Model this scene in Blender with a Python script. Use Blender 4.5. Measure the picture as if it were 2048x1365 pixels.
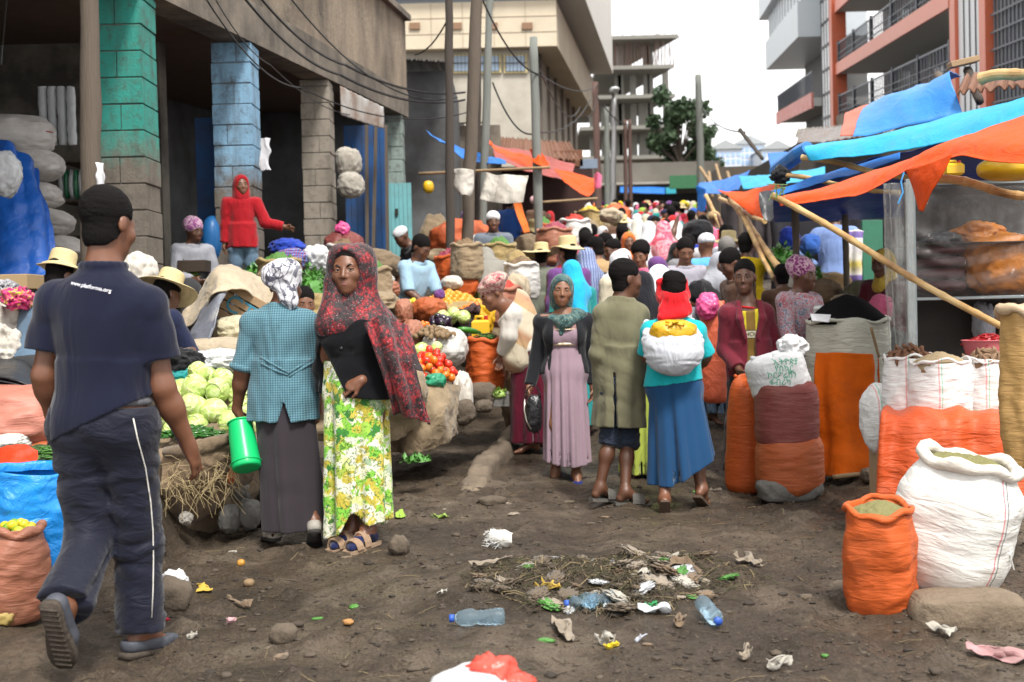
import bpy,math,random
import numpy as np
from mathutils import Vector,Matrix
for o in list(bpy.data.objects):bpy.data.objects.remove(o)
SC=bpy.context.scene
COL=SC.collection
R=math.radians
# ------------------------------------------------------------------ camera
F_PX,PITCH,ROLL,CAM_Z=2500.0,math.atan(62/2500.0),R(1.4),1.30
_F=Vector((0,math.cos(PITCH),-math.sin(PITCH)))
_U0=Vector((0,math.sin(PITCH),math.cos(PITCH)))
_R0=Vector((1,0,0))
_Rt=_R0*math.cos(ROLL)-_U0*math.sin(ROLL)
_Up=_U0*math.cos(ROLL)+_R0*math.sin(ROLL)
CAM=Vector((0,0,CAM_Z))
cd=bpy.data.cameras.new('camera');cam=bpy.data.objects.new('camera',cd);COL.objects.link(cam)
m=Matrix((_Rt,_Up,-_F)).transposed().to_4x4();m.translation=CAM
cam.matrix_world=m
cd.sensor_width=36;cd.lens=36*F_PX/2048;cd.clip_start=0.1;cd.clip_end=3000
cd.dof.use_dof=True;cd.dof.focus_distance=6.6;cd.dof.aperture_fstop=3.3
SC.camera=cam
# ------------------------------------------------------------------ sky and sun (bright overcast)
SUN_EL,SUN_AZ=R(56),R(158)
W=bpy.data.worlds.new('World');SC.world=W;W.use_nodes=True
nt=W.node_tree;nt.nodes.clear()
sky=nt.nodes.new('ShaderNodeTexSky');sky.sky_type='NISHITA';sky.sun_disc=False
sky.sun_elevation=SUN_EL;sky.sun_rotation=SUN_AZ
tc=nt.nodes.new('ShaderNodeTexCoord')
ns=nt.nodes.new('ShaderNodeTexNoise');ns.inputs['Scale'].default_value=2.2;ns.inputs['Detail'].default_value=6
rp=nt.nodes.new('ShaderNodeValToRGB')
rp.color_ramp.elements[0].position=.30;rp.color_ramp.elements[0].color=(.80,.80,.80,1)
rp.color_ramp.elements[1].position=.55;rp.color_ramp.elements[1].color=(1,1,1,1)
mx=nt.nodes.new('ShaderNodeMix');mx.data_type='RGBA'
mx.inputs['B'].default_value=(12.0,11.8,11.6,1)
bg=nt.nodes.new('ShaderNodeBackground');bg.inputs['Strength'].default_value=.105
wo=nt.nodes.new('ShaderNodeOutputWorld')
L=nt.links.new
L(tc.outputs['Generated'],ns.inputs['Vector']);L(ns.outputs['Fac'],rp.inputs['Fac'])
L(rp.outputs['Color'],mx.inputs['Factor']);L(sky.outputs['Color'],mx.inputs['A'])
L(mx.outputs['Result'],bg.inputs['Color']);L(bg.outputs['Background'],wo.inputs['Surface'])
sl=bpy.data.lights.new('sun','SUN');sl.energy=3.4;sl.angle=R(12);sl.color=(1,.96,.9)
so=bpy.data.objects.new('sun',sl);COL.objects.link(so)
sd=Vector((math.sin(SUN_AZ)*math.cos(SUN_EL),math.cos(SUN_AZ)*math.cos(SUN_EL),math.sin(SUN_EL)))
so.rotation_euler=sd.to_track_quat('Z','Y').to_euler();so.location=sd*60
SC.view_settings.view_transform='Standard';SC.view_settings.look='None'
SC.view_settings.exposure=0.66;SC.view_settings.gamma=1
SC.render.engine='CYCLES'
SC.cycles.use_denoising=True;SC.cycles.max_bounces=8;SC.cycles.transparent_max_bounces=12
SC.cycles.use_adaptive_sampling=True;SC.cycles.adaptive_threshold=0.02
# ------------------------------------------------------------------ pixels of the 2048 x 1365 photograph -> world
def P(x,y,d):
 v=_F+_Rt*((x-1024)/F_PX)+_Up*((682.5-y)/F_PX)
 return CAM+v*(d/v.y)
def sst(a,b,x):
 t=np.clip((np.asarray(x,float)-a)/(b-a),0,1);return t*t*(3-2*t)
def rise(Y):
 t=np.asarray(Y,float)-8.5
 return np.where(t<0,0,np.where(t<3,.1*t*t/6,.1*(t-1.5)))
def bank_edge(Y):return-1.78+.15*(np.asarray(Y,float)-7.5)
def gz(X,Y):
 X=np.asarray(X,float);Y=np.asarray(Y,float)
 e=bank_edge(Y)-X
 b=.40*sst(0,.28,e)+.35*sst(.3,2.2,e)
 b=b*sst(4.6,6.4,Y)*(1-sst(26,34,Y))
 r=.16*sst(0,.5,X-(1.75+.16*(Y-5.5)))*sst(5.2,6.4,Y)
 return rise(Y)+b+r
def G(x,y,lift=0.0):
 """point of the ground seen at pixel x, y"""
 lo,hi=2.5,2.5
 while hi<120:
  p=P(x,y,hi)
  if p.z<=float(gz(p.x,p.y)):break
  lo=hi;hi+=.15
 for _ in range(24):
  md=(lo+hi)/2;p=P(x,y,md)
  if p.z<=float(gz(p.x,p.y)):hi=md
  else:lo=md
 p=P(x,y,hi);return Vector((p.x,p.y,p.z+lift))
def by_head(x,y,H,dmin=7.0):
 """ground point on which somebody of height H stands whose head top is at pixel x, y"""
 d=dmin;prev=None
 while d<75:
  p=P(x,y,d);e=p.z-float(gz(p.x,p.y))-H
  if prev is not None and prev*e<=0:break
  prev=e;d+=.05
 p=P(x,y,d);return Vector((p.x,p.y,float(gz(p.x,p.y))))
def pxm(d):return F_PX/d
# ------------------------------------------------------------------ numeric noise
def _hash(i,j,k,s):
 h=(i*374761393+j*668265263+k*1274126177+s*974711)&0xffffffff
 h=((h^(h>>13))*1274126177)&0xffffffff
 return((h^(h>>16))&0xffff)/65535.0*2-1
def vnoise(p,s=0):
 p=np.asarray(p,float);f=np.floor(p).astype(np.int64);t=p-f;t=t*t*(3-2*t)
 x,y,z=f[:,0],f[:,1],f[:,2];r=0
 for a in(0,1):
  for b in(0,1):
   for c in(0,1):
    w=(t[:,0]if a else 1-t[:,0])*(t[:,1]if b else 1-t[:,1])*(t[:,2]if c else 1-t[:,2])
    r=r+w*_hash(x+a,y+b,z+c,s)
 return r
def fbm(p,o=4,s=0):
 r=0;a=1.0;p=np.asarray(p,float)
 for i in range(o):
  r=r+a*vnoise(p,s+i*17);p=p*2.03+5.1;a*=.5
 return r
 # ------------------------------------------------------------------ objects
def tag(o,label=None,cat=None,group=None,kind=None):
 if label:o['label']=label
 if cat:o['category']=cat
 if group:o['group']=group
 if kind:o['kind']=kind
 return o
def thing(name,label,cat,loc=(0,0,0),group=None,rz=0):
 o=bpy.data.objects.new(name,None);COL.objects.link(o);o.empty_display_size=.1
 o.location=loc;o.rotation_euler=(0,0,rz)
 return tag(o,label,cat,group)
def mesh(name,v,faces,smooth=True,mats=None,midx=None):
 """faces: an int array (n,3|4) or a list of index lists"""
 me=bpy.data.meshes.new(name);v=np.asarray(v,np.float32)
 if isinstance(faces,np.ndarray):
  n,k=faces.shape
  me.vertices.add(len(v));me.vertices.foreach_set('co',v.ravel())
  me.loops.add(n*k);me.loops.foreach_set('vertex_index',faces.astype(np.int32).ravel())
  me.polygons.add(n);me.polygons.foreach_set('loop_start',np.arange(0,n*k,k,dtype=np.int32))
  me.update(calc_edges=True)
 else:
  me.from_pydata([tuple(map(float,q))for q in v],[],faces);me.update()
 if smooth:me.polygons.foreach_set('use_smooth',np.ones(len(me.polygons),bool))
 if midx is not None:me.polygons.foreach_set('material_index',np.asarray(midx,np.int32))
 return me
def obj(name,me,mats,parent=None,world=True):
 """link a mesh; with a parent its coordinates are world ones unless world=False"""
 o=bpy.data.objects.new(name,me);COL.objects.link(o)
 if not isinstance(mats,(list,tuple)):mats=[mats]
 if len(me.materials)==0:
  for q in mats:me.materials.append(q)
 if parent is not None:
  o.parent=parent
  if world:
   off=Vector((0,0,0));q=parent
   while q is not None:off+=q.location;q=q.parent
   o.location=-off
 return o
class MB:
 """collects simple solids into one mesh"""
 def __init__(s):s.v=[];s.f=[];s.m=[]
 def add(s,v,f,m=0):
  b=len(s.v);s.v+=[tuple(q)for q in v];s.f+=[[i+b for i in q]for q in f];s.m+=[m]*len(f);return s
 def box(s,lo,hi,m=0,M4=None,bev=0):
  x0,y0,z0=lo;x1,y1,z1=hi
  if bev:
   v=[];b=bev
   for z,i in((z0,b),(z0+b,0),(z1-b,0),(z1,b)):
    v+=[(x0+i,y0+i,z),(x1-i,y0+i,z),(x1-i,y1-i,z),(x0+i,y1-i,z)]
   f=[[3,2,1,0],[12,13,14,15]]
   for k in range(3):
    for j in range(4):f.append([k*4+j,k*4+(j+1)%4,k*4+4+(j+1)%4,k*4+4+j])
  else:
   v=[(x0,y0,z0),(x1,y0,z0),(x1,y1,z0),(x0,y1,z0),(x0,y0,z1),(x1,y0,z1),(x1,y1,z1),(x0,y1,z1)]
   f=[[3,2,1,0],[4,5,6,7],[0,1,5,4],[1,2,6,5],[2,3,7,6],[3,0,4,7]]
  if M4 is not None:v=[tuple(M4@Vector(q))for q in v]
  return s.add(v,f,m)
 def prism(s,poly,a,b,m=0):
  """poly: list of world points; extruded by the vector b-a"""
  e=Vector(b)-Vector(a);n=len(poly)
  v=[Vector(q)for q in poly]+[Vector(q)+e for q in poly]
  f=[list(range(n))[::-1],list(range(n,2*n))]+[[i,(i+1)%n,n+(i+1)%n,n+i]for i in range(n)]
  return s.add(v,f,m)
 def bar(s,a,b,r,r2=None,n=8,m=0,jit=0,seg=1,seed=0):
  a=Vector(a);b=Vector(b);r2=r if r2 is None else r2
  d=(b-a).normalized();u=d.orthogonal().normalized();w=d.cross(u);rg=random.Random(seed)
  v=[]
  for k in range(seg+1):
   t=k/seg;c=a.lerp(b,t);rr=r+(r2-r)*t
   if jit and 0<k<seg:c=c+u*rg.uniform(-jit,jit)+w*rg.uniform(-jit,jit)
   rr*=1+(rg.uniform(-.08,.08)if jit else 0)
   v+=[c+(u*math.cos(2*math.pi*i/n)+w*math.sin(2*math.pi*i/n))*rr for i in range(n)]
  f=[list(range(n))[::-1],list(range(seg*n,seg*n+n))]
  for k in range(seg):f+=[[k*n+i,k*n+(i+1)%n,(k+1)*n+(i+1)%n,(k+1)*n+i]for i in range(n)]
  return s.add(v,f,m)
 def tube(s,pts,r,n=6,m=0):
  pts=[Vector(q)for q in pts];v=[];u=None;N=len(pts)
  for k,c in enumerate(pts):
   d=(pts[min(k+1,N-1)]-pts[max(k-1,0)]).normalized()
   u=d.orthogonal()if u is None else u-d*u.dot(d)
   u.normalize();w=d.cross(u);rr=r[k]if isinstance(r,(list,tuple))else r
   v+=[c+(u*math.cos(2*math.pi*i/n)+w*math.sin(2*math.pi*i/n))*rr for i in range(n)]
  f=[list(range(n))[::-1],list(range((N-1)*n,N*n))]
  for k in range(N-1):f+=[[k*n+i,k*n+(i+1)%n,(k+1)*n+(i+1)%n,(k+1)*n+i]for i in range(n)]
  return s.add(v,f,m)
 def mesh(s,name='mesh',smooth=False):
  me=bpy.data.meshes.new(name);me.from_pydata(s.v,[],s.f);me.update()
  me.polygons.foreach_set('material_index',np.array(s.m,np.int32))
  if smooth:me.polygons.foreach_set('use_smooth',np.ones(len(s.f),bool))
  return me
 def build(s,name,mats,parent=None,world=True,smooth=False):return obj(name,s.mesh(name,smooth),mats,parent,world)
def lathe(prof,n=40,fn=None,close=True):
 """prof: list of (r, z). fn(V, theta, t) may bend the vertices. Returns v, faces(list)"""
 prof=np.asarray(prof,float);m=len(prof);th=np.linspace(0,2*math.pi,n,endpoint=False)
 v=np.zeros((m,n,3));v[:,:,0]=prof[:,0:1]*np.cos(th);v[:,:,1]=prof[:,0:1]*np.sin(th);v[:,:,2]=prof[:,1:2]
 v=v.reshape(-1,3);TH=np.tile(th,m);T=np.repeat(np.linspace(0,1,m),n)
 if fn is not None:v=fn(v,TH,T)
 i=np.arange(m-1)[:,None]*n;j=np.arange(n)[None,:];j2=(j+1)%n
 q=np.stack([i+j,i+j2,i+n+j2,i+n+j],-1).reshape(-1,4)
 return v,q
def resample(pr,k):
 """smooth a profile of (r, z) points to about k rows"""
 pr=np.asarray(pr,float);d=np.r_[0,np.cumsum(np.linalg.norm(np.diff(pr,axis=0),axis=1))]
 return catmull(pr,d/d[-1],np.linspace(0,1,k))
def catmull(c,tk,t):
 c=np.asarray(c,float);n=len(c)
 i=np.clip(np.searchsorted(tk,t,'right')-1,0,n-2)
 u=(t-tk[i])/np.maximum(tk[i+1]-tk[i],1e-9)
 sh=(-1,)+(1,)*(c.ndim-1);u=u.reshape(sh)
 p0,p1,p2,p3=c[np.maximum(i-1,0)],c[i],c[i+1],c[np.minimum(i+2,n-1)]
 return .5*(2*p1+(p2-p0)*u+(2*p0-5*p1+4*p2-p3)*u**2+(3*p1-p0-3*p2+p3)*u**3)
def sheet(ctrl,nu,nv,amp=0,fs=4,seed=0,thick=.004,folds=None):
 """a cloth of real thickness through a grid of control points (rows x columns of world points)"""
 c=np.array([[tuple(q)for q in r]for r in ctrl],float);m,n=c.shape[:2]
 a=catmull(c,np.linspace(0,1,m),np.linspace(0,1,nu))
 b=catmull(a.transpose(1,0,2),np.linspace(0,1,n),np.linspace(0,1,nv)).transpose(1,0,2)
 gu=np.gradient(b,axis=0);gv=np.gradient(b,axis=1);N=np.cross(gu,gv)
 N/=np.maximum(np.linalg.norm(N,axis=2,keepdims=True),1e-9)
 if amp:
  q=b.reshape(-1,3)*fs
  w=fbm(q,4,seed).reshape(nu,nv)+.6*(1-np.abs(vnoise(q*1.7+3,seed+5))).reshape(nu,nv)
  b=b+N*(w*amp)[:,:,None]
 if folds is not None:
  ax,k,fa=folds
  t=np.linspace(0,1,nu if ax==0 else nv);w=np.sin(t*k*2*math.pi+1.3*np.sin(t*k*2.1))*fa
  b=b+N*(w[:,None,None]if ax==0 else w[None,:,None])
 gu=np.gradient(b,axis=0);gv=np.gradient(b,axis=1);N=np.cross(gu,gv)
 N/=np.maximum(np.linalg.norm(N,axis=2,keepdims=True),1e-9)
 t=b+N*thick/2;d=b-N*thick/2;k=nu*nv
 v=np.concatenate([t.reshape(-1,3),d.reshape(-1,3)])
 i=np.arange(nu-1)[:,None]*nv+np.arange(nv-1)[None,:]
 q=np.stack([i,i+nv,i+nv+1,i+1],-1).reshape(-1,4)
 ring=[j for j in range(nv)]+[r*nv+nv-1 for r in range(1,nu)]+[(nu-1)*nv+j for j in range(nv-2,-1,-1)]+[r*nv for r in range(nu-2,0,-1)]
 ring=np.array(ring);r2=np.roll(ring,-1)
 e=np.stack([ring,r2,r2+k,ring+k],-1)
 return v,np.concatenate([q,q[:,::-1]+k,e])
def ico(sub=2):
 import bmesh
 bm=bmesh.new();bmesh.ops.create_icosphere(bm,subdivisions=sub,radius=1)
 bm.verts.index_update();v=np.array([tuple(q.co)for q in bm.verts]);f=np.array([[q.index for q in p.verts]for p in bm.faces]);bm.free()
 return v,f
_ICO={k:ico(k)for k in(1,2,3,4,5)}
def lump(r,amp=.1,fs=2,seed=0,sub=4,sq=1.0,flat=None,ridg=0,rot=None,loc=(0,0,0)):
 """a lumpy closed body: bags, stones, heaps. sq<1 makes it boxier; flat cuts the underside at that z"""
 v,f=_ICO[sub];v=v.copy()
 if sq!=1:v=np.sign(v)*np.abs(v)**sq;v/=np.maximum(np.linalg.norm(v,axis=1,keepdims=True)**.35,1e-6)
 n=fbm(v*fs+seed*7.3,4,seed)
 if sub>3:n=n+.30*(1-2*np.abs(fbm(v*fs*[2.2,2.2,3.4]+seed*3.1,2,seed+6)))
 if ridg:n=n+ridg*(1-2*np.abs(vnoise(v*fs*1.6+9,seed+3)))
 v=v*(1+amp*n)[:,None]*np.asarray(r,float)
 if flat is not None:v[:,2]=np.where(v[:,2]<flat,flat+(v[:,2]-flat)*.06,v[:,2])
 if rot is not None:v=v@np.array(rot.to_3x3()).T
 return v+np.asarray(loc,float),f
def join(parts):
 """[(v, faces, material index)] -> v, faces (list), material indices"""
 V=[];Fc=[];Mi=[];b=0
 for v,f,k in parts:
  V.append(np.asarray(v,float));Fc+=[[int(i)+b for i in q]for q in f];Mi+=[k]*len(f);b+=len(v)
 return np.concatenate(V),Fc,Mi
def joined(name,parts,smooth=True):
 V,Fc,Mi=join(parts);return mesh(name,V,Fc,smooth,midx=Mi)
def rotz(v,a):
 c,s=math.cos(a),math.sin(a);v=np.asarray(v,float);w=v.copy()
 w[:,0]=v[:,0]*c-v[:,1]*s;w[:,1]=v[:,0]*s+v[:,1]*c;return w
def copy_tree(o,parent=None):
 c=o.copy();COL.objects.link(c)
 if parent is not None:c.parent=parent
 for ch in list(o.children):copy_tree(ch,c)
 return c
 # ------------------------------------------------------------------ materials
MC={}
def _new(name):
 q=bpy.data.materials.new(name);q.use_nodes=True;t=q.node_tree;b=t.nodes['Principled BSDF']
 return q,t,b
def C4(c,k=1):return(min(c[0]*k,1),min(c[1]*k,1),min(c[2]*k,1),1)
def node(t,ty,**k):
 n=t.nodes.new(ty)
 for a,b in k.items():
  if hasattr(n,a):setattr(n,a,b)
  else:n.inputs[a].default_value=b
 return n
def coords(t,scale=(1,1,1)):
 tc=t.nodes.new('ShaderNodeTexCoord');mp=t.nodes.new('ShaderNodeMapping');mp.inputs['Scale'].default_value=scale
 t.links.new(tc.outputs['Object'],mp.inputs['Vector']);return mp.outputs['Vector']
def noise(t,vec,scale,detail=5,rough=.6,dist=0):
 n=node(t,'ShaderNodeTexNoise',Scale=scale,Detail=detail,Roughness=rough,Distortion=dist);t.links.new(vec,n.inputs['Vector']);return n
def ramp(t,fac,stops,interp='LINEAR'):
 r=t.nodes.new('ShaderNodeValToRGB');r.color_ramp.interpolation=interp
 while len(r.color_ramp.elements)<len(stops):r.color_ramp.elements.new(.5)
 for e,(p,c)in zip(r.color_ramp.elements,stops):e.position=p;e.color=C4(c)if not isinstance(c,float)else(c,c,c,1)
 t.links.new(fac,r.inputs['Fac']);return r.outputs['Color']
def mixc(t,fac,a,b,mode='MIX'):
 n=t.nodes.new('ShaderNodeMix');n.data_type='RGBA';n.blend_type=mode
 for s,q in((n.inputs['Factor'],fac),(n.inputs['A'],a),(n.inputs['B'],b)):
  if isinstance(q,(int,float)):s.default_value=q
  elif isinstance(q,tuple):s.default_value=C4(q)
  else:t.links.new(q,s)
 return n.outputs['Result']
def mth(t,op,a,b=0.0):
 n=t.nodes.new('ShaderNodeMath');n.operation=op
 for s,q in((n.inputs[0],a),(n.inputs[1],b)):
  if isinstance(q,(int,float)):s.default_value=q
  else:t.links.new(q,s)
 return n.outputs[0]
def bump(t,b,h,strength=.4,dist=.01,prev=None):
 n=node(t,'ShaderNodeBump',Strength=strength,Distance=dist);t.links.new(h,n.inputs['Height'])
 if prev is not None:t.links.new(prev,n.inputs['Normal'])
 t.links.new(n.outputs['Normal'],b.inputs['Normal']);return n.outputs['Normal']
def mat(name,col,rough=.75,var=.18,scale=6,bmp=.35,bscale=30,bdist=.006,metal=0,spec=.35,dirt=None,dirt_amt=.45,dscale=3,stretch=(1,1,1),sheen=0):
 if name in MC:return MC[name]
 q,t,b=_new(name);v=coords(t,stretch)
 n1=noise(t,v,scale);c=mixc(t,n1.outputs['Fac'],tuple(x*(1-var)for x in col),tuple(x*(1+var)for x in col))
 if dirt:
  n3=noise(t,v,dscale,8,.65);f=ramp(t,n3.outputs['Fac'],[(.5-.25*dirt_amt,0.0),(.78-.25*dirt_amt,1.0)])
  c=mixc(t,mth(t,'MULTIPLY',f,dirt_amt*1.4),c,dirt)
 t.links.new(c,b.inputs['Base Color'])
 b.inputs['Roughness'].default_value=rough;b.inputs['Metallic'].default_value=metal
 b.inputs['Specular IOR Level'].default_value=spec
 if sheen:b.inputs['Sheen Weight'].default_value=sheen
 if bmp:
  n2=noise(t,v,bscale,6,.6);bump(t,b,n2.outputs['Fac'],bmp,bdist)
 MC[name]=q;return q
def crumple(t,b,v,k,nb=None,sc=5.5):
 n=node(t,'ShaderNodeTexNoise',Scale=sc,Detail=3.0,Roughness=.55,Distortion=.8);n.noise_type='RIDGED_MULTIFRACTAL';t.links.new(v,n.inputs['Vector']);return bump(t,b,n.outputs['Fac'],k,.03,nb)
def cloth(name,col,var=.12,wr=.5,wscale=9,rough=.85,dirt=None,dirt_amt=.3,stretch=(1,1,.45),spec=.08,sheen=.15,colnode=None,cr=0):
 """woven cloth: faint creases and a fine weave; colnode(t, v) may return a colour socket for a print"""
 if name in MC:return MC[name]
 q,t,b=_new(name);v=coords(t);vs=coords(t,stretch)
 n1=noise(t,v,5)
 if colnode:c=colnode(t,v)
 else:c=mixc(t,n1.outputs['Fac'],tuple(x*(1-var)for x in col),tuple(x*(1+var)for x in col))
 if dirt:
  n3=noise(t,v,3.5,8,.65);f=ramp(t,n3.outputs['Fac'],[(.45,0.0),(.75,1.0)])
  c=mixc(t,mth(t,'MULTIPLY',f,dirt_amt*1.5),c,dirt)
 t.links.new(c,b.inputs['Base Color']);b.inputs['Roughness'].default_value=rough
 b.inputs['Specular IOR Level'].default_value=spec;b.inputs['Sheen Weight'].default_value=sheen
 n2=noise(t,vs,wscale,3,.5,1.2);nb=bump(t,b,n2.outputs['Fac'],min(wr*1.5,1),.028)
 if cr:nb=crumple(t,b,v,cr,nb)
 n4=noise(t,v,220,2);bump(t,b,n4.outputs['Fac'],.15,.002,nb)
 MC[name]=q;return q
def sackmat(name,col,dirt=(.16,.11,.07),dirt_amt=.25,stripes=(),rough=.5,wr=.6,spec=.4):
 """woven plastic sacking: fine level creases, dirt and printed edge stripes (x of the sack's own frame, colour)"""
 if name in MC:return MC[name]
 q,t,b=_new(name);v=coords(t);vs=coords(t,(1,1,5))
 n1=noise(t,v,4);c=mixc(t,n1.outputs['Fac'],tuple(x*.86 for x in col),tuple(x*1.12 for x in col))
 sep=t.nodes.new('ShaderNodeSeparateXYZ');t.links.new(v,sep.inputs[0])
 for x,w,sc in stripes:
  f=mth(t,'LESS_THAN',mth(t,'ABSOLUTE',mth(t,'SUBTRACT',sep.outputs[0],x)),w)
  c=mixc(t,mth(t,'MULTIPLY',f,.75),c,sc)
 n3=noise(t,v,5,9,.7);f=ramp(t,n3.outputs['Fac'],[(.48,0.0),(.75,1.0)])
 c=mixc(t,mth(t,'MULTIPLY',f,dirt_amt*1.6),c,dirt)
 t.links.new(c,b.inputs['Base Color']);b.inputs['Roughness'].default_value=rough;b.inputs['Specular IOR Level'].default_value=spec
 n2=noise(t,vs,7,4,.55,.8);nb=bump(t,b,n2.outputs['Fac'],wr*.75,.02);nb=crumple(t,b,vs,.13,nb,3.0)
 wv=node(t,'ShaderNodeTexWave',Scale=55.0,Distortion=3.0,Detail=2.0);wv.bands_direction='Z';t.links.new(v,wv.inputs['Vector'])
 bump(t,b,wv.outputs['Fac'],.13,.003,nb)
 MC[name]=q;return q
def tarpmat(name,col,rough=.42,dirt=(.2,.15,.1),dirt_amt=.12,spec=.45,trans=0.0,wr=.5,var=.08):
 if name in MC:return MC[name]
 q,t,b=_new(name);v=coords(t)
 n1=noise(t,v,3);c=mixc(t,n1.outputs['Fac'],tuple(x*(1-var)for x in col),tuple(min(x*(1+var),1)for x in col))
 n3=noise(t,v,4,9,.7);f=ramp(t,n3.outputs['Fac'],[(.5,0.0),(.75,1.0)])
 c=mixc(t,mth(t,'MULTIPLY',f,dirt_amt*2),c,dirt)
 t.links.new(c,b.inputs['Base Color']);b.inputs['Roughness'].default_value=rough;b.inputs['Specular IOR Level'].default_value=spec
 n2=noise(t,v,7,5,.6,1.5);nb=bump(t,b,n2.outputs['Fac'],wr,.02);crumple(t,b,v,.35*wr,nb)
 if trans:
  tr=t.nodes.new('ShaderNodeBsdfTranslucent');t.links.new(c,tr.inputs['Color'])
  ms=node(t,'ShaderNodeMixShader',Fac=trans);out=t.nodes['Material Output']
  t.links.new(b.outputs[0],ms.inputs[1]);t.links.new(tr.outputs[0],ms.inputs[2]);t.links.new(ms.outputs[0],out.inputs['Surface'])
 MC[name]=q;return q
def text_mesh(txt,size,font=None,extrude=.001):
 cu=bpy.data.curves.new('lettering','FONT');cu.body=txt;cu.size=size;cu.extrude=extrude;cu.align_x='CENTER';cu.align_y='CENTER'
 o=bpy.data.objects.new('lettering',cu);COL.objects.link(o)
 bpy.context.view_layer.update()
 me=bpy.data.meshes.new_from_object(o.evaluated_get(bpy.context.evaluated_depsgraph_get()))
 bpy.data.objects.remove(o);return me
 # ------------------------------------------------------------------ distance fields -> one continuous surface (surface nets)
def smin(a,b,k):
 if k<=0:return np.minimum(a,b)
 h=np.maximum(k-np.abs(a-b),0)/k
 return np.minimum(a,b)-h*h*k*.25
def d_cap(p,a,b,ra,rb):
 a=np.asarray(a,np.float32);b=np.asarray(b,np.float32);ab=b-a;l=float(ab@ab)+1e-9
 t=np.clip(((p-a)@ab)/l,0,1);q=p-a-t[:,None]*ab
 return np.sqrt(np.einsum('ij,ij->i',q,q))-(ra+(rb-ra)*t)
def d_ell(p,c,Rm,r):
 q=(p-np.asarray(c,np.float32))@np.asarray(Rm,np.float32).T
 r=np.asarray(r,np.float32);a=q/r;b=a/r
 k0=np.sqrt(np.einsum('ij,ij->i',a,a));k1=np.sqrt(np.einsum('ij,ij->i',b,b))
 return k0*(k0-1)/np.maximum(k1,1e-6)
def ev(prims,p,g=0.0,k=None):
 d=None
 for q in prims:
  if q[0]=='c':e=d_cap(p,q[1],q[2],q[3]+g,q[4]+g)
  elif q[0]=='e':e=d_ell(p,q[1],q[2],np.asarray(q[3])+g)
  if q[0]=='c' and len(q)>6:
   n,o=q[6];e=np.maximum(e,(p-np.asarray(o,np.float32))@np.asarray(n,np.float32))
  if d is None:d=e
  elif q[0]=='c' or q[0]=='e':
   kk=q[5 if q[0]=='c' else 4]if k is None else k
   d=smin(d,e,kk)
 return d
def surf(f,lo,hi,h):
 """surface nets on a sparse band"""
 S=3;lo=np.asarray(lo,np.float32)-h;hi=np.asarray(hi,np.float32)+h;hc=h*S
 n=np.ceil((hi-lo)/hc).astype(int)+2
 ax=[lo[i]+hc*np.arange(n[i],dtype=np.float32)for i in range(3)]
 g=np.stack(np.meshgrid(*ax,indexing='ij'),-1).reshape(-1,3)
 cv=f(g).reshape(n)
 cells=cv[:-1,:-1,:-1];mn=np.abs(cells)
 for a in(0,1):
  for b in(0,1):
   for c in(0,1):
    mn=np.minimum(mn,np.abs(cv[a:n[0]-1+a,b:n[1]-1+b,c:n[2]-1+c]))
 act=mn<hc*1.35
 def up(x):return x.repeat(S,0).repeat(S,1).repeat(S,2)
 V=up(np.where(cells<0,-1.0,1.0).astype(np.float32));A=up(act)
 idx=np.argwhere(A);pts=lo+idx.astype(np.float32)*h
 vals=np.empty(len(pts),np.float32)
 for s in range(0,len(pts),200000):vals[s:s+200000]=f(pts[s:s+200000])
 V[A]=vals
 sg=V<0;N=V.shape
 cnt=np.zeros((N[0]-1,N[1]-1,N[2]-1),np.int8)
 for a in(0,1):
  for b in(0,1):
   for c in(0,1):cnt+=sg[a:N[0]-1+a,b:N[1]-1+b,c:N[2]-1+c]
 ci=np.argwhere((cnt>0)&(cnt<8));K=len(ci)
 cor=np.array([(a,b,c)for a in(0,1)for b in(0,1)for c in(0,1)])
 cval=np.stack([V[ci[:,0]+a,ci[:,1]+b,ci[:,2]+c]for a,b,c in cor],1)
 acc=np.zeros((K,3));num=np.zeros(K)
 for i in range(8):
  for j in range(i+1,8):
   dlt=cor[j]-cor[i]
   if np.abs(dlt).sum()!=1:continue
   a=cval[:,i];b=cval[:,j];m=(a<0)!=(b<0);t=np.where(m,a/np.where(m,a-b,1),0)
   acc+=np.where(m[:,None],cor[i]+t[:,None]*dlt,0);num+=m
 vs=lo+(ci+acc/np.maximum(num,1)[:,None])*h
 vid=-np.ones(cnt.shape,np.int64);vid[ci[:,0],ci[:,1],ci[:,2]]=np.arange(K)
 Q=[]
 for axn in range(3):
  u,w=(axn+1)%3,(axn+2)%3
  a=[slice(None)]*3;b=[slice(None)]*3;a[axn]=slice(0,N[axn]-1);b[axn]=slice(1,N[axn])
  s0=sg[tuple(a)];s1=sg[tuple(b)];e=np.argwhere(s0!=s1)
  ok=(e[:,u]>0)&(e[:,w]>0)&(e[:,u]<N[u]-1)&(e[:,w]<N[w]-1);e=e[ok]
  fl=s0[e[:,0],e[:,1],e[:,2]]
  def vv(du,dw):
   x=e.copy();x[:,u]+=du;x[:,w]+=dw;return vid[x[:,0],x[:,1],x[:,2]]
  q=np.stack([vv(-1,-1),vv(0,-1),vv(0,0),vv(-1,0)],1)
  q=np.where(fl[:,None],q,q[:,::-1]);Q.append(q)
 q=np.concatenate(Q);q=q[(q>=0).all(1)]
 return vs,q
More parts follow.
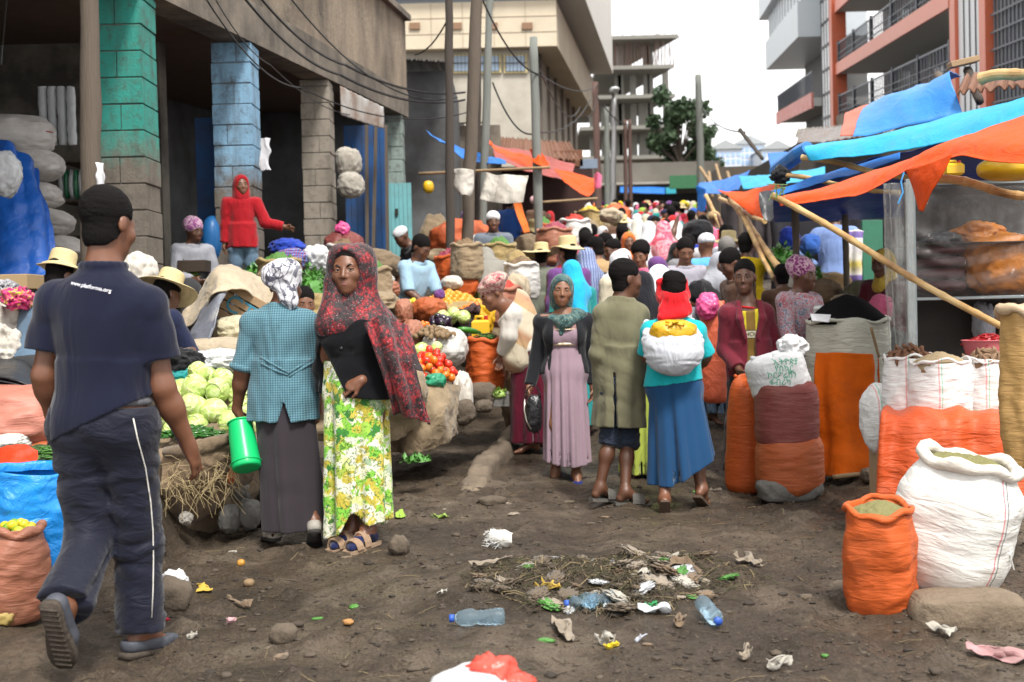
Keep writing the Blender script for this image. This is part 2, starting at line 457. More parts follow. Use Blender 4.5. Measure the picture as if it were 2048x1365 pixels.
def wrk(p,f,seed=0,st=(1,1,1)):
 """cheap creases: soft rolls with sharper valleys"""
 rg=np.random.RandomState(seed);q=p*np.asarray(st,np.float32);r=0
 w1=np.sin(q@(rg.randn(3)*f*.35).astype(np.float32)+rg.rand()*6);w2=np.sin(q@(rg.randn(3)*f*.3).astype(np.float32)+rg.rand()*6)
 for i in range(4):
  dv=rg.randn(3);dv/=np.linalg.norm(dv)
  x=np.sin(q@(dv*f*(.45+.35*i)).astype(np.float32)+rg.rand()*6+1.6*w1-1.2*w2*(i%2))
  r=r+(1.3-2*np.sqrt(x*x+.02))*(.55+.45*(w1 if i%2 else w2))/(1+.5*i)
 return r*.62
I3=np.eye(3)
def frame(fw,up=(0,0,1)):
 """rows: right (x, the person's left), back (y), up (z) for somebody looking along fw"""
 fw=np.asarray(fw,float);fw=fw/np.linalg.norm(fw);up=np.asarray(up,float)
 y=-fw;x=np.cross(y,up);x/=np.linalg.norm(x);z=np.cross(x,y)
 return np.array([x,y,z])
def nrm(v):v=np.asarray(v,float);return v/np.linalg.norm(v)
class Body:
 """J: joints as world points (root-relative). fw: the way the chest looks; hfw/hup: the way the face looks"""
 def __init__(s,J,fw=(0,-1,0),hfw=None,hup=(0,0,1),sc=1.0,bulk=1.0,pfw=None,hands=None,feet=None,arm=1.0,chest=0.0,fem=False,hs=1.07):
  s.hs=sc*hs
  s.J=J={k:np.asarray(v,float)for k,v in J.items()};s.sc=sc;s.fw=nrm(fw);s.hfw=nrm(hfw if hfw is not None else fw)
  s.pfw=nrm(pfw if pfw is not None else fw);s.hup=nrm(hup);s.hf=frame(s.hfw,s.hup)
  sp=nrm(J['neck']-J['pel']);s.sp=sp;s.tf=frame(s.fw-sp*float(s.fw@sp),sp);s.pf=frame(s.pfw-sp*float(s.pfw@sp)*.5,sp)
  b=sc*bulk;pel,nk=J['pel'],J['neck'];L_=np.linalg.norm(nk-pel)
  def on(t,back=0):return pel+sp*L_*t-s.tf[1]*-back*sc
  hips=.155 if not fem else .168
  T=[('e',pel+sp*.0*sc,s.pf,(hips*b,.115*b,.125*sc),.05*sc),('e',on(.34),s.tf,(.132*b,.098*b,.16*sc),.07*sc),('e',on(.66),s.tf,(.150*b,.112*b,.165*sc),.07*sc),('c',J['shL'],J['shR'],.058*b,.058*b,.07*sc),('c',on(.90),nk,.085*b,.060*sc,.06*sc)]
  if chest:
   for sg in(-1,1):T.append(('e',on(.64)+s.tf[0]*sg*.07*b-s.tf[1]*.085*b,s.tf,(.062*b,.05*b,.062*b),.05*sc))
  s.torso=T
  s.arms={}
  for k in 'LR':
   sh,el,wr=J['sh'+k],J['el'+k],J['wr'+k];a=sc*arm
   s.arms[k]=[('c',sh,el,.050*a,.040*a,.05*sc),('c',el,el+(wr-el)*.35,.040*a,.040*a,.03*sc),('c',el+(wr-el)*.3,wr,.040*a,.026*a,.03*sc)]
  s.legs={}
  for k in 'LR':
   hp,kn,an=J['hip'+k],J['kn'+k],J['an'+k];a=sc*(1+(bulk-1)*.6)
   back=s.pf[1]
   s.legs[k]=[('c',hp,kn,.082*a,.056*a,.05*sc),('c',kn,kn+(an-kn)*.35+back*.012*sc,.051*a,.050*a,.04*sc),('c',kn+(an-kn)*.33+back*.012*sc,an,.050*a,.034*a,.04*sc)]
  s.hands={k:s._hand(k,**((hands or{}).get(k,{})))for k in 'LR'}
  s.footp={};s.feet={}
  for k in 'LR':
   an=J['an'+k];fd=nrm((feet or{}).get(k,s.pfw*np.array([1,1,0])+np.array([0,0,-.12])));s.footp[k]=fd
   sidev=nrm(np.cross(fd,(0,0,1))if abs(fd[2])<.85 else np.cross(fd,s.pfw*-np.sign(fd[2])));up=np.cross(sidev,fd)
   heel=an-fd*.03*sc-up*.045*sc;ball=an+fd*.115*sc-up*.055*sc;toe=an+fd*.17*sc-up*.06*sc
   s.feet[k]=[('c',an,heel,.036*sc,.030*sc,.03*sc),('c',an+fd*.01*sc,ball,.036*sc,.026*sc,.03*sc),('c',ball-sidev*.018*sc,toe-sidev*.022*sc,.020*sc,.014*sc,.015*sc),('c',ball+sidev*.018*sc,toe+sidev*.026*sc-fd*.03*sc,.020*sc,.012*sc,.015*sc),('c',ball,toe-fd*.01*sc,.020*sc,.012*sc,.015*sc)]
   s.footp[k]=(an,fd,up,sidev)
  s.hc=J['head']
 def _hand(s,k,d=None,n=None,curl=.45,spread=.0,thumb=.5):
  """d: the way the hand points, n: palm normal, curl 0..1"""
  J=s.J;w=J['wr'+k];el=J['el'+k];c=s.sc*.97
  d=nrm(d if d is not None else w-el)
  side=(1 if k=='L' else-1)
  n=nrm(n if n is not None else s.tf[0]*-side+s.fw*.3);n=nrm(n-d*float(n@d));u=np.cross(d,n)
  if float(u@s.fw)<0:u=-u
  H=[('e',w+d*.045*c,np.array([u,n,d]),(.040*c,.017*c,.052*c),.02*c),('c',w-d*.01*c,w+d*.03*c,.025*c,.024*c,.02*c)]
  for i,(o,ln)in enumerate(((.030,.072),(.010,.082),(-.011,.076),(-.030,.060))):
   b0=w+(d*.085+u*o)*c;a1=curl*(1.0+.12*i);d1=d*math.cos(a1)+n*math.sin(a1)+u*spread*o*8
   a2=a1+curl*1.3;d2=d*math.cos(a2)+n*math.sin(a2)
   m=b0+d1*ln*.5*c;e=m+d2*ln*.5*c
   H+=[('c',b0-d*.02*c,m,.0095*c,.0085*c,.006*c),('c',m,e,.0085*c,.0068*c,.003*c)]
  t0=w+(d*.022+u*.026)*c;t1=t0+(d*.035+u*.028+n*.012*(1+thumb))*c;t2=t1+(d*.028+u*.004+n*.02*thumb*2)*c
  H+=[('c',t0,t1,.014*c,.0105*c,.012*c),('c',t1,t2,.0105*c,.008*c,.004*c)]
  return H
 def hp(s,x,y,z):return s.hc+(s.hf[0]*x+s.hf[1]*y+s.hf[2]*z)*s.hs
 def headprims(s):
  c=s.hs;f=s.hf;h=s.hp
  def r(*q):return tuple(a*c for a in q)
  return[('e',h(0,.012,.035),f,r(.073,.094,.082),.02*c),('e',h(0,-.022,-.022),f,r(.061,.074,.085),.03*c),('e',h(0,-.045,-.075),f,r(.044,.046,.034),.035*c),('e',h(0,-.078,-.098),f,r(.018,.016,.014),.025*c),('c',h(-.040,-.074,.024),h(.040,-.074,.024),.012*c,.012*c,.016*c),('c',h(0,-.090,.010),h(0,-.108,-.026),.0075*c,.0115*c,.013*c),('c',h(-.013,-.096,-.031),h(.013,-.096,-.031),.0088*c,.0088*c,.006*c),('e',h(.040,-.062,-.022),f,r(.027,.026,.026),.025*c),('e',h(-.040,-.062,-.022),f,r(.027,.026,.026),.025*c),('e',h(0,-.083,-.062),f,r(.026,.016,.020),.02*c)]
 def sdf(s):
  c=s.hs;hd=s.headprims();T=list(s.torso)
  nk=('c',s.J['neck']-s.sp*.02*c,s.hp(0,.02,-.05),.054*c,.050*c,.03*c)
  limbs=[]
  for k in 'LR':limbs.append(s.arms[k]+s.hands[k]);limbs.append(s.legs[k]+s.feet[k])
  sock=[('e',s.hp(x,-.098,.006),s.hf,(.018*c,.0108*c,.0095*c),0)for x in(-.032,.032)]
  ear=[('e',s.hp(x,.018,-.002),s.hf@np.array([[1,0,0],[0,1,0],[0,0,1]]),(.010*c,.020*c,.031*c),.004*c)for x in(-.075,.075)]
  def f(p):
   d=ev(T,p)
   for l in limbs:d=smin(d,ev(l,p),.03*c)
   d=smin(d,ev([nk],p),.05*c)
   hdv=ev(hd,p);so=ev(sock,p);hdv=-smin(-hdv,so,.008*c)
   hdv=np.minimum(hdv,ev(ear,p))if True else hdv
   return smin(d,hdv,.028*c)
  return f
 def bounds(s,pad=.13):
  q=np.stack(list(s.J.values())+[s.J['wrL']+nrm(s.J['wrL']-s.J['elL'])*.14,s.J['wrR']+nrm(s.J['wrR']-s.J['elR'])*.14,s.hp(0,0,.06)])
  return q.min(0)-pad,q.max(0)+pad
 def build(s,root,skin,h=.007,eyes=True,face='face'):
  lo,hi=s.bounds();lo[2]-=.0
  v,q=surf(s.sdf(),lo,hi,h);parts=[(v,q,0)];c=s.hs
  if eyes:
   iv,jf=_ICO[2]
   for x in(-1,1):
    e=s.hp(x*.032,-.0795,.005)
    parts.append((e+iv*np.array([1,1,1])*.0118*c,jf,1))
    g=nrm(s.hf[1]*-1+s.hf[0]*s.gaze if hasattr(s,'gaze')else-s.hf[1])
    parts.append((e+g*.0062*c+iv*.0072*c,jf,2))
    for z,rr,k in((.0120,.0052,0),(-.0030,.0042,0)):
     mb=MB();mb.tube([s.hp(x*(.032+a*.0165),-.0895+abs(a)*.009,.004+(z-.004)*(1-.55*a*a))for a in(-1,-.6,-.2,.2,.6,1)],rr*c,6)
     parts.append((np.array(mb.v),mb.f,k))
    mb=MB();mb.tube([s.hp(x*.016,-.0895,.021-s.frown if hasattr(s,'frown')else .024),s.hp(x*.032,-.0885,.029),s.hp(x*.048,-.077,.026)],[.0042*c,.0048*c,.0025*c],6)
    parts.append((np.array(mb.v),mb.f,2))
   for z,rz_ in((-.0565,.0055),(-.0665,.0068)):
    mb=MB();mb.tube([s.hp(a*.025,-.0985+abs(a)**2*.012,z+(-.003 if z>-.06 else .003)*abs(a)+(.0015 if abs(a)<.3 and z>-.06 else 0))for a in(-1,-.66,-.33,0,.33,.66,1)],[rz_*c*w for w in(.4,.8,1,.95,1,.8,.4)],8)
    parts.append((np.array(mb.v),mb.f,3))
   for x in(-1,1):parts.append((s.hp(x*.0075,-.1045,-.037)+iv*.0035*c,jf,2))
  V,Fc,Mi=join(parts)
  me=bpy.data.meshes.new('body');me.from_pydata(V.tolist(),[],Fc);me.update()
  me.polygons.foreach_set('material_index',np.array(Mi,np.int32));me.polygons.foreach_set('use_smooth',np.ones(len(Fc),bool))
  o=bpy.data.objects.new('body',me);COL.objects.link(o);o.parent=root
  for q in(skin,EYEW,EYED,LIP):me.materials.append(q)
  return o
  # ---------------- garments
 def part(s,root,name,f,lo,hi,h,m):
  v,q=surf(f,lo,hi,h);o=obj(name,mesh(name,v,q),m,root,world=False);return o
 def top(s,root,m,name='shirt',g=.014,sleeve=1.9,hem=None,ext=None,wa=.006,wf=26,h=.008,sl=.012,seed=1,neck=.0,cut=None,k=None,extra=None,slit=None,collar=None,belly=0):
  """sleeve: 0..2 along the arm; hem: height along the spine (m, from the pelvis, negative below);
        ext: (rx, ry, rx1, ry1) an added skirt of the garment from the waist to the hem"""
  c=s.sc;T=list(s.torso)+(extra or[])
  A=[]
  for kk in 'LR':
   if not sleeve:continue
   sv=sleeve if not isinstance(sleeve,dict)else sleeve[kk]
   sh,el,wr=s.J['sh'+kk],s.J['el'+kk],s.J['wr'+kk]
   e1=sh+(el-sh)*min(sv,1)
   a=[('c',sh,e1,(.052+sl)*c,(.045+sl)*c if sv>1 else(.046+sl*1.3)*c,.05*c,(nrm(el-sh),e1))if sv<=1 else('c',sh,e1,(.052+sl)*c,(.044+sl)*c,.05*c)]
   if sv>1:
    e2=el+(wr-el)*(sv-1);a.append(('c',el,e2,(.044+sl)*c,(.030+sl+.012*(2-sv))*c,.03*c,(nrm(wr-el),e2)))
   A.append(a)
  pel,sp,tf=s.J['pel'],s.sp,s.tf;hm=-.10*c if hem is None else hem
  def f(p):
   d=ev(T,p,g*c)
   if ext is not None:
    q=(p-pel)@np.stack([s.pf[0],s.pf[1],sp]).T.astype(np.float32)
    t=np.clip((.20*c-q[:,2])/(.20*c-hm),0,1);rx=ext[0]+(ext[2]-ext[0])*t;ry=ext[1]+(ext[3]-ext[1])*t
    th=np.arctan2(q[:,1],q[:,0]);fo=1+.045*t*np.sin(7*th+seed)+.03*t*np.sin(12*th+2*seed)
    e=(np.sqrt((q[:,0]/rx)**2+(q[:,1]/ry)**2)-fo)*np.minimum(rx,ry)
    e=np.maximum(e,q[:,2]-.20*c);d=smin(d,e,.05*c)
   d=np.maximum(d,-((p-pel)@sp.astype(np.float32)-hm))
   if slit is not None:d=np.maximum(d,-slit(p))
   for a in A:d=smin(d,ev(a,p),.016*c)
   d=d+wa*wrk(p,wf,seed)
   nb=s.J['neck']+sp*(.005+neck)*c-s.fw*-.015*c
   d=np.maximum(d,(p-nb)@nrm(sp*.92+s.fw*.35).astype(np.float32))
   if collar is not None:d=np.minimum(d,collar(p))
   if cut is not None:d=np.maximum(d,cut(p))
   return d
  pts=[s.J[j]for j in('shL','shR','neck','pel')]+([s.J[j]for j in('elL','elR')]if sleeve else[])+([s.J[j]for j in('wrL','wrR')]if sleeve and(max(sleeve.values())if isinstance(sleeve,dict)else sleeve)>1 else[])+[pel+sp*(hm-.02)]
  q=np.stack(pts);pad=.17*c+(0 if ext is None else max(ext[2]-.2,0)+.06)
  lo,hi=q.min(0)-pad,q.max(0)+pad
  return s.part(root,name,f,lo,hi,h,m)
 def trousers(s,root,m,name='trousers',g=.018,length=1.0,wa=.007,wf=24,h=.008,seed=2,waist=.10,flare=.012,k=.03,cuff=None):
  c=s.sc;P_=[s.torso[0]];Lg=[]
  for kk in 'LR':
   hp,kn,an=s.J['hip'+kk],s.J['kn'+kk],s.J['an'+kk];e=kn+(an-kn)*length
   bk=s.pf[1]
   Lg.append([('c',hp,kn,(.090+g)*c,(.060+g)*c,.05*c),('c',kn,e,(.058+g)*c,(.046+g+flare)*c,.05*c,(nrm(an-kn),e))])
  pel,sp=s.J['pel'],s.sp
  def f(p):
   d=ev(P_,p,g*c)
   q=None
   for l in Lg:
    e=ev(l,p);q=e if q is None else smin(q,e,.02*c)
   d=smin(d,q,.05*c)
   d=d+wa*wrk(p,wf,seed,(1,1,1.5))
   return np.maximum(d,(p-pel)@sp.astype(np.float32)-waist*c)
  q=np.stack([s.J[j]for j in('hipL','hipR','knL','knR','anL','anR','pel')]);pad=.15*c
  return s.part(root,name,f,q.min(0)-pad,q.max(0)+pad,h,m)
 def skirt(s,root,m,z0,z1,a,b,name='skirt',c0=None,c1=None,ang=0.0,folds=9,amp=.09,h=.008,seed=3,pw=.8,wa=.004,hip=True,slant=None,extra=None,g=.016):
  """a, b: (rx, ry) at the waist and at the hem; c0, c1: centres there"""
  c=s.sc;c0=np.asarray(c0 if c0 is not None else s.J['pel'][:2],float);c1=np.asarray(c1 if c1 is not None else c0,float)
  ca,sa=math.cos(ang),math.sin(ang);T=[s.torso[0]];rg=random.Random(seed);ph=[rg.uniform(0,6)for _ in range(6)]
  def f(p):
   t=np.clip((z0-p[:,2])/(z0-z1),-.2,1.1);tt=np.clip(t,0,1.1)
   x=p[:,0]-(c0[0]+(c1[0]-c0[0])*tt);y=p[:,1]-(c0[1]+(c1[1]-c0[1])*tt)
   x,y=x*ca+y*sa,-x*sa+y*ca
   w=tt**pw;rx=a[0]+(b[0]-a[0])*w;ry=a[1]+(b[1]-a[1])*w
   th=np.arctan2(y/ry,x/rx)
   fo=np.sin(folds*th+ph[0]+1.1*np.sin(2*th+ph[1])+.5*tt)+.6*np.sin((folds*1.7)//1*th+ph[2]+1.2*np.sin(3*th+ph[3]))
   fo=1+amp*np.clip(tt,0,1)**.7*(fo-.35*np.abs(fo))
   q=np.sqrt((x/rx)**2+(y/ry)**2);mr=np.minimum(rx,ry)
   d=(q-fo)*mr*.9
   if hip:d=smin(d,np.maximum(ev(T,p,g*c),p[:,2]-z0-.0),.04)
   if extra is not None:d=smin(d,ev(extra,p),.05)
   d=d+wa*wrk(p,20,seed,(1,1,.5))
   zz=p[:,2]-z1-(slant(p)if slant is not None else 0)
   inn=np.maximum((q-fo)*mr+.018,zz-.10)
   d=np.maximum(d,-inn)
   return np.maximum(np.maximum(d,p[:,2]-z0),-zz)
  mx=max(a[0],a[1],b[0],b[1])*(1.12+amp)+.04
  lo=np.array([min(c0[0],c1[0])-mx,min(c0[1],c1[1])-mx,z1-.14]);hi=np.array([max(c0[0],c1[0])+mx,max(c0[1],c1[1])+mx,z0+.02])
  return s.part(root,name,f,lo,hi,h,m)
 def hair(s,root,m,g=.012,h=.007,hairline=.066,back=-.084,vol=(0,0,0),bun=None,name='hair',rough=.003,fs=90):
  """a close cap of hair over the skull; g: thickness"""
  c=s.hs;H=[('e',s.hp(0,.014+g*.6+vol[1]*.4,.037+g*.7+vol[2]*.5),s.hf,((.074+g*.45+vol[0])*c,(.094+g*.5+vol[1])*c,(.082+g*.4+vol[2]*.5)*c),0)]
  H.append(('e',s.hp(0,.032,-.042),s.hf,((.060+g*.5)*c,(.054+g*.5)*c,.062*c),.03*c))
  bn=[('e',s.hp(*b[:3]),s.hf,tuple(x*c for x in b[3:6]),.02*c)for b in(bun or[])]
  n1=nrm(-s.hf[1]*.75-s.hf[2]*.66);o1=s.hp(0,-.078,hairline);n2=nrm(-s.hf[2]-s.hf[1]*.1);o2=s.hp(0,.09,back)
  ea=[('e',s.hp(x,-.01,-.012),s.hf,(.022*c,.034*c,.046*c),0)for x in(-.08,.08)]
  def f(p):
   jg=.004*wrk(p,120,9);d=ev(H,p);d=np.maximum(np.maximum(d,(p-o1)@n1.astype(np.float32)+jg),(p-o2)@n2.astype(np.float32)+jg)
   d=np.maximum(d,-ev(ea,p))
   if bn:d=smin(d,ev(bn,p),.02*c)
   return d+rough*wrk(p,fs,5)
  q=np.stack([s.hp(-.13,-.13,-.12),s.hp(.13,.19,.17),s.hp(-.13,.19,-.12),s.hp(.13,-.13,.2),s.hp(0,.2,0)])
  return s.part(root,name,f,q.min(0)-.05,q.max(0)+.05,h,m)
 def veil(s,root,m,name='headscarf',g=.022,h=.008,drape=None,face=(.062,.085),wa=.005,wf=30,seed=4,fz=-.01,crown=0.0,low=-.30,shoulders=True,extra=None,smooth=.05,nf=.02):
  """a scarf over head, neck and shoulders with an opening for the face; drape: more primitives"""
  c=s.hs;J=s.J
  T=[('e',s.hp(0,.014,.034+crown*.3),s.hf,((.080+g)*c,(.100+g)*c,(.088+g+crown)*c),.05*c),('e',s.hp(0,.03,-.06),s.hf,((.082+g)*c,(.085+g)*c,(.11+g)*c),.05*c)]
  if shoulders:T+=[('c',J['shL']*.8+J['neck']*.2-s.sp*.0,J['shR']*.8+J['neck']*.2,(.062+g*.8)*c,(.062+g*.8)*c,.10*c),('e',J['neck']-s.sp*.06*c,s.tf,(.14*c,(.11+g)*c,.11*c),.08*c)]
  T+=drape or[]
  fo=[('e',s.hp(0,-.12,fz),s.hf,(face[0]*c,.10*c,face[1]*c),0)]
  def f(p):
   d=ev(T,p)
   if extra:d=np.minimum(d,ev(extra,p))
   d=d+wa*wrk(p,wf,seed,(1,1,.6))
   return-smin(-d,ev(fo,p),nf*c)
  pts=[s.hp(0,0,.15+crown),s.hp(.15,.15,0),s.hp(-.15,-.1,0)]+([J['shL'],J['shR']]if shoulders else[])+[np.asarray(t[1])for t in(drape or[])]+[np.asarray(t[2])for t in(drape or[])if t[0]=='c']
  q=np.stack(pts);lo,hi=q.min(0)-.2*c,q.max(0)+.2*c
  return s.part(root,name,f,lo,hi,h,m)
 def wrap(s,root,m,name='headwrap',rings=((0,.03,.05,.098,.115,.075),),h=.007,wa=.006,wf=50,seed=6,hairline=.045,back=-.05):
  """a cloth wound round the head"""
  c=s.hs;T=[('e',s.hp(x,y,z),s.hf,(a*c,b*c,e*c),.03*c)for x,y,z,a,b,e in rings]
  n1=nrm(-s.hf[1]*.8-s.hf[2]*.6);o1=s.hp(0,-.082,hairline);n2=-s.hf[2];o2=s.hp(0,.09,back)
  def f(p):
   d=ev(T,p)+wa*wrk(p,wf,seed)
   return np.maximum(np.maximum(d,(p-o1)@n1.astype(np.float32)),(p-o2)@n2.astype(np.float32))
  q=np.stack([np.asarray(t[1])for t in T]);mr=max(max(t[3])for t in T)+.03
  return s.part(root,name,f,q.min(0)-mr,q.max(0)+mr,h,m)
 def sandals(s,root,m,kind='slide',sole=None,name='sandal'):
  for k in 'LR':
   an,fd,up,sd=s.footp[k];c=s.sc;B=an-up*.074*c
   V=[]
   pr=[(-.068,.028),(-.05,.036),(0,.037),(.06,.043),(.12,.050),(.165,.046),(.192,.030)]
   pts=[B+fd*a*c+sd*w*c for a,w in pr]+[B+fd*a*c-sd*w*c for a,w in pr[::-1]]
   mb=MB();mb.prism(pts,(0,0,0),tuple(up*(-.020 if kind!='heel' else-.012)*c),0)
   def band(a,hh,w,r,slope=0):
    q=[B+fd*(a+slope*abs(t))*c+sd*(w*math.cos(t))*c+up*(hh*math.sin(abs(t))if False else hh*math.sin(t))*c for t in np.linspace(0,math.pi,9)]
    mb.tube(q,r*c,6,1)
   if kind=='slide':
    for a in np.linspace(.055,.125,6):band(a,.072-.022*(a-.055)/.07,.050,.010)
   elif kind=='two':
    for a in(.045,.06,.075):band(a,.076,.046,.0095)
    for a in(.115,.13,.145):band(a,.050,.052,.009)
   elif kind=='flipflop':
    q0=B+fd*.14*c+up*.012*c
    for sg in(-1,1):mb.tube([q0,B+fd*.12*c+sd*sg*.01*c+up*.052*c,B+fd*.06*c+sd*sg*.042*c+up*.03*c],.006*c,6,1)
   elif kind=='shoe' or kind=='heel':
    pass
   if kind in('shoe','heel'):
    T=[('c',an-fd*.035*c-up*.05*c,an+fd*.10*c-up*.052*c,.036*c,.037*c,.03*c),('c',an+fd*.09*c-up*.054*c,an+fd*.165*c-up*.060*c,.040*c,.026*c,.02*c),('c',an-fd*.03*c-up*.03*c,an-fd*.04*c-up*.05*c,.038*c,.036*c,.02*c)]
    op=an+up*.012*c+fd*.015*c
    n2=up
    def f(p):
     d=ev(T,p,.004*c);d=np.maximum(d,(p-(an-up*.012*c))@up.astype(np.float32)-(p-an)@fd.astype(np.float32)*.0)
     return np.maximum(d,-((p-B)@up.astype(np.float32))-.004*c)
    q=np.stack([an,B,an+fd*.2*c]);v,qq=surf(f,q.min(0)-.07*c,q.max(0)+.07*c,.007*c)
    me=joined(name,[(v,qq,1),(np.array(mb.v),mb.f,0)])
    if kind=='heel':
     hb=MB();hb.bar(B-fd*.045*c,B-fd*.045*c-np.array([0,0,1])*(B[2]-.0)if B[2]>.02 else B-up*.02,.014*c,.008*c);me=joined(name,[(v,qq,1),(np.array(mb.v),mb.f,0),(np.array(hb.v),hb.f,0)])
    obj(name,me,[sole or m,m],root,world=False)
   else:
    obj(name,mb.mesh(name),[sole or m,m],root,world=False)
 def brim(s,root,m,r=.20,h=.10,cr=.085,z=.075,tilt=0,band=None,name='straw_hat',droop=.03,seed=1):
  """a straw hat: crown and wavy brim"""
  c=s.hs;pr=resample([(.001,h),(cr*.75,h),(cr*.97,h*.86),(cr*1.02,h*.3),(cr*1.08,.0),(cr*1.4,-.008),(r*.8,-droop*.6),(r,-droop),(r*.995,-droop-.006),(r*.8,-droop*.6-.007),(cr*1.05,-.01),(cr,.0)],40)
  def fn(v,th,t):
   rr=np.hypot(v[:,0],v[:,1]);v=v.copy();k=np.clip((rr-cr)/(r-cr),0,1)
   v[:,2]+=k*.022*(np.sin(2*th+seed)+.5*np.sin(3*th+2*seed));v[:,2]+=.0025*np.sin(rr*420)*(k>0);return v
  v,q=lathe(pr,56,fn);v=v*c
  v=v@s.hf+s.hp(0,.01,z)
  return obj(name,mesh(name,v,q),m,root,world=False)
def J_stand(H=1.7,lean=(0,0),arms=None,legs=None,hd=(0,0),wid=1.0,sit=None,twist=0):
 """standing joints facing -y at the origin. arms/legs: {'L': (dir1, dir2)}; sit: seat height; hd = (yaw, pitch)"""
 s=H/1.7;J={}
 dn=(0,0,-1);A={'L':((.14,.03,-1),(.06,-.12,-1)),'R':((-.14,.03,-1),(-.06,-.12,-1))};A.update(arms or{})
 Lg={'L':((.03,-.02,-1),(.01,.04,-1)),'R':((-.03,-.02,-1),(-.01,.04,-1))};Lg.update(legs or{})
 pel=np.array([0,0,.93*s]);hips={}
 for k,sg in(('L',1),('R',-1)):
  hp=pel+np.array([.088*s*sg,0,-.03*s]);kn=hp+nrm(Lg[k][0])*.42*s;an=kn+nrm(Lg[k][1])*.405*s
  J['hip'+k],J['kn'+k],J['an'+k]=hp,kn,an
 J['pel']=pel;sp=nrm((lean[1],-math.sin(lean[0]),math.cos(lean[0])));J['neck']=pel+sp*.52*s
 bk=np.array([0,math.cos(lean[0]),math.sin(lean[0])])
 for k,sg in(('L',1),('R',-1)):
  a=twist;rt=np.array([math.cos(a),math.sin(a),0])
  sh=pel+sp*.475*s+rt*.172*s*sg*wid;el=sh+nrm(A[k][0])*.285*s;wr=el+nrm(A[k][1])*.25*s
  J['sh'+k],J['el'+k],J['wr'+k]=sh,el,wr
 ph=hd[1];up=nrm(sp*.6+np.array([0,-math.sin(ph),math.cos(ph)])*.8)
 J['head']=J['neck']+nrm(sp*.8+up*.5)*.165*s+np.array([0,-.012,0])*s
 mz=min(J['anL'][2],J['anR'][2])-.078*s if sit is None else None
 if sit is not None:mz=pel[2]-sit-.11*s
 for k in J:J[k]=J[k]-np.array([0,0,mz])
 hfw=(math.sin(hd[0])*math.cos(ph),-math.cos(hd[0])*math.cos(ph),-math.sin(ph))
 return J,hfw
def Jw(J,root):
 return{k:np.array(v)-np.array(root)for k,v in J.items()}
def skinmat(name,col):
 if name in MC:return MC[name]
 q,t,b=_new(name);v=coords(t);n1=noise(t,v,14,4)
 c=mixc(t,n1.outputs['Fac'],tuple(x*.82 for x in col),tuple(x*1.18 for x in col));t.links.new(c,b.inputs['Base Color'])
 b.inputs['Roughness'].default_value=.46;b.inputs['Specular IOR Level'].default_value=.5
 b.inputs['Subsurface Weight'].default_value=.06;b.inputs['Subsurface Radius'].default_value=(.012,.005,.003)
 n2=noise(t,v,160,3);bump(t,b,n2.outputs['Fac'],.12,.003)
 MC[name]=q;return q
SKIN=[skinmat('skin_deep',(.100,.042,.023)),skinmat('skin_brown',(.150,.062,.033)),skinmat('skin_warm',(.20,.088,.047))]
EYEW=mat('eye_white',(.38,.34,.30),.25,0,bmp=0);EYED=mat('eye_dark',(.012,.008,.006),.25,0,bmp=0);LIP=mat('lips',(.20,.075,.068),.45,.1,bmp=0)
HAIR=mat('black_hair',(.0065,.0055,.0055),.85,.4,90,1.0,230,.008,spec=.12)
GREYHAIR=mat('grey_hair',(.16,.15,.14),.85,.4,60,.8,170,.006)
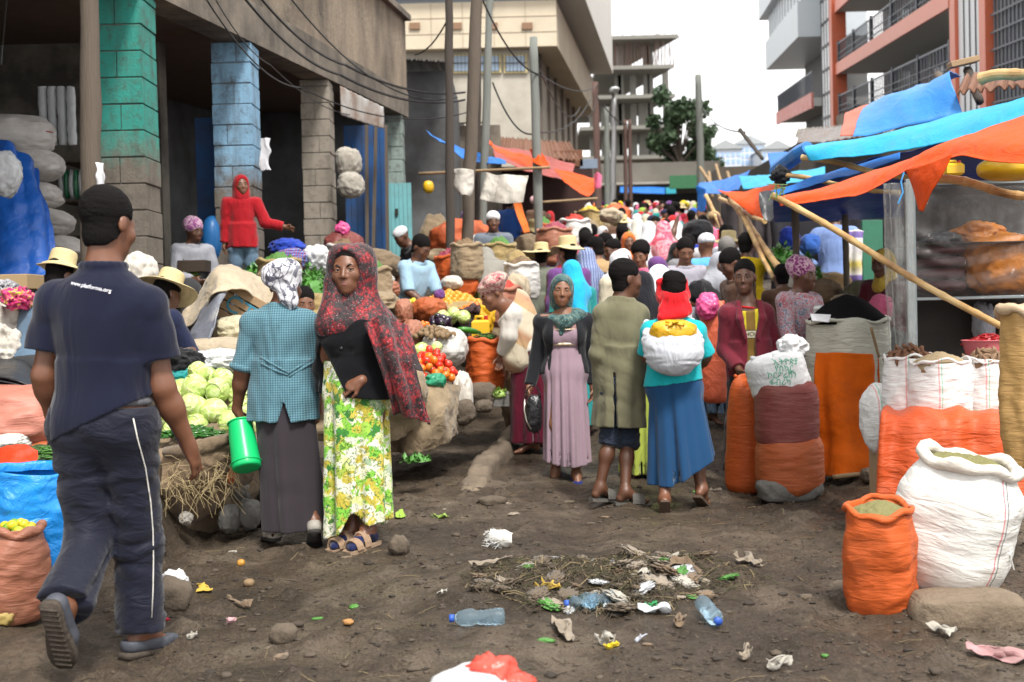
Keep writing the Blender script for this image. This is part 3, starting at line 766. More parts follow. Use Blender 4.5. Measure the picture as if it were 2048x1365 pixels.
# ================================================================== ground
def make_ground():
 xs=np.r_[np.linspace(-60,-9,18),np.linspace(-8.5,-4.2,20),np.arange(-4.1,3.9,.028),np.linspace(4,9,22),np.linspace(10,90,22)]
 ys=np.r_[np.linspace(-3,3.1,8),np.arange(3.2,9.5,.028),np.arange(9.5,14,.06),np.arange(14,40,.35),np.linspace(40,62,24),np.linspace(65,400,24)]
 X,Y=np.meshgrid(xs,ys,indexing='ij');x=X.ravel();y=Y.ravel();z=gz(x,np.minimum(y,62.0))
 p=np.stack([x,y,x*0],1);near=1-sst(13,24,y)
 lane=np.exp(-((x-.55-.09*(y-7))/1.15)**2)
 big=fbm(p*[.9,.55,1],3,3)*.020
 med=fbm(p*[3.2,2.2,1],4,11)*.024
 clod=np.maximum(fbm(p*8.5,3,23),0)**1.3*.046+fbm(p*22,2,31)*.006
 r1=-.035*np.exp(-((x-.25-.06*(y-5)-.06*np.sin(y*1.3))/.13)**2)+.02*np.exp(-((x-.50-.06*(y-5))/.10)**2)
 r2=-.03*np.exp(-((x-1.30-.08*(y-5)-.05*np.sin(y*1.7))/.13)**2)
 dump=.085*np.exp(-(((x-.42)/.75)**2+((y-5.75)/.45)**2))*(1+.5*fbm(p*6,3,40))
 k=.35+.65*(1-lane)
 z=z+near*(big+med*k+clod*k+(r1+r2)*sst(3.5,5,y)+dump)
 bank=sst(0,.3,bank_edge(y)-x)*near;z=z+bank*fbm(p*5,3,55)*.05
 n,m=X.shape;i=np.arange(n-1)[:,None]*m+np.arange(m-1)[None,:]
 q=np.stack([i,i+m,i+m+1,i+1],-1).reshape(-1,4)
 mt,t,b=_new('mud');v=coords(t)
 n1=noise(t,v,.8,6,.6);n2=noise(t,v,5,8,.65);n3=noise(t,v,30,6,.7);n4=noise(t,v,1.7,7,.6,.6)
 c=ramp(t,n1.outputs['Fac'],[(.36,(.040,.029,.020)),(.50,(.074,.055,.038)),(.62,(.125,.096,.068))])
 c=mixc(t,ramp(t,n2.outputs['Fac'],[(.42,0.0),(.66,.75)]),c,(.026,.019,.013))
 c=mixc(t,ramp(t,n4.outputs['Fac'],[(.56,0.0),(.66,.5)]),c,(.17,.135,.10))
 n6=noise(t,coords(t,(1,.6,1)),85,5,.75);c=mixc(t,ramp(t,n6.outputs['Fac'],[(.30,.85),(.50,0.0)]),c,(.017,.012,.008));c=mixc(t,ramp(t,n6.outputs['Fac'],[(.56,0.0),(.70,.6)]),c,(.165,.128,.09))
 c=mixc(t,ramp(t,n3.outputs['Fac'],[(.58,0.0),(.72,.5)]),c,(.17,.135,.098))
 t.links.new(c,b.inputs['Base Color'])
 wet=ramp(t,n2.outputs['Fac'],[(.40,.22),(.52,.55),(.66,.85)]);t.links.new(wet,b.inputs['Roughness']);b.inputs['Specular IOR Level'].default_value=.22
 nb=bump(t,b,n2.outputs['Fac'],.6,.05);n5=noise(t,v,70,6,.7);nb=bump(t,b,n3.outputs['Fac'],.6,.02,nb);nb=bump(t,b,n6.outputs['Fac'],.7,.014,nb);bump(t,b,n5.outputs['Fac'],.4,.008,nb)
 tag(obj('ground',mesh('ground',np.stack([x,y,z],1),q),mt),kind='structure')
 global GZ
 def GZ(px,py):
  ix=np.clip(np.searchsorted(xs,px)-1,0,n-2);iy=np.clip(np.searchsorted(ys,py)-1,0,m-2);Z=z.reshape(n,m)
  u=(px-xs[ix])/(xs[ix+1]-xs[ix]);w=(py-ys[iy])/(ys[iy+1]-ys[iy])
  return(Z[ix,iy]*(1-u)+Z[ix+1,iy]*u)*(1-w)+(Z[ix,iy+1]*(1-u)+Z[ix+1,iy+1]*u)*w
make_ground()
def GG(x,y,lift=0.0):
 p=G(x,y);return Vector((p.x,p.y,float(GZ(p.x,p.y))+lift))
 # ================================================================== materials of the setting
CONC=mat('grey_concrete',(.21,.195,.175),.9,.2,3,.6,25,.01,dirt=(.07,.06,.05),dirt_amt=.5,dscale=1.3)
DCONC=mat('stained_concrete',(.22,.185,.145),.92,.25,2,.6,25,.01,dirt=(.045,.04,.035),dirt_amt=.6,dscale=1.2)
ROUGH=mat('roughcast',(.30,.24,.175),.95,.3,22,1.0,34,.03,dirt=(.05,.043,.037),dirt_amt=.6,dscale=1.0,stretch=(1,1,.5))
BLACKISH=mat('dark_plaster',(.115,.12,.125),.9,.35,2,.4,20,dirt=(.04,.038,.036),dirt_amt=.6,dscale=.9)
WOODP=mat('weathered_pole_wood',(.125,.100,.078),.9,.35,3,.8,14,.012,stretch=(9,9,.6),dirt=(.05,.04,.032),dirt_amt=.4)
DARKP=mat('dark_pole_wood',(.055,.045,.038),.9,.35,3,.8,14,.012,stretch=(9,9,.6))
GREYP=mat('grey_pole',(.16,.17,.155),.85,.25,3,.5,14,.01,stretch=(6,6,.5))
mat('galvanised',(.25,.25,.25),.5,.1,metal=.6,bmp=0)
WIRE=mat('black_cable',(.012,.012,.013),.5,.1,bmp=0)
TIN=mat('corrugated_tin',(.20,.20,.20),.55,.3,2,.3,20,metal=.3,dirt=(.14,.07,.035),dirt_amt=.5)
RUST=mat('rusty_tin',(.17,.075,.04),.7,.4,3,.4,20,dirt=(.08,.03,.015),dirt_amt=.5)
GLASSD=mat('dark_glass',(.035,.045,.055),.15,.2,1,0,spec=.6)
def paintcol(name,top,z0,fade,bare=(.135,.115,.093)):
 """painted block: paint wears off towards the floor"""
 q,t,b=_new(name);v=coords(t);n=noise(t,v,5,7,.65);n2=noise(t,v,2,5)
 sp_=t.nodes.new('ShaderNodeSeparateXYZ');t.links.new(v,sp_.inputs[0])
 h=mth(t,'ADD',mth(t,'MULTIPLY',mth(t,'ADD',sp_.outputs[2],-z0),1/fade),mth(t,'MULTIPLY',mth(t,'ADD',n.outputs['Fac'],-.5),1.5))
 p=mixc(t,n2.outputs['Fac'],tuple(x*.75 for x in top),tuple(x*1.2 for x in top));g=mixc(t,n.outputs['Fac'],tuple(x*.6 for x in bare),tuple(x*1.35 for x in bare))
 c=mixc(t,ramp(t,h,[(.25,0.0),(.8,1.0)]),g,p);n3=noise(t,v,9,8,.7);c=mixc(t,ramp(t,n3.outputs['Fac'],[(.50,0.0),(.70,.8)]),c,tuple(x*.45 for x in bare));n5=noise(t,coords(t,(3,3,.5)),2,6,.7);c=mixc(t,ramp(t,n5.outputs['Fac'],[(.48,0.0),(.75,.7)]),c,tuple(x*.35 for x in bare))
 t.links.new(c,b.inputs['Base Color']);b.inputs['Roughness'].default_value=.85
 n4=noise(t,v,40,6,.65);bump(t,b,n4.outputs['Fac'],.6,.012);return q
 # ================================================================== left market building
def Xf(Y):return-2.90+.105*(Y-10)
def zb(Y):return 4.02+.062*(Y-11.5)
def zt(Y):return 5.95+.06*(Y-16)
LB=thing('market_building','old concrete market building with painted block columns, open front and roughcast upper wall','building',(-3.6,12,.6))
def slab(name,Y0,Y1,o0,o1,zf0,zf1,m,parent,n=1):
 mb=MB();ys=np.linspace(Y0,Y1,n+1)
 for a,c in zip(ys[:-1],ys[1:]):
  v=[(Xf(y)+o,y,z(y))for y in(a,c)for o in(o0,o1)for z in(zf0,zf1)]
  mb.add(v,[[0,1,3,2],[4,6,7,5],[0,4,5,1],[2,3,7,6],[0,2,6,4],[1,5,7,3]])
 return mb.build(name,m,parent)
slab('beam',4,21.5,-.30,.02,zb,lambda y:zb(y)+.42,DCONC,LB)
slab('upper_wall',4,21.5,-.28,.0,lambda y:zb(y)+.423,zt,ROUGH,LB)
slab('roof_edge',4,21.52,-6,.10,lambda y:zt(y)+.002,lambda y:zt(y)+.10,DCONC,LB)
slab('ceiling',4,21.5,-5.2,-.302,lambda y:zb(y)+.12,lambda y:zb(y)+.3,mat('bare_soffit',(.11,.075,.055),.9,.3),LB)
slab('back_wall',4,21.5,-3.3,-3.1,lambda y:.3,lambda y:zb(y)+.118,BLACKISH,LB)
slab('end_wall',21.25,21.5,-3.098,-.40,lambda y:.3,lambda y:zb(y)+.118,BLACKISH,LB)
slab('cross_wall',13.4,13.6,-3.098,-1.15,lambda y:.3,lambda y:zb(y)+.118,mat('pale_old_plaster',(.20,.185,.15),.9,.3,2,dirt=(.05,.045,.04),dirt_amt=.7,dscale=1.2),LB)
def column(Y,w,dpt,m,seed):
 rg=random.Random(seed);mb=MB();z=.45+float(rise(Y));top=zb(Y)-.003;k=0
 while z<top:
  h=min(.205,top-z);j=rg.uniform(-.006,.006);j2=rg.uniform(-.006,.006)
  x1=Xf(Y)+.012+j;cut=rg.uniform(.35,.65)if k%2 else None
  if cut:
   mb.box((x1-w,Y+j2,z),(x1-w+w*cut-.004,Y+dpt,z+h-.0035),bev=.005);mb.box((x1-w+w*cut+.004,Y+j2+.003,z),(x1,Y+dpt,z+h-.0035),bev=.005)
  else:mb.box((x1-w,Y+j2,z),(x1,Y+dpt,z+h-.0035),bev=.005)
  z+=.211;k+=1
 mb.box((Xf(Y)-w+.02,Y+.02,.4),(Xf(Y)-.008,Y+dpt-.02,top-.01),m=1)
 mb.build('column',[m,CONC],LB)
column(10.0,.355,.42,paintcol('teal_painted_block',(.022,.235,.19),2.35,.6),1)
column(12.8,.40,.42,paintcol('blue_painted_block',(.19,.35,.50),2.45,.6),2)
column(16.0,.36,.42,paintcol('bare_block',(.25,.22,.18),.5,.3,(.21,.18,.14)),3)
column(20.9,.34,.42,paintcol('greenish_block',(.22,.28,.26),2.0,.5),4)
bluep=mat('blue_door_paint',(.012,.075,.23),.6,.25,3,.3,10,dirt=(.03,.03,.04),dirt_amt=.5)
def pbox(name,x0,y0,x1,y1,d,th,m,parent=None,bev=.004):
 a=P(x0,y1,d);c=P(x1,y0,d);mb=MB();mb.box((a.x,d,a.z),(c.x,d+th,c.z),bev=bev);return mb.build(name,m,parent)
pbox('door',398,235,452,520,13.3,.05,bluep,LB)
def planks(name,x0,y0,x1,y1,d,n,m,parent,th=.04):
 a=P(x0,y1,d);c=P(x1,y0,d);mb=MB();w=(c.x-a.x)/n
 for i in range(n):mb.box((a.x+i*w+.003,d+(i%2)*.006,a.z),(a.x+(i+1)*w-.003,d+th,c.z),bev=.003)
 return mb.build(name,m,parent)
planks('door',695,250,770,560,18.4,7,bluep,LB)
td=planks('metal_door',776,366,822,520,20.6,6,mat('turquoise_paint',(.16,.42,.45),.6,.2,3,.2,dirt=(.1,.12,.11),dirt_amt=.4),LB)
mb=MB();a=P(790,425,20.55);mb.box((a.x,20.57,a.z-.05),(a.x+.05,20.60,a.z+.06));mb.build('handle',mat('iron',(.05,.045,.04),.5,metal=.6),td)
mb=MB()
for x,tilt in((733,2),(752,-6),(772,4)):
 p0=P(x+tilt,540,18.0);p1=P(x,250,18.0);mb.bar(p0,p1,.035,.03,4)
mb.build('timber_post',WOODP,LB)
v,q=sheet([[P(680,172,16.2),P(725,195,16.9),P(767,215,17.6)],[P(682,230,16.2),P(725,245,16.9),P(768,258,17.6)]],12,24,.004,6,3,.006,folds=(1,9,.012))
tag(obj('tin_board',mesh('tin_board',v,q),mat('pale_tin',(.42,.42,.40),.6,.2,3,.2,dirt=(.16,.08,.04),dirt_amt=.6,dscale=2),None),'pale rusted sheet of corrugated tin hanging under the beam of the market building','tin sheet')
def notice(x0,y0,x1,y1,d,seed,label,out=.0):
 rg=random.Random(seed);c=[[P(x0+(x1-x0)*i/3+rg.uniform(-3,3),y0+(y1-y0)*j/5+rg.uniform(-2,2),d-rg.uniform(0,.02))for i in range(4)]for j in range(6)]
 v,q=sheet(c,26,16,.004,9,seed,.0015);tag(obj('paper_notice',mesh('paper_notice',v,q),cloth('torn_paper',(.62,.63,.66),.06,wr=.3,dirt=(.35,.35,.4),dirt_amt=.3)),label,'paper','torn paper notices')
notice(192,325,209,398,8.80,3,'torn white paper notice curling off the nearest wooden pole')
notice(521,276,540,342,12.75,5,'torn white paper notice peeling off the blue painted column')
# ================================================================== poles
def pole(x0,y0,x1,y1,d,r,m,label,name='utility_pole',group='wooden utility poles',bands=0,d1=None):
 a=P(x1,y1,d);c=P(x0,y0,d1 or d);t=thing(name,label,'pole',(a.x,a.y,float(gz(a.x,a.y))-.05),group)
 u=(c-a).normalized();a2=a-u*max(0,(a.z-t.location.z))/max(u.z,.3)
 mb=MB();mb.bar(a2,c,r*1.12,r*.9,12,jit=r*.12,seg=14,seed=int(x0));mb.build('shaft',m,t,smooth=True)
 if bands:
  for k in range(bands):
   p=a2.lerp(c,.6+.09*k);mb=MB();mb.box((p.x-r*1.6,p.y-r*1.3,p.z-.03),(p.x+r*1.6,p.y+r*1.3,p.z+.03),bev=.005);mb.build('cable_clamp',mat('galvanised',(.25,.25,.25),.5,.1,metal=.6,bmp=0),t)
 return t
pole(176,-260,186,640,8.9,.072,WOODP,'thick weathered wooden pole with a torn paper, nearest on the left',bands=0)
pole(897,-160,900,470,15.0,.052,DARKP,'dark straight wooden pole left of the leaning pole',bands=0)
pole(962,-160,932,500,15.6,.078,WOODP,'thick leaning brown wooden pole in front of the white hanging cloth',bands=0)
pole(985,-160,966,420,17.5,.055,GREYP,'slim grey pole right behind the leaning brown pole',bands=0)
pole(956,92,952,470,18.2,.055,DARKP,'short dark pole ending below the cream building windows',bands=0)
pole(1067,75,1078,470,17.0,.062,GREYP,'grey green wooden pole with a cut top beside the orange tarps',bands=0)
pole(1190,165,1198,440,36,.10,mat('brown_pole',(.10,.06,.05),.85,.2),'brown pole at the right end of the cream building',bands=0)
pole(1213,215,1216,450,42,.10,GREYP,'grey pole just left of the street lamp')
pole(1250,240,1252,440,44,.07,MC['brown_pole'],'thin brown pole of a pair in front of the unfinished building, left')
pole(1259,240,1262,440,44,.07,MC['brown_pole'],'thin brown pole of a pair in front of the unfinished building, right')
pole(1396,150,1403,400,52,.15,GREYP,'tall tapering pole standing alone before the sky and dark tree',bands=0)
sl_=pole(1228,195,1226,450,40,.09,MC['galvanised'],'street lamp on a grey mast before the unfinished building','street_lamp',None)
sl_['category']='street lamp';mb=MB();p=P(1228,195,40);mb.bar(p,P(1222,183,39.6),.05);mb.build('arm',MC['galvanised'],sl_)
v,f=lump((.16,.30,.09),.02,2,1,3,loc=tuple(P(1229,180,39.5)));obj('lamp_head',mesh('lamp_head',v,f),mat('lamp_glass',(.5,.52,.52),.25,.05,bmp=0),sl_)
def cable(pts,r,sag,label,n=26):
 mb=MB();q=[P(*p)for p in pts]
 for a,c in zip(q[:-1],q[1:]):
  mb.tube([a.lerp(c,t)-Vector((0,0,4*sag*t*(1-t)))for t in np.linspace(0,1,n)],r,5)
 tag(mb.build('cable',WIRE),label,'cable','black overhead cables')
cable([(500,-30,11),(690,130,14),(930,185,16)],.014,.12,'thick black cable sagging across the roughcast wall to the leaning pole, upper of the pair')
cable([(468,-30,11),(680,150,14),(930,200,16)],.014,.14,'thick black cable sagging across the roughcast wall, lower of the pair')
cable([(395,-30,10),(600,175,14),(935,225,16)],.008,.2,'thin black cable running low across the beam to the poles')
cable([(415,-30,10),(540,130,13),(700,230,16.5)],.006,.1,'thin black wire dropping past the blue column')
cable([(560,-30,11),(760,165,15),(915,195,15.5)],.009,.1,'black cable along the top of the roughcast wall')
cable([(830,110,16),(900,30,15)],.010,.1,'black cable rising from the wall corner to the dark pole')
cable([(985,165,17),(1075,265,17),(1180,200,34)],.012,.25,'black cable looping from the grey pole past the cut pole')
cable([(965,0,16),(1080,150,17),(1195,170,36)],.012,.2,'black cable hung in front of the cream overhang')
cable([(1080,140,17),(1160,215,30),(1195,190,36)],.012,.4,'black cable bunch hanging under the cream overhang')
cable([(1405,215,52),(1490,265,24)],.02,.25,'black cable from the tall lone pole to a leaning stick')
cable([(1195,195,36),(1260,250,44)],.02,.2,'black cable between the far poles')
cable([(15,-20,8),(5,90,8.2),(2,130,8.2)],.006,.0,'thin cable hanging at the left picture edge')
# ================================================================== cream building behind
CREAM=mat('cream_tile',(.52,.45,.34),.7,.08,2,.15,12,dirt=(.30,.25,.19),dirt_amt=.3,dscale=.6)
LIGHTC=mat('pale_render',(.44,.41,.35),.85,.12,1,.2,8,dirt=(.16,.14,.11),dirt_amt=.5,dscale=.5)
CB=thing('office_building','cream tiled office building with overhanging upper floors behind the pole','building',(0,40,3))
SD=Vector((.150,1,.0)).normalized()
def wallp(name,base,L_,depth,z0,z1,m,left):
 """box whose front right corner is base; runs left by `left` and back along the street by L_"""
 b0=Vector((base[0],base[1],0));b1=b0+SD*L_;pts=[(b0.x-left,b0.y,z0),(b0.x,b0.y,z0),(b1.x,b1.y,z0),(b1.x-left,b1.y,z0)]
 mb=MB();mb.prism([Vector(q)for q in pts],(0,0,0),(0,0,z1-z0));return mb.build(name,m,CB)
cA=P(1114,92,40);cL=P(1072,150,40.4)
wallp('lower_wall',(cL.x,40.5),14,0,2.0,cA.z-.002,LIGHTC,9)
wallp('overhang',(cA.x,40),15,0,cA.z,cA.z+1.45,CREAM,9)
wallp('window_band',(cA.x-.35,40.35),14.3,0,cA.z+1.452,cA.z+2.30,mat('slate_glazing',(.16,.19,.22),.25,.2,2,0,spec=.6),8.4)  # recessed dark windows: slate blue glass, slightly mottled
c2=P(1220,132,53)
wallp('upper_overhang',(c2.x-SD.x/SD.y*13.4,39.6),15.4,0,c2.z,c2.z+3.2,mat('white_render',(.60,.59,.56),.8,.06,1),9.6)
for x in(830,913,985,1055):mb=MB();a=P(x-11,60,39.98);mb.box((a.x,39.93,a.z),(a.x+.34,39.998,a.z+.22),bev=.01);mb.build('wall_plaque',mat('brown_plaque',(.22,.13,.08),.8,.1),CB)
mb=MB()
for z in(cA.z+.45,cA.z+.95):mb.box((cA.x-9,39.985,z),(cA.x,39.999,z+.02))
for i in range(9):mb.box((cA.x-1-i,39.985,cA.z+.02),(cA.x-.98-i,39.998,cA.z+1.43))
mb.build('tile_joint',mat('joint',(.33,.28,.21),.9),CB)
for i in range(3):
 x0=904+i*52;a=P(x0,147,40.4);c=P(x0+46,108,40.4);w=MB()
 w.box((a.x,40.40,a.z),(c.x,40.48,c.z));wo_=w.build('window',mat('yellow_frame',(.50,.42,.22),.7,.1),CB)
 g=MB();g.box((a.x+.07,40.37,a.z+.06),(c.x-.07,40.398,c.z-.06));g.build('pane',mat('blue_pane',(.22,.30,.40),.2,.15,3,0,spec=.6),wo_)
 g=MB()
 for k in range(6):g.box((a.x+.06+k*.12,40.34,a.z),(a.x+.075+k*.12,40.355,c.z))
 g.box((a.x,40.335,(a.z+c.z)/2),(c.x,40.35,(a.z+c.z)/2+.02));g.build('grille',mat('iron',(.05,.045,.04),.5),wo_)
mb=MB()
for i in range(6):
 p=Vector((cL.x+.02,41.2+i*2.2,0))+Vector((SD.x/SD.y*(.7+i*2.2),0,0));mb.box((p.x-.1,p.y,2.4),(p.x+.09,p.y+.35,cA.z-.004))
mb.build('pilaster',mat('dark_pilaster',(.12,.10,.085),.9),CB)
mb=MB();b0=Vector((cL.x+.015,40.48,2));mb.prism([b0,b0+SD*13.5,b0+SD*13.5+Vector((.03,0,0)),b0+Vector((.03,0,0))],(0,0,0),(0,0,3.6));mb.build('dado',mat('olive_dado',(.17,.17,.10),.9,.15),CB)
def corrug(a,c,d,e,n,m,name,label,group=None,amp=.02,thick=.01,cat='roof sheet',parent=None):
 v,q=sheet([[a,c],[d,e]],8,n*6,0,thick=thick,folds=(1,n,amp));o=obj(name,mesh(name,v,q),m,parent)
 if label:tag(o,label,cat,group)
 return o
SH=thing('market_shed','dark lean-to shed with tin eaves between the market building and the cream building','shed',(-1.5,24,1.4))
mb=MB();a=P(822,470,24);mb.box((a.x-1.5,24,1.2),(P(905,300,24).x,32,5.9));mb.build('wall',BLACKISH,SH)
corrug(P(800,118,22.5),P(893,124,22.5),P(810,150,26),P(905,150,26),14,mat('dark_tin',(.06,.06,.065),.5,.3,metal=.3),'eaves',None,parent=SH)
SH2=thing('market_shed','low pale shed with a white wall top right of the leaning pole','shed',(-.9,28,1.9))
mb=MB();a=P(888,420,28);c=P(1000,250,28);mb.box((a.x,28,1.8),(c.x,31,c.z));mb.build('wall',DCONC,SH2)
mb=MB();a=P(886,247,27.8);c=P(975,200,27.8);mb.box((a.x,27.8,a.z),(c.x,27.98,c.z),bev=.01);mb.build('fascia',LIGHTC,SH2)
SH3=thing('market_shed','dark stall front with rusty tin roof under the orange tarps on the left','shed',(1.2,30,2.2))
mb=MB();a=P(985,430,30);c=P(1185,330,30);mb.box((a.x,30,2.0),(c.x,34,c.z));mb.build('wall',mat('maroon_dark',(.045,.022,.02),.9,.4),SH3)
corrug(P(1000,275,33),P(1140,285,33),P(985,310,27),P(1160,322,27),18,RUST,'roof',None,parent=SH3,amp=.03)
mb=MB();a=P(1105,335,29);c=P(1165,300,29);mb.box((a.x,29,a.z),(c.x,29.2,c.z),bev=.01);mb.build('rusty_panel',RUST,SH3)
pbox('grey_panel',1160,318,1195,338,29,.1,mat('blue_grey_panel',(.16,.2,.26),.7),SH3)
# ================================================================== far end of the street
WL=thing('concrete_wall_building','long stained concrete building closing the far end of the street','building',(8,66,5.3))
a=P(1168,440,66);c=P(1440,322,66);mb=MB();mb.box((a.x-3,66,3),(c.x,72,c.z));mb.build('wall',mat('far_block_wall',(.17,.16,.14),.9,.2,1,.2,4,dirt=(.09,.08,.07),dirt_amt=.5,dscale=.5),WL)
mb=MB();a=P(1190,372,65.2);c=P(1420,362,65.2);mb.box((a.x,65,a.z),(c.x,65.998,c.z));mb.build('canopy',LIGHTC,WL)
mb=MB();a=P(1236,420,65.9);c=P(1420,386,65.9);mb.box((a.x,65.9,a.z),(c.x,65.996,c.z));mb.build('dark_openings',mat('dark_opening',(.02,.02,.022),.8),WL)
v,q=sheet([[P(1240,374,64.9),P(1330,375,64.9)],[P(1240,386,63.6),P(1330,388,63.6)]],6,20,.02,2,3,.01)
TB=tarpmat('blue_tarp',(.012,.15,.52),.5,spec=.2,trans=.12);TC=tarpmat('cyan_tarp',(.02,.36,.60),.5,spec=.2,trans=.15,wr=.6);TO=tarpmat('orange_tarp',(.74,.088,.012),.55,trans=.22,wr=.7,spec=.15,dirt_amt=.14);TD=tarpmat('deep_blue_tarp',(.008,.055,.26),.45,trans=.35)
tag(obj('awning',mesh('awning',v,q),TB),'long plain blue awning on the far concrete building','awning')
pbox('sign_panel',1332,375,1352,388,64.8,.1,mat('cyan_sign',(.05,.4,.5),.6),WL)
mb=MB();a=P(1440,440,60);c=P(1600,330,60);mb.box((a.x,60,4),(c.x,64,c.z));tag(mb.build('brick_wall',mat('brown_far_wall',(.09,.075,.06),.9,.3,1)),'brown wall beside the far concrete building, behind the stall poles','wall')
pbox('shop_board',1340,350,1400,378,63.5,.2,mat('green_board',(.04,.15,.07),.7,.3));bpy.data.objects['shop_board'].parent=None
tag(bpy.data.objects['shop_board'],'faded green shop board above the far crowd','board')
UB=thing('unfinished_building','unfinished concrete frame of bare slabs and columns with scaffold poles on top','building',(12,124,6))
for i,(y,x0,x1,dd)in enumerate(((72,1222,1357,5),(133,1192,1346,7),(192,1166,1351,7),(254,1160,1354,7),(314,1156,1360,7))):
 a=P(x0,y,118);c=P(x1,y,118);th=.35;sk=2.2
 mb=MB();mb.prism([Vector((a.x,118,a.z)),Vector((c.x,118,a.z)),Vector((c.x-3.4,118+dd+8,a.z)),Vector((a.x,118+dd+8,a.z))],(0,0,0),(0,0,-th));mb.build('slab',mat('raw_slab',(.19,.185,.165),.9,.15),UB)
cols=[(1247,72,400),(1298,72,400),(1306,72,400),(1187,192,320),(1210,192,330),(1240,133,330),(1318,254,330),(1228,192,330),(1270,133,330),(1335,133,330),(1285,192,330)]
for x,y0,y1 in cols:
 a=P(x,y1,121);c=P(x+3,y0,121);mb=MB();mb.box((a.x-.28,121,a.z),(a.x+.28,121.6,c.z));mb.build('concrete_column',MC['raw_slab'],UB)
mb=MB()
for k in range(24):
 x=1215+k*6;mb.bar(P(x,138,119.5),P(x+random.Random(k).uniform(-4,6),72,119.5),.05,n=4)
mb.build('scaffold_pole',mat('scaffold_wood',(.17,.10,.08),.9),UB)
mb=MB()
for k in range(16):
 rg=random.Random(k);x=1302+rg.uniform(0,46);mb.bar(P(x,135,118.6),P(x+rg.uniform(-4,10),rg.uniform(45,80),118.6),.022,n=4)
for k in range(7):x=1245+k*12+(k%2)*8;mb.bar(P(x,73,121),P(x,40+(k*13)%14,121),.05,n=4)
mb.build('rebar',mat('rebar_iron',(.14,.10,.09),.8),UB)
for k,(x0,x1,y0,y1,dd,lab)in enumerate(((1420,1482,292,326,150,'left'),(1470,1530,282,326,160,'middle'),(1525,1585,292,326,154,'right'))):
 B_=thing('apartment_block','far blue and white apartment block, %s of three under the white sky'%lab,'building',P((x0+x1)/2,y1+40,dd))
 a=P(x0,y1+40,dd);c=P(x1,y0+6,dd);mb=MB();mb.box((a.x,dd,a.z),(c.x,dd+12,c.z));mb.build('wall',mat('far_white_wall',(.55,.58,.62),.8,.06),B_)
 mb=MB();mb.prism([Vector((a.x-.3,dd-.3,c.z)),Vector((c.x+.3,dd-.3,c.z)),Vector(((a.x+c.x)/2,dd-.3,c.z+1.1))],(0,0,0),(0,12.5,0));mb.build('roof',mat('far_grey_roof',(.30,.32,.33),.7),B_)
 n=6
 for r in range(4):
  for s_ in range(n):
   w=(c.x-a.x)/n;z0=c.z-.95-r*.85;mb=MB();mb.box((a.x+s_*w+.1,dd-.06,z0),(a.x+(s_+1)*w-.1,dd-.005,z0+.6));mb.build('window',mat('blue_glazing',(.28,.40,.60),.3,.2,1,0),B_)
   # ================================================================== trees
LEAF=mat('dark_foliage',(.035,.062,.028),.7,.5,1.2,0);LEAF2=mat('light_foliage',(.075,.105,.045),.7,.4,1.2,0);BARK=mat('bark',(.07,.055,.045),.9,.3)
def tree(label,x,y,d,w,h,trunk_h,n,leaf,seed):
 b=P(x,y,d);base=Vector((b.x,b.y,b.z));t=thing('tree',label,'tree',base);rg=np.random.RandomState(seed)
 mb=MB();mb.bar(base,base+Vector((0,0,trunk_h+h*.4)),.35,.15,8,jit=.1,seg=6)
 cl=[]
 for k in range(26):
  a=rg.rand()*6.28;rr=rg.rand()**.6*w*.5;zz=trunk_h+rg.rand()**.9*h;rr*=1-.55*max(0,(zz-trunk_h)/h-.35)
  c=np.array([rr*math.cos(a),rr*math.sin(a),zz]);cl.append((c,(.10+.10*rg.rand())*w));mb.bar(base+Vector((0,0,trunk_h*.8+.3*(zz-trunk_h))),base+Vector(c),.10,.03,5)
 mb.build('trunk',BARK,t)
 V=[];Q=[]
 for c,r in cl:
  m=int(n/26);dv=rg.randn(m,3);dv/=np.linalg.norm(dv,axis=1)[:,None];pos=c+dv*r*(rg.rand(m,1)**.45)
  u=rg.randn(m,3);u/=np.linalg.norm(u,axis=1)[:,None];w_=np.cross(u,rg.randn(m,3));w_/=np.linalg.norm(w_,axis=1)[:,None];s=.035*w*(.6+rg.rand(m,1)*.8)
  b0=len(V)and sum(len(x_)for x_ in V);V.append(np.concatenate([pos-u*s-w_*s*.6,pos+u*s-w_*s*.6,pos+u*s*.7+w_*s*.7,pos-u*s*.7+w_*s*.7],1).reshape(-1,3));Q.append(np.arange(m*4).reshape(-1,4)+b0)
 V=np.concatenate(V)+np.array(base);obj('crown',mesh('crown',V,np.concatenate(Q),smooth=False),leaf,t)
tree('tall dark green tree behind the unfinished building',1362,395,105,5.4,6.4,2.4,5200,LEAF,3)
tree('lower dark tree right of the tall lone pole',1408,395,112,3.4,4.2,2.2,2600,LEAF,8)
# ================================================================== right hand building with balconies
RB=thing('balcony_building','modern white and orange building with railed balconies above the stalls','building',(13,50,5))
def Xr(Y,o=0):return 8.1+.12*Y+o
def zr(z,Y):return z+.1*(Y-34)
def rbox(mb,Y0,Y1,o0,o1,z0,z1,m=0):
 v=[(Xr(y,o),y,zr(z,y))for y in(Y0,Y1)for o in(o0,o1)for z in(z0,z1)]
 mb.add(v,[[0,1,3,2],[4,6,7,5],[0,4,5,1],[2,3,7,6],[0,2,6,4],[1,5,7,3]],m)
def rpart(name,m,boxes,smooth=False):
 mb=MB()
 for q in boxes:rbox(mb,*q)
 return mb.build(name,m,RB)
ORG=mat('orange_cladding',(.52,.13,.065),.4,.1,2,.1,8,dirt=(.5,.2,.15),dirt_amt=.25);WPAN=mat('white_panel',(.60,.62,.64),.5,.05,1,.05);SOF=mat('grey_soffit',(.36,.36,.35),.8,.08,1)
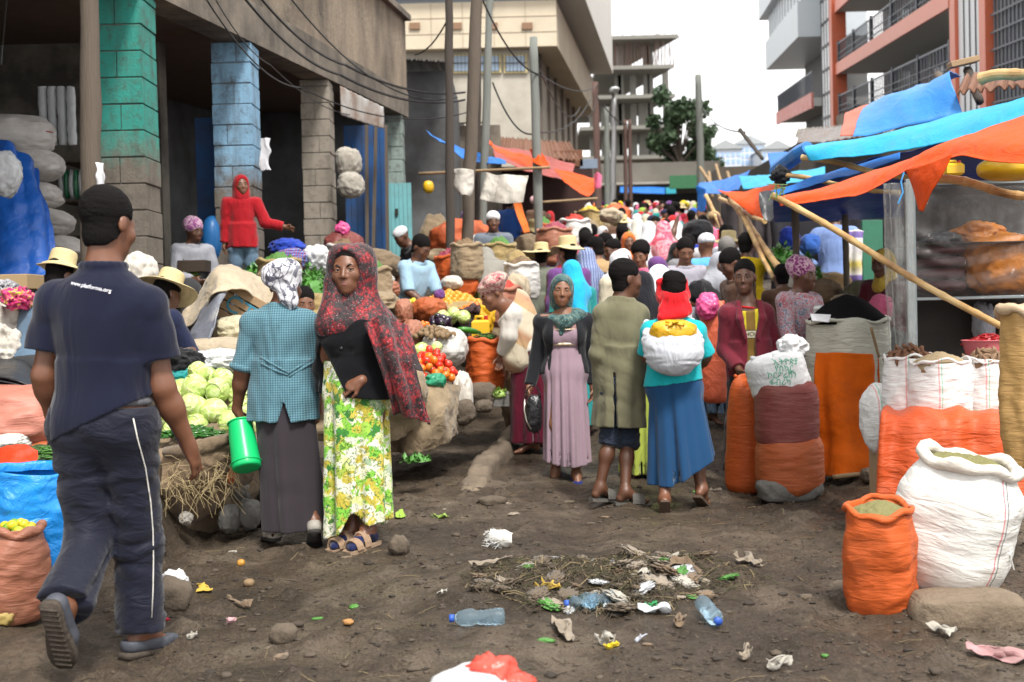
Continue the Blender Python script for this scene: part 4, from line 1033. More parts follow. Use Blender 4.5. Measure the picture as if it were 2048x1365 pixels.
GREYC=mat('grey_panel',(.42,.46,.49),.45,.06,1,.05);RAIL=mat('rail_steel',(.11,.12,.14),.5,.1,metal=.5,bmp=0);WIN=mat('window_glass',(.07,.085,.10),.12,.2,1,0,spec=.7)
for q in((33.6,34.2,-.10,.5,2,16),(30.5,31.1,-.10,.5,2,16),(56.0,56.8,-.25,.4,1,18)):rpart('pillar',ORG,[q])
for q in((31.12,33.58,.0,.5,2,16),(56.82,60,-.2,.4,1,18)):rpart('panel_pillar',WPAN,[q])
rpart('corner_glazing',mat('dark_glazing',(.10,.11,.12),.3,.2,1,0),[(24,30.48,.1,.5,2,16)])
rpart('window_lattice',RAIL,[(24+.32*k,24.05+.32*k,.02,.06,2,16)for k in range(20)]+[(24,30.4,.0,.018,3+.42*k,3.05+.42*k)for k in range(30)])
DJ=mat('dark_joint',(.05,.05,.055),.6)
for k in range(1,4):rpart('panel_joint',DJ,[(31.12+k*.6,31.16+k*.6,-.03,-.003,3,15.9)])
rpart('panel_grid',DJ,[(57+k*.9,57.08+k*.9,-.23,-.203,2,17.9)for k in range(4)]+[(56.83,59.9,-.235,-.203,3+1.1*k,3.12+1.1*k)for k in range(13)])
for k,(z,mm)in enumerate(((6.95,DCONC),(9.25,ORG),(12.0,ORG))):
 rpart('balcony_slab',SOF,[(34.2,56,-.02,2.2,z,z+.36)]);rpart('slab_edge',mm,[(34.21,55.99,-.12,-.022,z-.04,z+.46)])
 B_=[(34.3,55.9,-.05,-.01,z+1.28,z+1.34),(34.3,55.9,-.05,-.01,z+.85,z+.88),(34.3,55.9,-.05,-.01,z+.62,z+.65)]
 B_+=[(34.4+j*.42,34.44+j*.42,-.05,-.01,z+.46,z+1.28)for j in range(51)]+[(34.4+j*4.2,34.52+j*4.2,-.08,.02,z+.46,z+1.42)for j in range(6)]
 rpart('railing',RAIL,B_)
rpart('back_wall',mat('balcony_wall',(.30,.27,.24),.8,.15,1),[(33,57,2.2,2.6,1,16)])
for z in(7.4,9.8,12.5):
 for j in range(7):
  Y0=35+j*3;mb=MB();rbox(mb,Y0,Y0+1.9,2.08,2.198,z+.1,z+1.85);w=mb.build('window',WPAN,RB)
  for q in(0,1):mb=MB();rbox(mb,Y0+.1+q*.9,Y0+.92+q*.88,2.03,2.078,z+.2,z+1.78);mb.build('pane',WIN,w)
rpart('lower_wall',mat('dark_grey_base',(.13,.12,.11),.9),[(27,78,.6,3,-2,6.9)])  # lower wall in dark grey, slightly mottled throughout
rpart('projecting_block',GREYC,[(60.01,78,-1.3,2,11.4,13.1),(60.01,79,-1.6,2,14.6,24)]);rpart('window_band',mat('pale_glazing',(.40,.46,.50),.2,.1,1,0,spec=.7),[(60.02,77.5,-1.15,2,13.102,14.598)])
for k in range(11):rpart('window_mullion',WPAN,[(61+k*1.5,61.2+k*1.5,-1.22,-1.152,13.104,14.596)])
rpart('far_balcony_slab',SOF,[(60.02,78,-.6,2,8.1,8.5)]);rpart('far_slab_edge',mat('faded_red_cladding',(.42,.09,.06),.5,.15,2,dirt=(.5,.3,.28),dirt_amt=.5),[(60.03,78,-.72,-.602,8.0,8.75)])
rpart('far_railing',RAIL,[(60.1,77.9,-.66,-.62,9.7,9.78)]+[(60.2+.42*k,60.26+.42*k,-.66,-.62,8.75,9.7)for k in range(42)])
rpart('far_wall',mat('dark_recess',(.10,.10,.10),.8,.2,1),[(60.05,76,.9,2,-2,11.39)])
# ================================================================== sacks, heaps, bundles, quick figures
def sack(label,base,h,rb,rm,rt,m,seed=1,lean=(0,0),rz=0,sx=1,sy=1,rim=.022,rim_m=None,closed=False,name='sack',cat='sack',group=None,fill=1.0,wr=.010,knot=None):
 t=thing(name,label,cat,base,group);t.rotation_euler=(lean[0],lean[1],rz)
 if closed:pr=[(.002,0),(rb*.72,.0),(rb*.96,.04*h),(rm,.35*h),(rm*.96,.62*h),(rt*1.2,.84*h),(rt*.7,.94*h),(.035,h),(.03,h+.01),(.002,h+.012)]
 else:pr=[(.002,0),(rb*.72,.0),(rb*.96,.035*h),(rm*.99,.25*h),(rm,.5*h),(rm*.985,.75*h),(rt,.95*h),(rt*.99,h),(rt*.93,h*1.002),(rt*.90,h*.93)]
 pr=resample(pr,64)
 def fn(v,th,tt):
  p=np.stack([np.cos(th)*1.5,np.sin(th)*1.5,v[:,2]/h*2.2],1)+seed*3.1
  n=fbm(p,3,seed)*.012+fbm(p*[1.2,1.2,6],3,seed+4)*wr*.45-np.abs(fbm(p*[.9,.9,3.2],2,seed+9))*wr*.7
  r=np.hypot(v[:,0],v[:,1]);k=(1+n/rm*np.clip(r/rm,0,1))
  sqz=1+.05*np.cos(4*th+.4)*np.clip(r/rm,0,1)
  v=v.copy();v[:,0]*=k*sqz*sx;v[:,1]*=k*sqz*sy;v[:,2]+=fbm(p*.8,2,seed+2)*.015*(v[:,2]>.1*h);return v
 v,q=lathe(pr,72,fn);obj('sack_body',mesh('sack_body',v,q),m,t,world=False)
 if not closed and rim:
  mb=MB();n=40;rg=random.Random(seed);ph=rg.uniform(0,6)
  pts=[((rt*sx)*math.cos(a)*(1+.03*math.sin(3*a+ph)),(rt*sy)*math.sin(a)*(1+.03*math.sin(2*a+ph)),h+.012*math.sin(3*a+ph)+.008*math.sin(7*a))for a in np.linspace(0,2*math.pi,n+1)]
  mb.tube(pts,[rim*(1+.28*math.sin(5*a+ph)*math.sin(2*a))for a in np.linspace(0,2*math.pi,n+1)],9);obj('rolled_rim',mb.mesh('rolled_rim',True),rim_m or m,t,world=False)
 if closed and knot:
  v,f=lump((.055,.05,.05),.25,3,seed,3,ridg=.6,loc=(0,0,h+.04));obj('tied_top',mesh('tied_top',v,f),knot,t,world=False)
 return t
def fill_of(t,h,r,dome,m,label,name='grain',cat='grain',sx=1,sy=1,seed=1,bumps=.004,kind='stuff',fs=40,n=90,sink=.05):
 """the goods heaped in an open sack: a domed, granular surface lying inside it"""
 pr=[(.001,h*.995+dome)]+[(r*k,h*.995-sink*.3*k+dome*(1-k**1.6))for k in np.linspace(.06,.96,26)]+[(r*.96,h*.97-sink),(.001,h*.96-sink)]
 def fn(v,th,tt):
  w=v.copy();w[:,2]+=fbm(v*fs+seed,2,seed)*bumps*(tt<.93)+fbm(v*9+seed,2,seed+1)*bumps*1.5*(tt<.9);w[:,0]*=sx;w[:,1]*=sy;return w
 v,q=lathe(pr,n,fn);M4=Matrix.LocRotScale(t.location,t.rotation_euler,None)
 o=obj(name,mesh(name,v,q),m);o.matrix_world=M4;tag(o,label,cat,None,kind);return o
def bag(label,x0,y0,x1,y1,d,ry,m,seed=1,amp=.10,fs=1.8,sq=.85,ridg=.3,name='sack',cat='sack',group=None,sub=5,tilt=0,kind=None,extra=None):
 """a lumpy closed thing filling the pixel box x0..x1, y0..y1 at depth d"""
 c=P((x0+x1)/2,(y0+y1)/2,d);k=d/F_PX;r=((x1-x0)/2*k,ry,(y1-y0)/2*k)
 v,f=lump(r,amp,fs,seed,sub,sq,ridg=ridg,rot=Matrix.Rotation(tilt,4,'Y')if tilt else None)
 o=obj(name,mesh(name,v,f),m);o.location=c;return tag(o,label,cat,group,kind)
def scatter_heap(proto,n,c,rx,ry,h,size,group,seed=1,label=None,rot=True,pw=1.4,smin_=.78,flat=False,tries=60):
 """copies of proto (a thing or a mesh object) piled on a mound"""
 rg=random.Random(seed);pts=[];out=[];k=0;c=Vector(c)
 while len(pts)<n and k<n*tries:
  k+=1;a=rg.uniform(0,6.283);q=math.sqrt(rg.random());p=Vector((c.x+rx*q*math.cos(a),c.y+ry*q*math.sin(a),c.z+h*(1-q**pw)+rg.uniform(-.15,.15)*size))
  if all((p-o).length>size*smin_ for o in pts):pts.append(p)
 for i,p in enumerate(pts):
  o=proto if i==0 else copy_tree(proto)
  o.location=p
  if rot:o.rotation_euler=(rg.uniform(0,6),rg.uniform(0,6),rg.uniform(0,6))if not flat else(rg.uniform(-.25,.25),rg.uniform(-.25,.25),rg.uniform(0,6))
  s=rg.uniform(.86,1.1);o.scale=(s,s,s)
  if label:o['label']=label
  o['group']=group;out.append(o)
 return out
def fruit(name,label,cat,r,m,stem=None,seed=1,squash=(1,1,.88),lobes=0,sub=3,amp=.03):
 v,f=lump((r*squash[0],r*squash[1],r*squash[2]),amp,1.2,seed,sub)
 a=np.arctan2(v[:,1],v[:,0]);rr=np.hypot(v[:,0],v[:,1])/r
 v[:,2]-=np.sign(v[:,2])*r*.16*np.exp(-(rr/.35)**2)
 if lobes:v[:,:2]*=(1+.03*np.cos(lobes*a))[:,None]
 o=obj(name,mesh(name,v,f),m);tag(o,label,cat)
 if stem:
  mb=MB();mb.tube([(0,0,r*squash[2]*.75),(.1*r,0,r*squash[2]*1.1)],r*.09,5)
  for k in range(5):mb.tube([(0,0,r*squash[2]*.84),(.28*r*math.cos(k*1.257),.28*r*math.sin(k*1.257),r*squash[2]*.93)],r*.06,4)
  s=obj('stem',mb.mesh('stem',True),stem,o,world=False)
 return o
VEGM=lambda n,c,r=.35,v=.2,s=25:mat(n,c,r,v,s,.1,40,.003,spec=.5)
STEM=VEGM('green_stem',(.06,.14,.03),.6)
def burlap(name,col):return cloth(name,col,.22,wr=.9,wscale=7,dirt=tuple(x*.45 for x in col),dirt_amt=.45,stretch=(1,1,1),cr=.7)
BUR1=burlap('burlap_tan',(.27,.205,.130));BUR2=burlap('burlap_brown',(.19,.14,.09));BUR3=burlap('burlap_pale',(.40,.33,.235));BUR4=burlap('burlap_gold',(.30,.22,.10))
WSACK=sackmat('white_sacking',(.56,.55,.52));WSTR=sackmat('white_striped_sacking',(.58,.57,.54),stripes=((-.06,.004,(.6,.05,.06)),(-.045,.003,(.05,.35,.12))))
OSACK=sackmat('orange_sacking',(.46,.088,.020),dirt_amt=.12,spec=.2);TSACK=sackmat('terracotta_sacking',(.34,.085,.030),dirt_amt=.15,spec=.2);PSACK=sackmat('salmon_sacking',(.44,.165,.12),dirt_amt=.2);MSACK=sackmat('mauve_sacking',(.17,.045,.040),dirt_amt=.1,spec=.25);BSACK=sackmat('brown_pink_sacking',(.30,.115,.068),dirt_amt=.25)
WPLAS=tarpmat('white_plastic',(.62,.63,.64),.35,wr=.9,dirt_amt=.12);DPLAS=tarpmat('muddy_plastic',(.30,.28,.25),.4,wr=.9)
WCLOTH=cloth('soiled_white_cloth',(.52,.49,.44),wr=.8,wscale=8,dirt=(.28,.24,.18),dirt_amt=.35,cr=.8)
GCLOTH=cloth('grey_cloth',(.20,.20,.20),wr=.6);DCLOTH=cloth('near_black_cloth',(.014,.014,.016),wr=.6)
def stone(label,x0,y0,x1,y1,d,ry,seed,m=None,sq=.7,amp=.12,group=None):
 return bag(label,x0,y0,x1,y1,d,ry,m or STONEM,seed,amp,1.6,sq,.5,'stone','stone',group,4)
STONEM=mat('field_stone',(.125,.098,.072),.9,.3,5,.9,22,.02,dirt=(.055,.042,.03),dirt_amt=.5);GSTONE=mat('grey_stone',(.13,.125,.115),.9,.3,5,.8,22,.015)
# ---------------- quick figures for the middle distance
def cm(name,col,**k):return cloth(name,col,wr=k.pop('wr',.5),**k)
COLS={'white':(.58,.58,.60),'cream':(.50,.44,.33),'red':(.42,.02,.025),'crimson':(.28,.01,.03),'pink':(.55,.12,.22),'palepink':(.55,.32,.34),'blue':(.03,.09,.32),'royal':(.02,.05,.34),'skyblue':(.10,.34,.60),'paleblue':(.26,.40,.52),'navy':(.014,.018,.045),'black':(.012,.012,.014),'charcoal':(.04,.04,.043),'grey':(.19,.19,.20),'palegrey':(.33,.34,.38),'olive':(.12,.12,.075),'khaki':(.19,.175,.115),'brown':(.10,.055,.035),'tan':(.36,.24,.12),'yellow':(.60,.44,.02),'green':(.03,.22,.08),'lime':(.26,.42,.06),'teal':(.02,.22,.22),'turquoise':(.02,.42,.50),'orange':(.58,.14,.03),'purple':(.13,.05,.18),'maroon':(.09,.014,.022),'denim':(.09,.14,.20),'gold':(.44,.30,.05)}
def CM(c):return cm('cloth_'+c,COLS[c])
def qp(label,loc,rz=0.0,H=1.65,sit=None,skin=0,top='grey',sleeve=1.9,bottom=('trousers','charcoal'),head=('hair',None),arms=None,legs=None,lean=(0,0),hd=(0,0),h=.014,bulk=1.05,fem=False,group='people in the market crowd',hem=-.12,ext=None,feet=None,shoes='dark',lowpoly=False,eyes=None,wid=1.0,top_px=None,g=.018,fit=True,sl=.02):
 J,hfw=J_stand(H,lean,arms,legs,hd,wid,sit)
 if top_px is not None:
  sc_=1.0;p=P(*top_px)
  if sit is None and fit:
   c=[(abs(P(top_px[0],top_px[1],top_px[2]*k).z-float(gz(P(top_px[0],top_px[1],top_px[2]*k).x,top_px[2]*k))-H),k)for k in np.linspace(.88,1.14,27)];p=P(top_px[0],top_px[1],top_px[2]*min(c)[1]);sc_=min(max((p.z-float(gz(p.x,p.y)))/H,.92),1.08)
  hd_=J['head']*sc_;c_,s_=math.cos(rz),math.sin(rz)
  loc=p-Vector((hd_[0]*c_-hd_[1]*s_,hd_[0]*s_+hd_[1]*c_,hd_[2]+.125*sc_*H/1.7))
 root=thing('person',label,'person',loc,group,rz);s=H/1.7
 if top_px is not None:root.scale=(sc_,)*3
 b=Body(J,fw=nrm(np.array([0,-math.cos(lean[0]),-math.sin(lean[0])])),hfw=hfw,hup=(0,-math.sin(hd[1])*1.0 if False else 0,1),pfw=(0,-1,0),sc=s,bulk=bulk,fem=fem,feet=feet,hs=1.06)
 b.build(root,SKIN[skin],h,eyes=(h<.016)if eyes is None else eyes)
 M=lambda c:c if not isinstance(c,str)else CM(c)
 b.top(root,M(top),'shirt',g=g,neck=.012,collar=(lambda p:ev(ringp(J['neck']+np.array([0,-.008,.008]),frame(b.fw,(0,-.3,1)),.074*s,.068*s,.019,10),p)),sleeve=sleeve,hem=hem*s,ext=ext,wa=.007,wf=18,h=h,sl=sl,seed=int(abs(loc[0])*100)%50)
 if bottom[0]=='trousers':b.trousers(root,M(bottom[1]),g=.016,length=.95,h=h,wa=.007,wf=18,flare=.015)
 elif bottom[0]=='skirt':
  if sit is None:b.skirt(root,M(bottom[1]),J['pel'][2]+.10*s,.10*s,(.15,.12),(.21,.19),h=h,folds=8,seed=int(abs(loc[1])*10)%40)
  else:
   lap=[]
   for k in 'LR':lap+=[('c',J['hip'+k],J['kn'+k],.12*s,.11*s,.12),('c',J['kn'+k],J['kn'+k]+(J['an'+k]-J['kn'+k])*.85,.11*s,.10*s,.12)]
   q=np.stack([J['hipL'],J['hipR'],J['knL'],J['knR'],J['anL'],J['anR']]);b.part(root,'skirt',lambda p:ev(lap,p)+.010*wrk(p,14,3),q.min(0)-.2,q.max(0)+.2,h,M(bottom[1]))
 k=head[0];hm=M(head[1])if head[1]else HAIR
 if k=='hair':b.hair(root,hm,g=.012,h=h,vol=(.004,.004,.012))
 elif k=='afro':b.hair(root,hm,g=.02,h=h,vol=(.02,.03,.03),back=-.08)
 elif k=='bun':b.hair(root,hm,g=.010,h=h,bun=[(0,.10,.05,.05,.05,.05)])
 elif k=='veil':b.veil(root,hm,'headscarf',g=.006,h=h,drape=[('c',J['neck']+np.array([0,.05,.02]),J['neck']+np.array([0,.13,-.35*s]),.10*s,.10*s,.09),('c',J['neck']+np.array([0,-.06,0]),J['neck']+np.array([0,-.09,-.14*s]),.09*s,.05*s,.08)],wa=.010,wf=20)
 elif k=='scarf':b.veil(root,hm,'headscarf',g=.008,h=h,shoulders=False,drape=[('c',J['neck'],J['neck']+np.array([0,-.06,-.03]),.09*s,.08*s,.06)],wa=.006,wf=30)
 elif k=='wrap':b.wrap(root,hm,'headwrap',h=h,rings=[(0,.015,.045,.095,.108,.082),(0,.07,.08,.08,.07,.07),(.02,.03,.10,.075,.08,.05)],hairline=.03)
 elif k=='cap':b.wrap(root,hm,'cap',h=h,rings=[(0,.012,.055,.086,.105,.078)],hairline=.045,back=.02,wa=.002)
 elif k=='hat':b.hair(root,HAIR,g=.008,h=h);b.brim(root,hm,r=head[2]if len(head)>2 else .19)
 elif k=='hood':b.veil(root,hm,'hood',g=.014,h=h,face=(.066,.10),shoulders=False,drape=[('c',J['neck'],J['neck']+np.array([0,.03,.0]),.10*s,.10*s,.06)],wa=.006,wf=24)
 if shoes:b.sandals(root,mat('dark_shoe',(.03,.025,.022),.7),'flipflop' if sit is not None else 'slide')
 return root,b
STRAW=mat('straw',(.50,.41,.22),.8,.2,30,.6,90,.004);STRAWD=mat('old_straw',(.32,.25,.12),.85,.25,30,.6,90,.004)
SITLEGS={'L':((.25,-1,.10),(.02,-.25,-1)),'R':((-.25,-1,.10),(-.02,-.25,-1))}
SQUAT={'L':((.35,-.85,.55),(.05,.35,-1)),'R':((-.35,-.85,.55),(-.05,.35,-1))}
LAP={'L':((.2,-.25,-1),(-.45,-.8,-.25)),'R':((-.2,-.25,-1),(.45,-.8,-.25))}
# ================================================================== people in the foreground
from mathutils.bvhtree import BVHTree
def bvh_of(o):
 me=o.data;return BVHTree.FromPolygons([v.co[:]for v in me.vertices],[p.vertices[:]for p in me.polygons])
def person(label,loc,group=None):return thing('person',label,'person',loc,group)
def JP(root,d,q):
 r=np.array(root.location);return{k:np.array(P(x,y,d+o))-r for k,(x,y,o)in q.items()}
def ringp(c,fr,rx,ry,t,n=12,a0=0,a1=2*math.pi):
 """a ring of short capsules: collars, rolled cloth"""
 th=np.linspace(a0,a1,n+1);q=[np.asarray(c)+fr[0]*rx*math.cos(a)+fr[1]*ry*math.sin(a)for a in th]
 return[('c',q[i],q[i+1],t,t,t*.6)for i in range(n)]
def strip_on(root,name,bv,pts,dirv,m,r=.004,n=6,lift=.002):
 """a thin raised line lying on a garment: seams, piping, ties"""
 q=[]
 for p in pts:
  h=bv.ray_cast(Vector(p)-Vector(dirv)*.6,Vector(dirv))
  if h[0]is not None:q.append(h[0]+h[1]*lift)
 if len(q)>1:
  mb=MB();mb.tube(q,r,n);obj(name,mb.mesh(name,True),m,root,world=False)
def lettering(root,name,bv,txt,size,origin,right,up,dirv,m,font=None,lift=.003,parent=None,ext=.0006):
 me=text_mesh(txt,size,font,ext)
 for v in me.vertices:
  p=Vector(origin)+Vector(right)*v.co.x+Vector(up)*v.co.y
  h=bv.ray_cast(p-Vector(dirv)*.5,Vector(dirv))
  v.co=(h[0]-Vector(dirv)*(lift+v.co.z))if h[0]is not None else p
 me.update();o=obj(name,me,m,parent or root,world=False);return o
 # ---- 1 man in the navy polo shirt walking away
root=person('tall man in navy polo shirt walking away with a muddy sole raised',G(285,1300))
J=JP(root,4.72,dict(head=(216,452,.02),neck=(207,545,0),pel=(208,840,0),shL=(116,606,.02),shR=(290,614,0),elL=(90,752,.02),elR=(325,775,.02),wrL=(106,832,.10),wrR=(378,893,.12),hipL=(165,862,0),hipR=(252,862,0),knL=(182,1078,.04),knR=(276,1080,.10),anL=(128,1212,-.27),anR=(281,1262,.10)))
b=Body(J,fw=(.10,1,0),hfw=(.35,1,-.25),sc=1.02,bulk=1.14,feet={'L':(.03,.42,-.90),'R':(.50,.85,-.10)},hands={'R':dict(curl=.35,n=(-.9,.2,0)),'L':dict(curl=.8)},arm=1.10)
b.build(root,SKIN[1],.0065,eyes=False)
b.hair(root,HAIR,g=.010,h=.006,hairline=.06,back=-.090,vol=(.004,.004,.008),rough=.003,fs=160)
navy=cloth('navy_jersey',(.0085,.0100,.024),wr=.4,wscale=5,stretch=(1,1,.35))
pel=J['pel']
def slant_cut(p):return-((p-pel.astype(np.float32))@np.array([-.42,0,.92],np.float32)-.005)
shirt=b.top(root,navy,'polo_shirt',g=.020,sleeve=.66,hem=-.16,ext=(.160,.12,.222,.172),wa=.009,wf=19,h=.0065,sl=.030,seed=3,cut=slant_cut,k=.06,collar=lambda p:ev(ringp(J['neck']+np.array([0,0,.022]),frame(b.fw,(0,-.25,1)),.074,.070,.017,16),p))
tnav=cloth('track_trousers',(.0060,.0075,.0185),wr=.34,wscale=8,stretch=(1,1,2.2),rough=.6,spec=.18,dirt=(.05,.038,.028),dirt_amt=.05)
trou=b.trousers(root,tnav,'track_trousers',g=.026,length=.99,wa=.012,wf=19,h=.0075,seed=8,waist=.05,flare=.020)
mb=MB();bb=bvh_of(trou);wh=cloth('white_piping',(.62,.60,.55))
strip_on(root,'side_piping',bb,[tuple(np.array(P(x,y,4.76))-np.array(root.location))for x,y in[(292,830),(298,870),(303,930),(306,1000),(307,1060),(306,1120),(305,1180),(304,1235)]],(0,1,0),wh,.0026)
bs=bvh_of(shirt)
o_=Vector(np.array(P(181,574,4.6))-np.array(root.location))
lettering(root,'lettering',bs,'www.platforma.org',.0205,o_,Vector((.975,0,-.22)),Vector((.22,0,.975)),(0,1,0),mat('white_print',(.75,.75,.8),.7,.02,bmp=0))
belt=[('c',J['pel']+b.pf[0]*.17*math.cos(a)+b.pf[1]*.125*math.sin(a)+np.array([0,0,.075]),J['pel']+b.pf[0]*.17*math.cos(a+.3)+b.pf[1]*.125*math.sin(a+.3)+np.array([0,0,.075]),.018,.018,.005)for a in np.arange(0,6.28,.3)]
b.part(root,'belt',lambda p:ev(belt,p),J['pel']-.26,J['pel']+.26,.01,cloth('grey_waistband',(.10,.10,.11)))
shoe_m=mat('muddy_rubber',(.060,.047,.036),.8,.4,30,.9,60,.01)
for k in 'LR':
 an,fd,up,sd=b.footp[k];c=b.sc;B=an-up*.072*c
 pr=[(-.085,.020),(-.075,.033),(-.03,.037),(.03,.034),(.08,.045),(.135,.052),(.175,.046),(.20,.024)]
 pts=[B+fd*a*c+sd*w*c for a,w in pr]+[B+fd*a*c-sd*w*c for a,w in pr[::-1]]
 mb=MB();mb.prism(pts,(0,0,0),tuple(up*-.024*c),0)
 for a in np.arange(-.06,.19,.022):mb.bar(B+fd*a-sd*.03-up*.024,B+fd*(a+.006)+sd*.03-up*.024,.006,n=5)
 T=[('c',an-fd*.04*c-up*.045*c,an+fd*.10*c-up*.045*c,.042*c,.046*c,.03),('c',an+fd*.1*c-up*.05*c,an+fd*.165*c-up*.057*c,.046*c,.030*c,.02)]
 def f(p):return np.maximum(np.maximum(ev(T,p),-((p-B)@up.astype(np.float32))),(p-an)@up.astype(np.float32)+(.012 if k=='L' else .03)*c)
 q=np.stack([an,B,an+fd*.22]);v,qq=surf(f,q.min(0)-.08,q.max(0)+.08,.007)
 obj('clog',joined('clog',[(np.array(mb.v),mb.f,0),(v,qq,1)]),[shoe_m,mat('grey_blue_rubber',(.055,.06,.075),.6,.3,20,.5)],root,world=False)
MAN=root
# ---- 2 woman in the teal checked blouse, from behind
def gingham(t,v):
 sep=t.nodes.new('ShaderNodeSeparateXYZ');t.links.new(v,sep.inputs[0])
 def stripes(s):return mth(t,'GREATER_THAN',mth(t,'FRACT',mth(t,'MULTIPLY',s,76.0)),.52)
 dg=mth(t,'ADD',stripes(sep.outputs[0]),stripes(sep.outputs[2]))
 n=noise(t,v,6);base=mixc(t,n.outputs['Fac'],(.105,.215,.255),(.135,.265,.305))
 c=mixc(t,mth(t,'MULTIPLY',mth(t,'GREATER_THAN',dg,.5),.6),base,(.05,.12,.16));return mixc(t,mth(t,'MULTIPLY',mth(t,'GREATER_THAN',dg,1.5),.8),c,(.030,.07,.11))
root=person('woman from behind in teal checked blouse and grey white headwrap holding a green pitcher',G(585,1075))
J=JP(root,7.0,dict(head=(571,574,0),neck=(562,617,0),pel=(566,792,0),shL=(507,650,.0),shR=(612,648,0),elL=(484,742,-.01),elR=(630,745,.05),wrL=(474,820,.06),wrR=(634,818,.16),hipL=(536,800,0),hipR=(598,800,0),knL=(540,930,.05),knR=(604,930,.0),anL=(545,1050,0),anR=(628,1046,-.10)))
b=Body(J,fw=(.12,1,0),hfw=(.25,1,-.15),sc=.95,bulk=1.09,feet={'L':(-.35,.9,-.1),'R':(-.15,.75,-.55)},hands={'L':dict(curl=.95,d=(.35,.25,-.9),n=(.9,.1,.2))},fem=True,arm=1.08)
b.build(root,SKIN[1],.007,eyes=False)
blouse=b.top(root,cloth('teal_gingham',(.15,.33,.37),wr=.45,wscale=6,colnode=gingham),'blouse',g=.022,sleeve={'L':.98,'R':1.0},hem=-.135,ext=(.160,.13,.208,.165),wa=.007,wf=26,h=.0075,sl=.020,seed=11,slit=lambda p:np.maximum(np.abs(p[:,0]-(J['pel'][0]+.03))*3.2-(-.02-(p[:,2]-J['pel'][2])),p[:,1]-J['pel'][1]))
bb=bvh_of(blouse);gm=MC['teal_gingham'];rl=np.array(root.location)
for pts in([(514,716),(535,726),(556,738),(574,748)],[(634,706),(612,720),(592,735),(572,749)],[(516,728),(545,742),(572,752)],[(634,716),(600,738),(574,755)]):
 strip_on(root,'waist_tie',bb,[tuple(np.array(P(x,y,6.8))-rl)for x,y in pts],(0,1,0),gm,.007,6,.001)
for k in 'LR':
 e=J['sh'+k]+(J['el'+k]-J['sh'+k])*.93;fr=frame((0,1,0),nrm(J['sh'+k]-J['el'+k]))
 rp_=ringp(e,fr,.060,.060,.018,12);b.part(root,'rolled_cuff',lambda p:ev(rp_,p)+.004*wrk(p,60,3),e-.11,e+.11,.008,gm)
sk_r=cloth('charcoal_skirt',(.034,.028,.033),wr=.35,wscale=5,stretch=(1,1,.15))
b.skirt(root,sk_r,.93,.105,(.15,.115),(.185,.16),c0=J['pel'][:2],c1=J['pel'][:2]+np.array([.045,-.02]),folds=6,amp=.10,seed=5,pw=.6,wa=.003)
def inkwash(t,v):
 n=noise(t,v,11,4,.6,2.2);w=node(t,'ShaderNodeTexWave',Scale=9.0,Distortion=12.0,Detail=2.0);t.links.new(v,w.inputs['Vector'])
 a=ramp(t,n.outputs['Fac'],[(.0,(.03,.03,.045)),(.42,(.10,.10,.13)),(.47,(.62,.62,.66)),(1,(.75,.75,.78))],'EASE')
 return mixc(t,mth(t,'MULTIPLY',mth(t,'LESS_THAN',w.outputs['Fac'],.14),.8),a,(.12,.12,.16))
b.wrap(root,cloth('grey_white_print',(.5,.5,.5),colnode=inkwash,wr=.6),'headwrap',[(0,.012,.045,.092,.105,.085),(.025,.07,.05,.085,.070,.080),(.0,.10,.075,.055,.055,.058),(-.03,.04,.09,.070,.080,.06),(-.035,.055,-.03,.05,.05,.08),(-.05,.03,-.085,.038,.034,.055)],wa=.008,wf=46,hairline=.03,back=-.16)
yl=MB();p0=np.array(P(569,771,6.86))-rl;yl.box(tuple(p0-[.012,.004,.012]),tuple(p0+[.014,.006,.012]));obj('yellow_waistband',yl.mesh('yellow_waistband'),cloth('yellow_cloth',(.62,.42,.03)),root,world=False)
b.sandals(root,mat('scuffed_white_leather',(.36,.34,.30),.6,.3,20,.5,dirt=(.12,.1,.08)),'shoe',mat('dark_sole',(.03,.027,.025),.8),'flat_shoe')
BLOUSE,B2=root,b
hand=np.array(root.location)+b.J['wrL']+np.array([.02,.02,-.07])
pt=thing('pitcher','bright green plastic pitcher hanging from the hand of the woman in the teal blouse','pitcher',P(492,948,6.93))
ax=(P(480,842,6.98)-P(494,934,6.86));hgt=ax.length;rotm=ax.normalized().to_track_quat('Z','Y').to_matrix()
pr=resample([(.001,0),(.070,0),(.079,.006),(.081,.03),(.079,.05),(.0785,.06),(.074,hgt*.6),(.066,hgt*.97),(.068,hgt),(.064,hgt),(.066,hgt*.6),(.072,.02),(.001,.015)],60)
v,q=lathe(pr,44);Rm=np.array(rotm)
base=np.array(P(494,938,6.86)-pt.location)
gm_=tarpmat('green_plastic',(.010,.56,.17),.32,dirt_amt=0,wr=.05,trans=.25)
obj('pitcher_body',mesh('pitcher_body',v@Rm.T+base,q),gm_,pt,world=False)
mb=MB();mb.tube([base+Rm@np.array(q)for q in[(-.005,-.060,hgt*.96),(-.005,-.112,hgt*.93),(-.005,-.124,hgt*.75),(-.005,-.120,hgt*.45),(-.005,-.080,hgt*.33)]],.015,8)
obj('handle',mb.mesh('handle',True),gm_,pt,world=False)
mb=MB();mb.tube([base+Rm@np.array((.081*math.cos(a),.081*math.sin(a),.035))for a in np.linspace(0,6.2832,33)],.006,6);obj('base_ring',mb.mesh('base_ring',True),gm_,pt,world=False);mb=MB();mb.tube([base+Rm@np.array((.067*math.cos(a),.067*math.sin(a),hgt))for a in np.linspace(0,6.2832,33)],.006,6);obj('rim',mb.mesh('rim',True),gm_,pt,world=False)
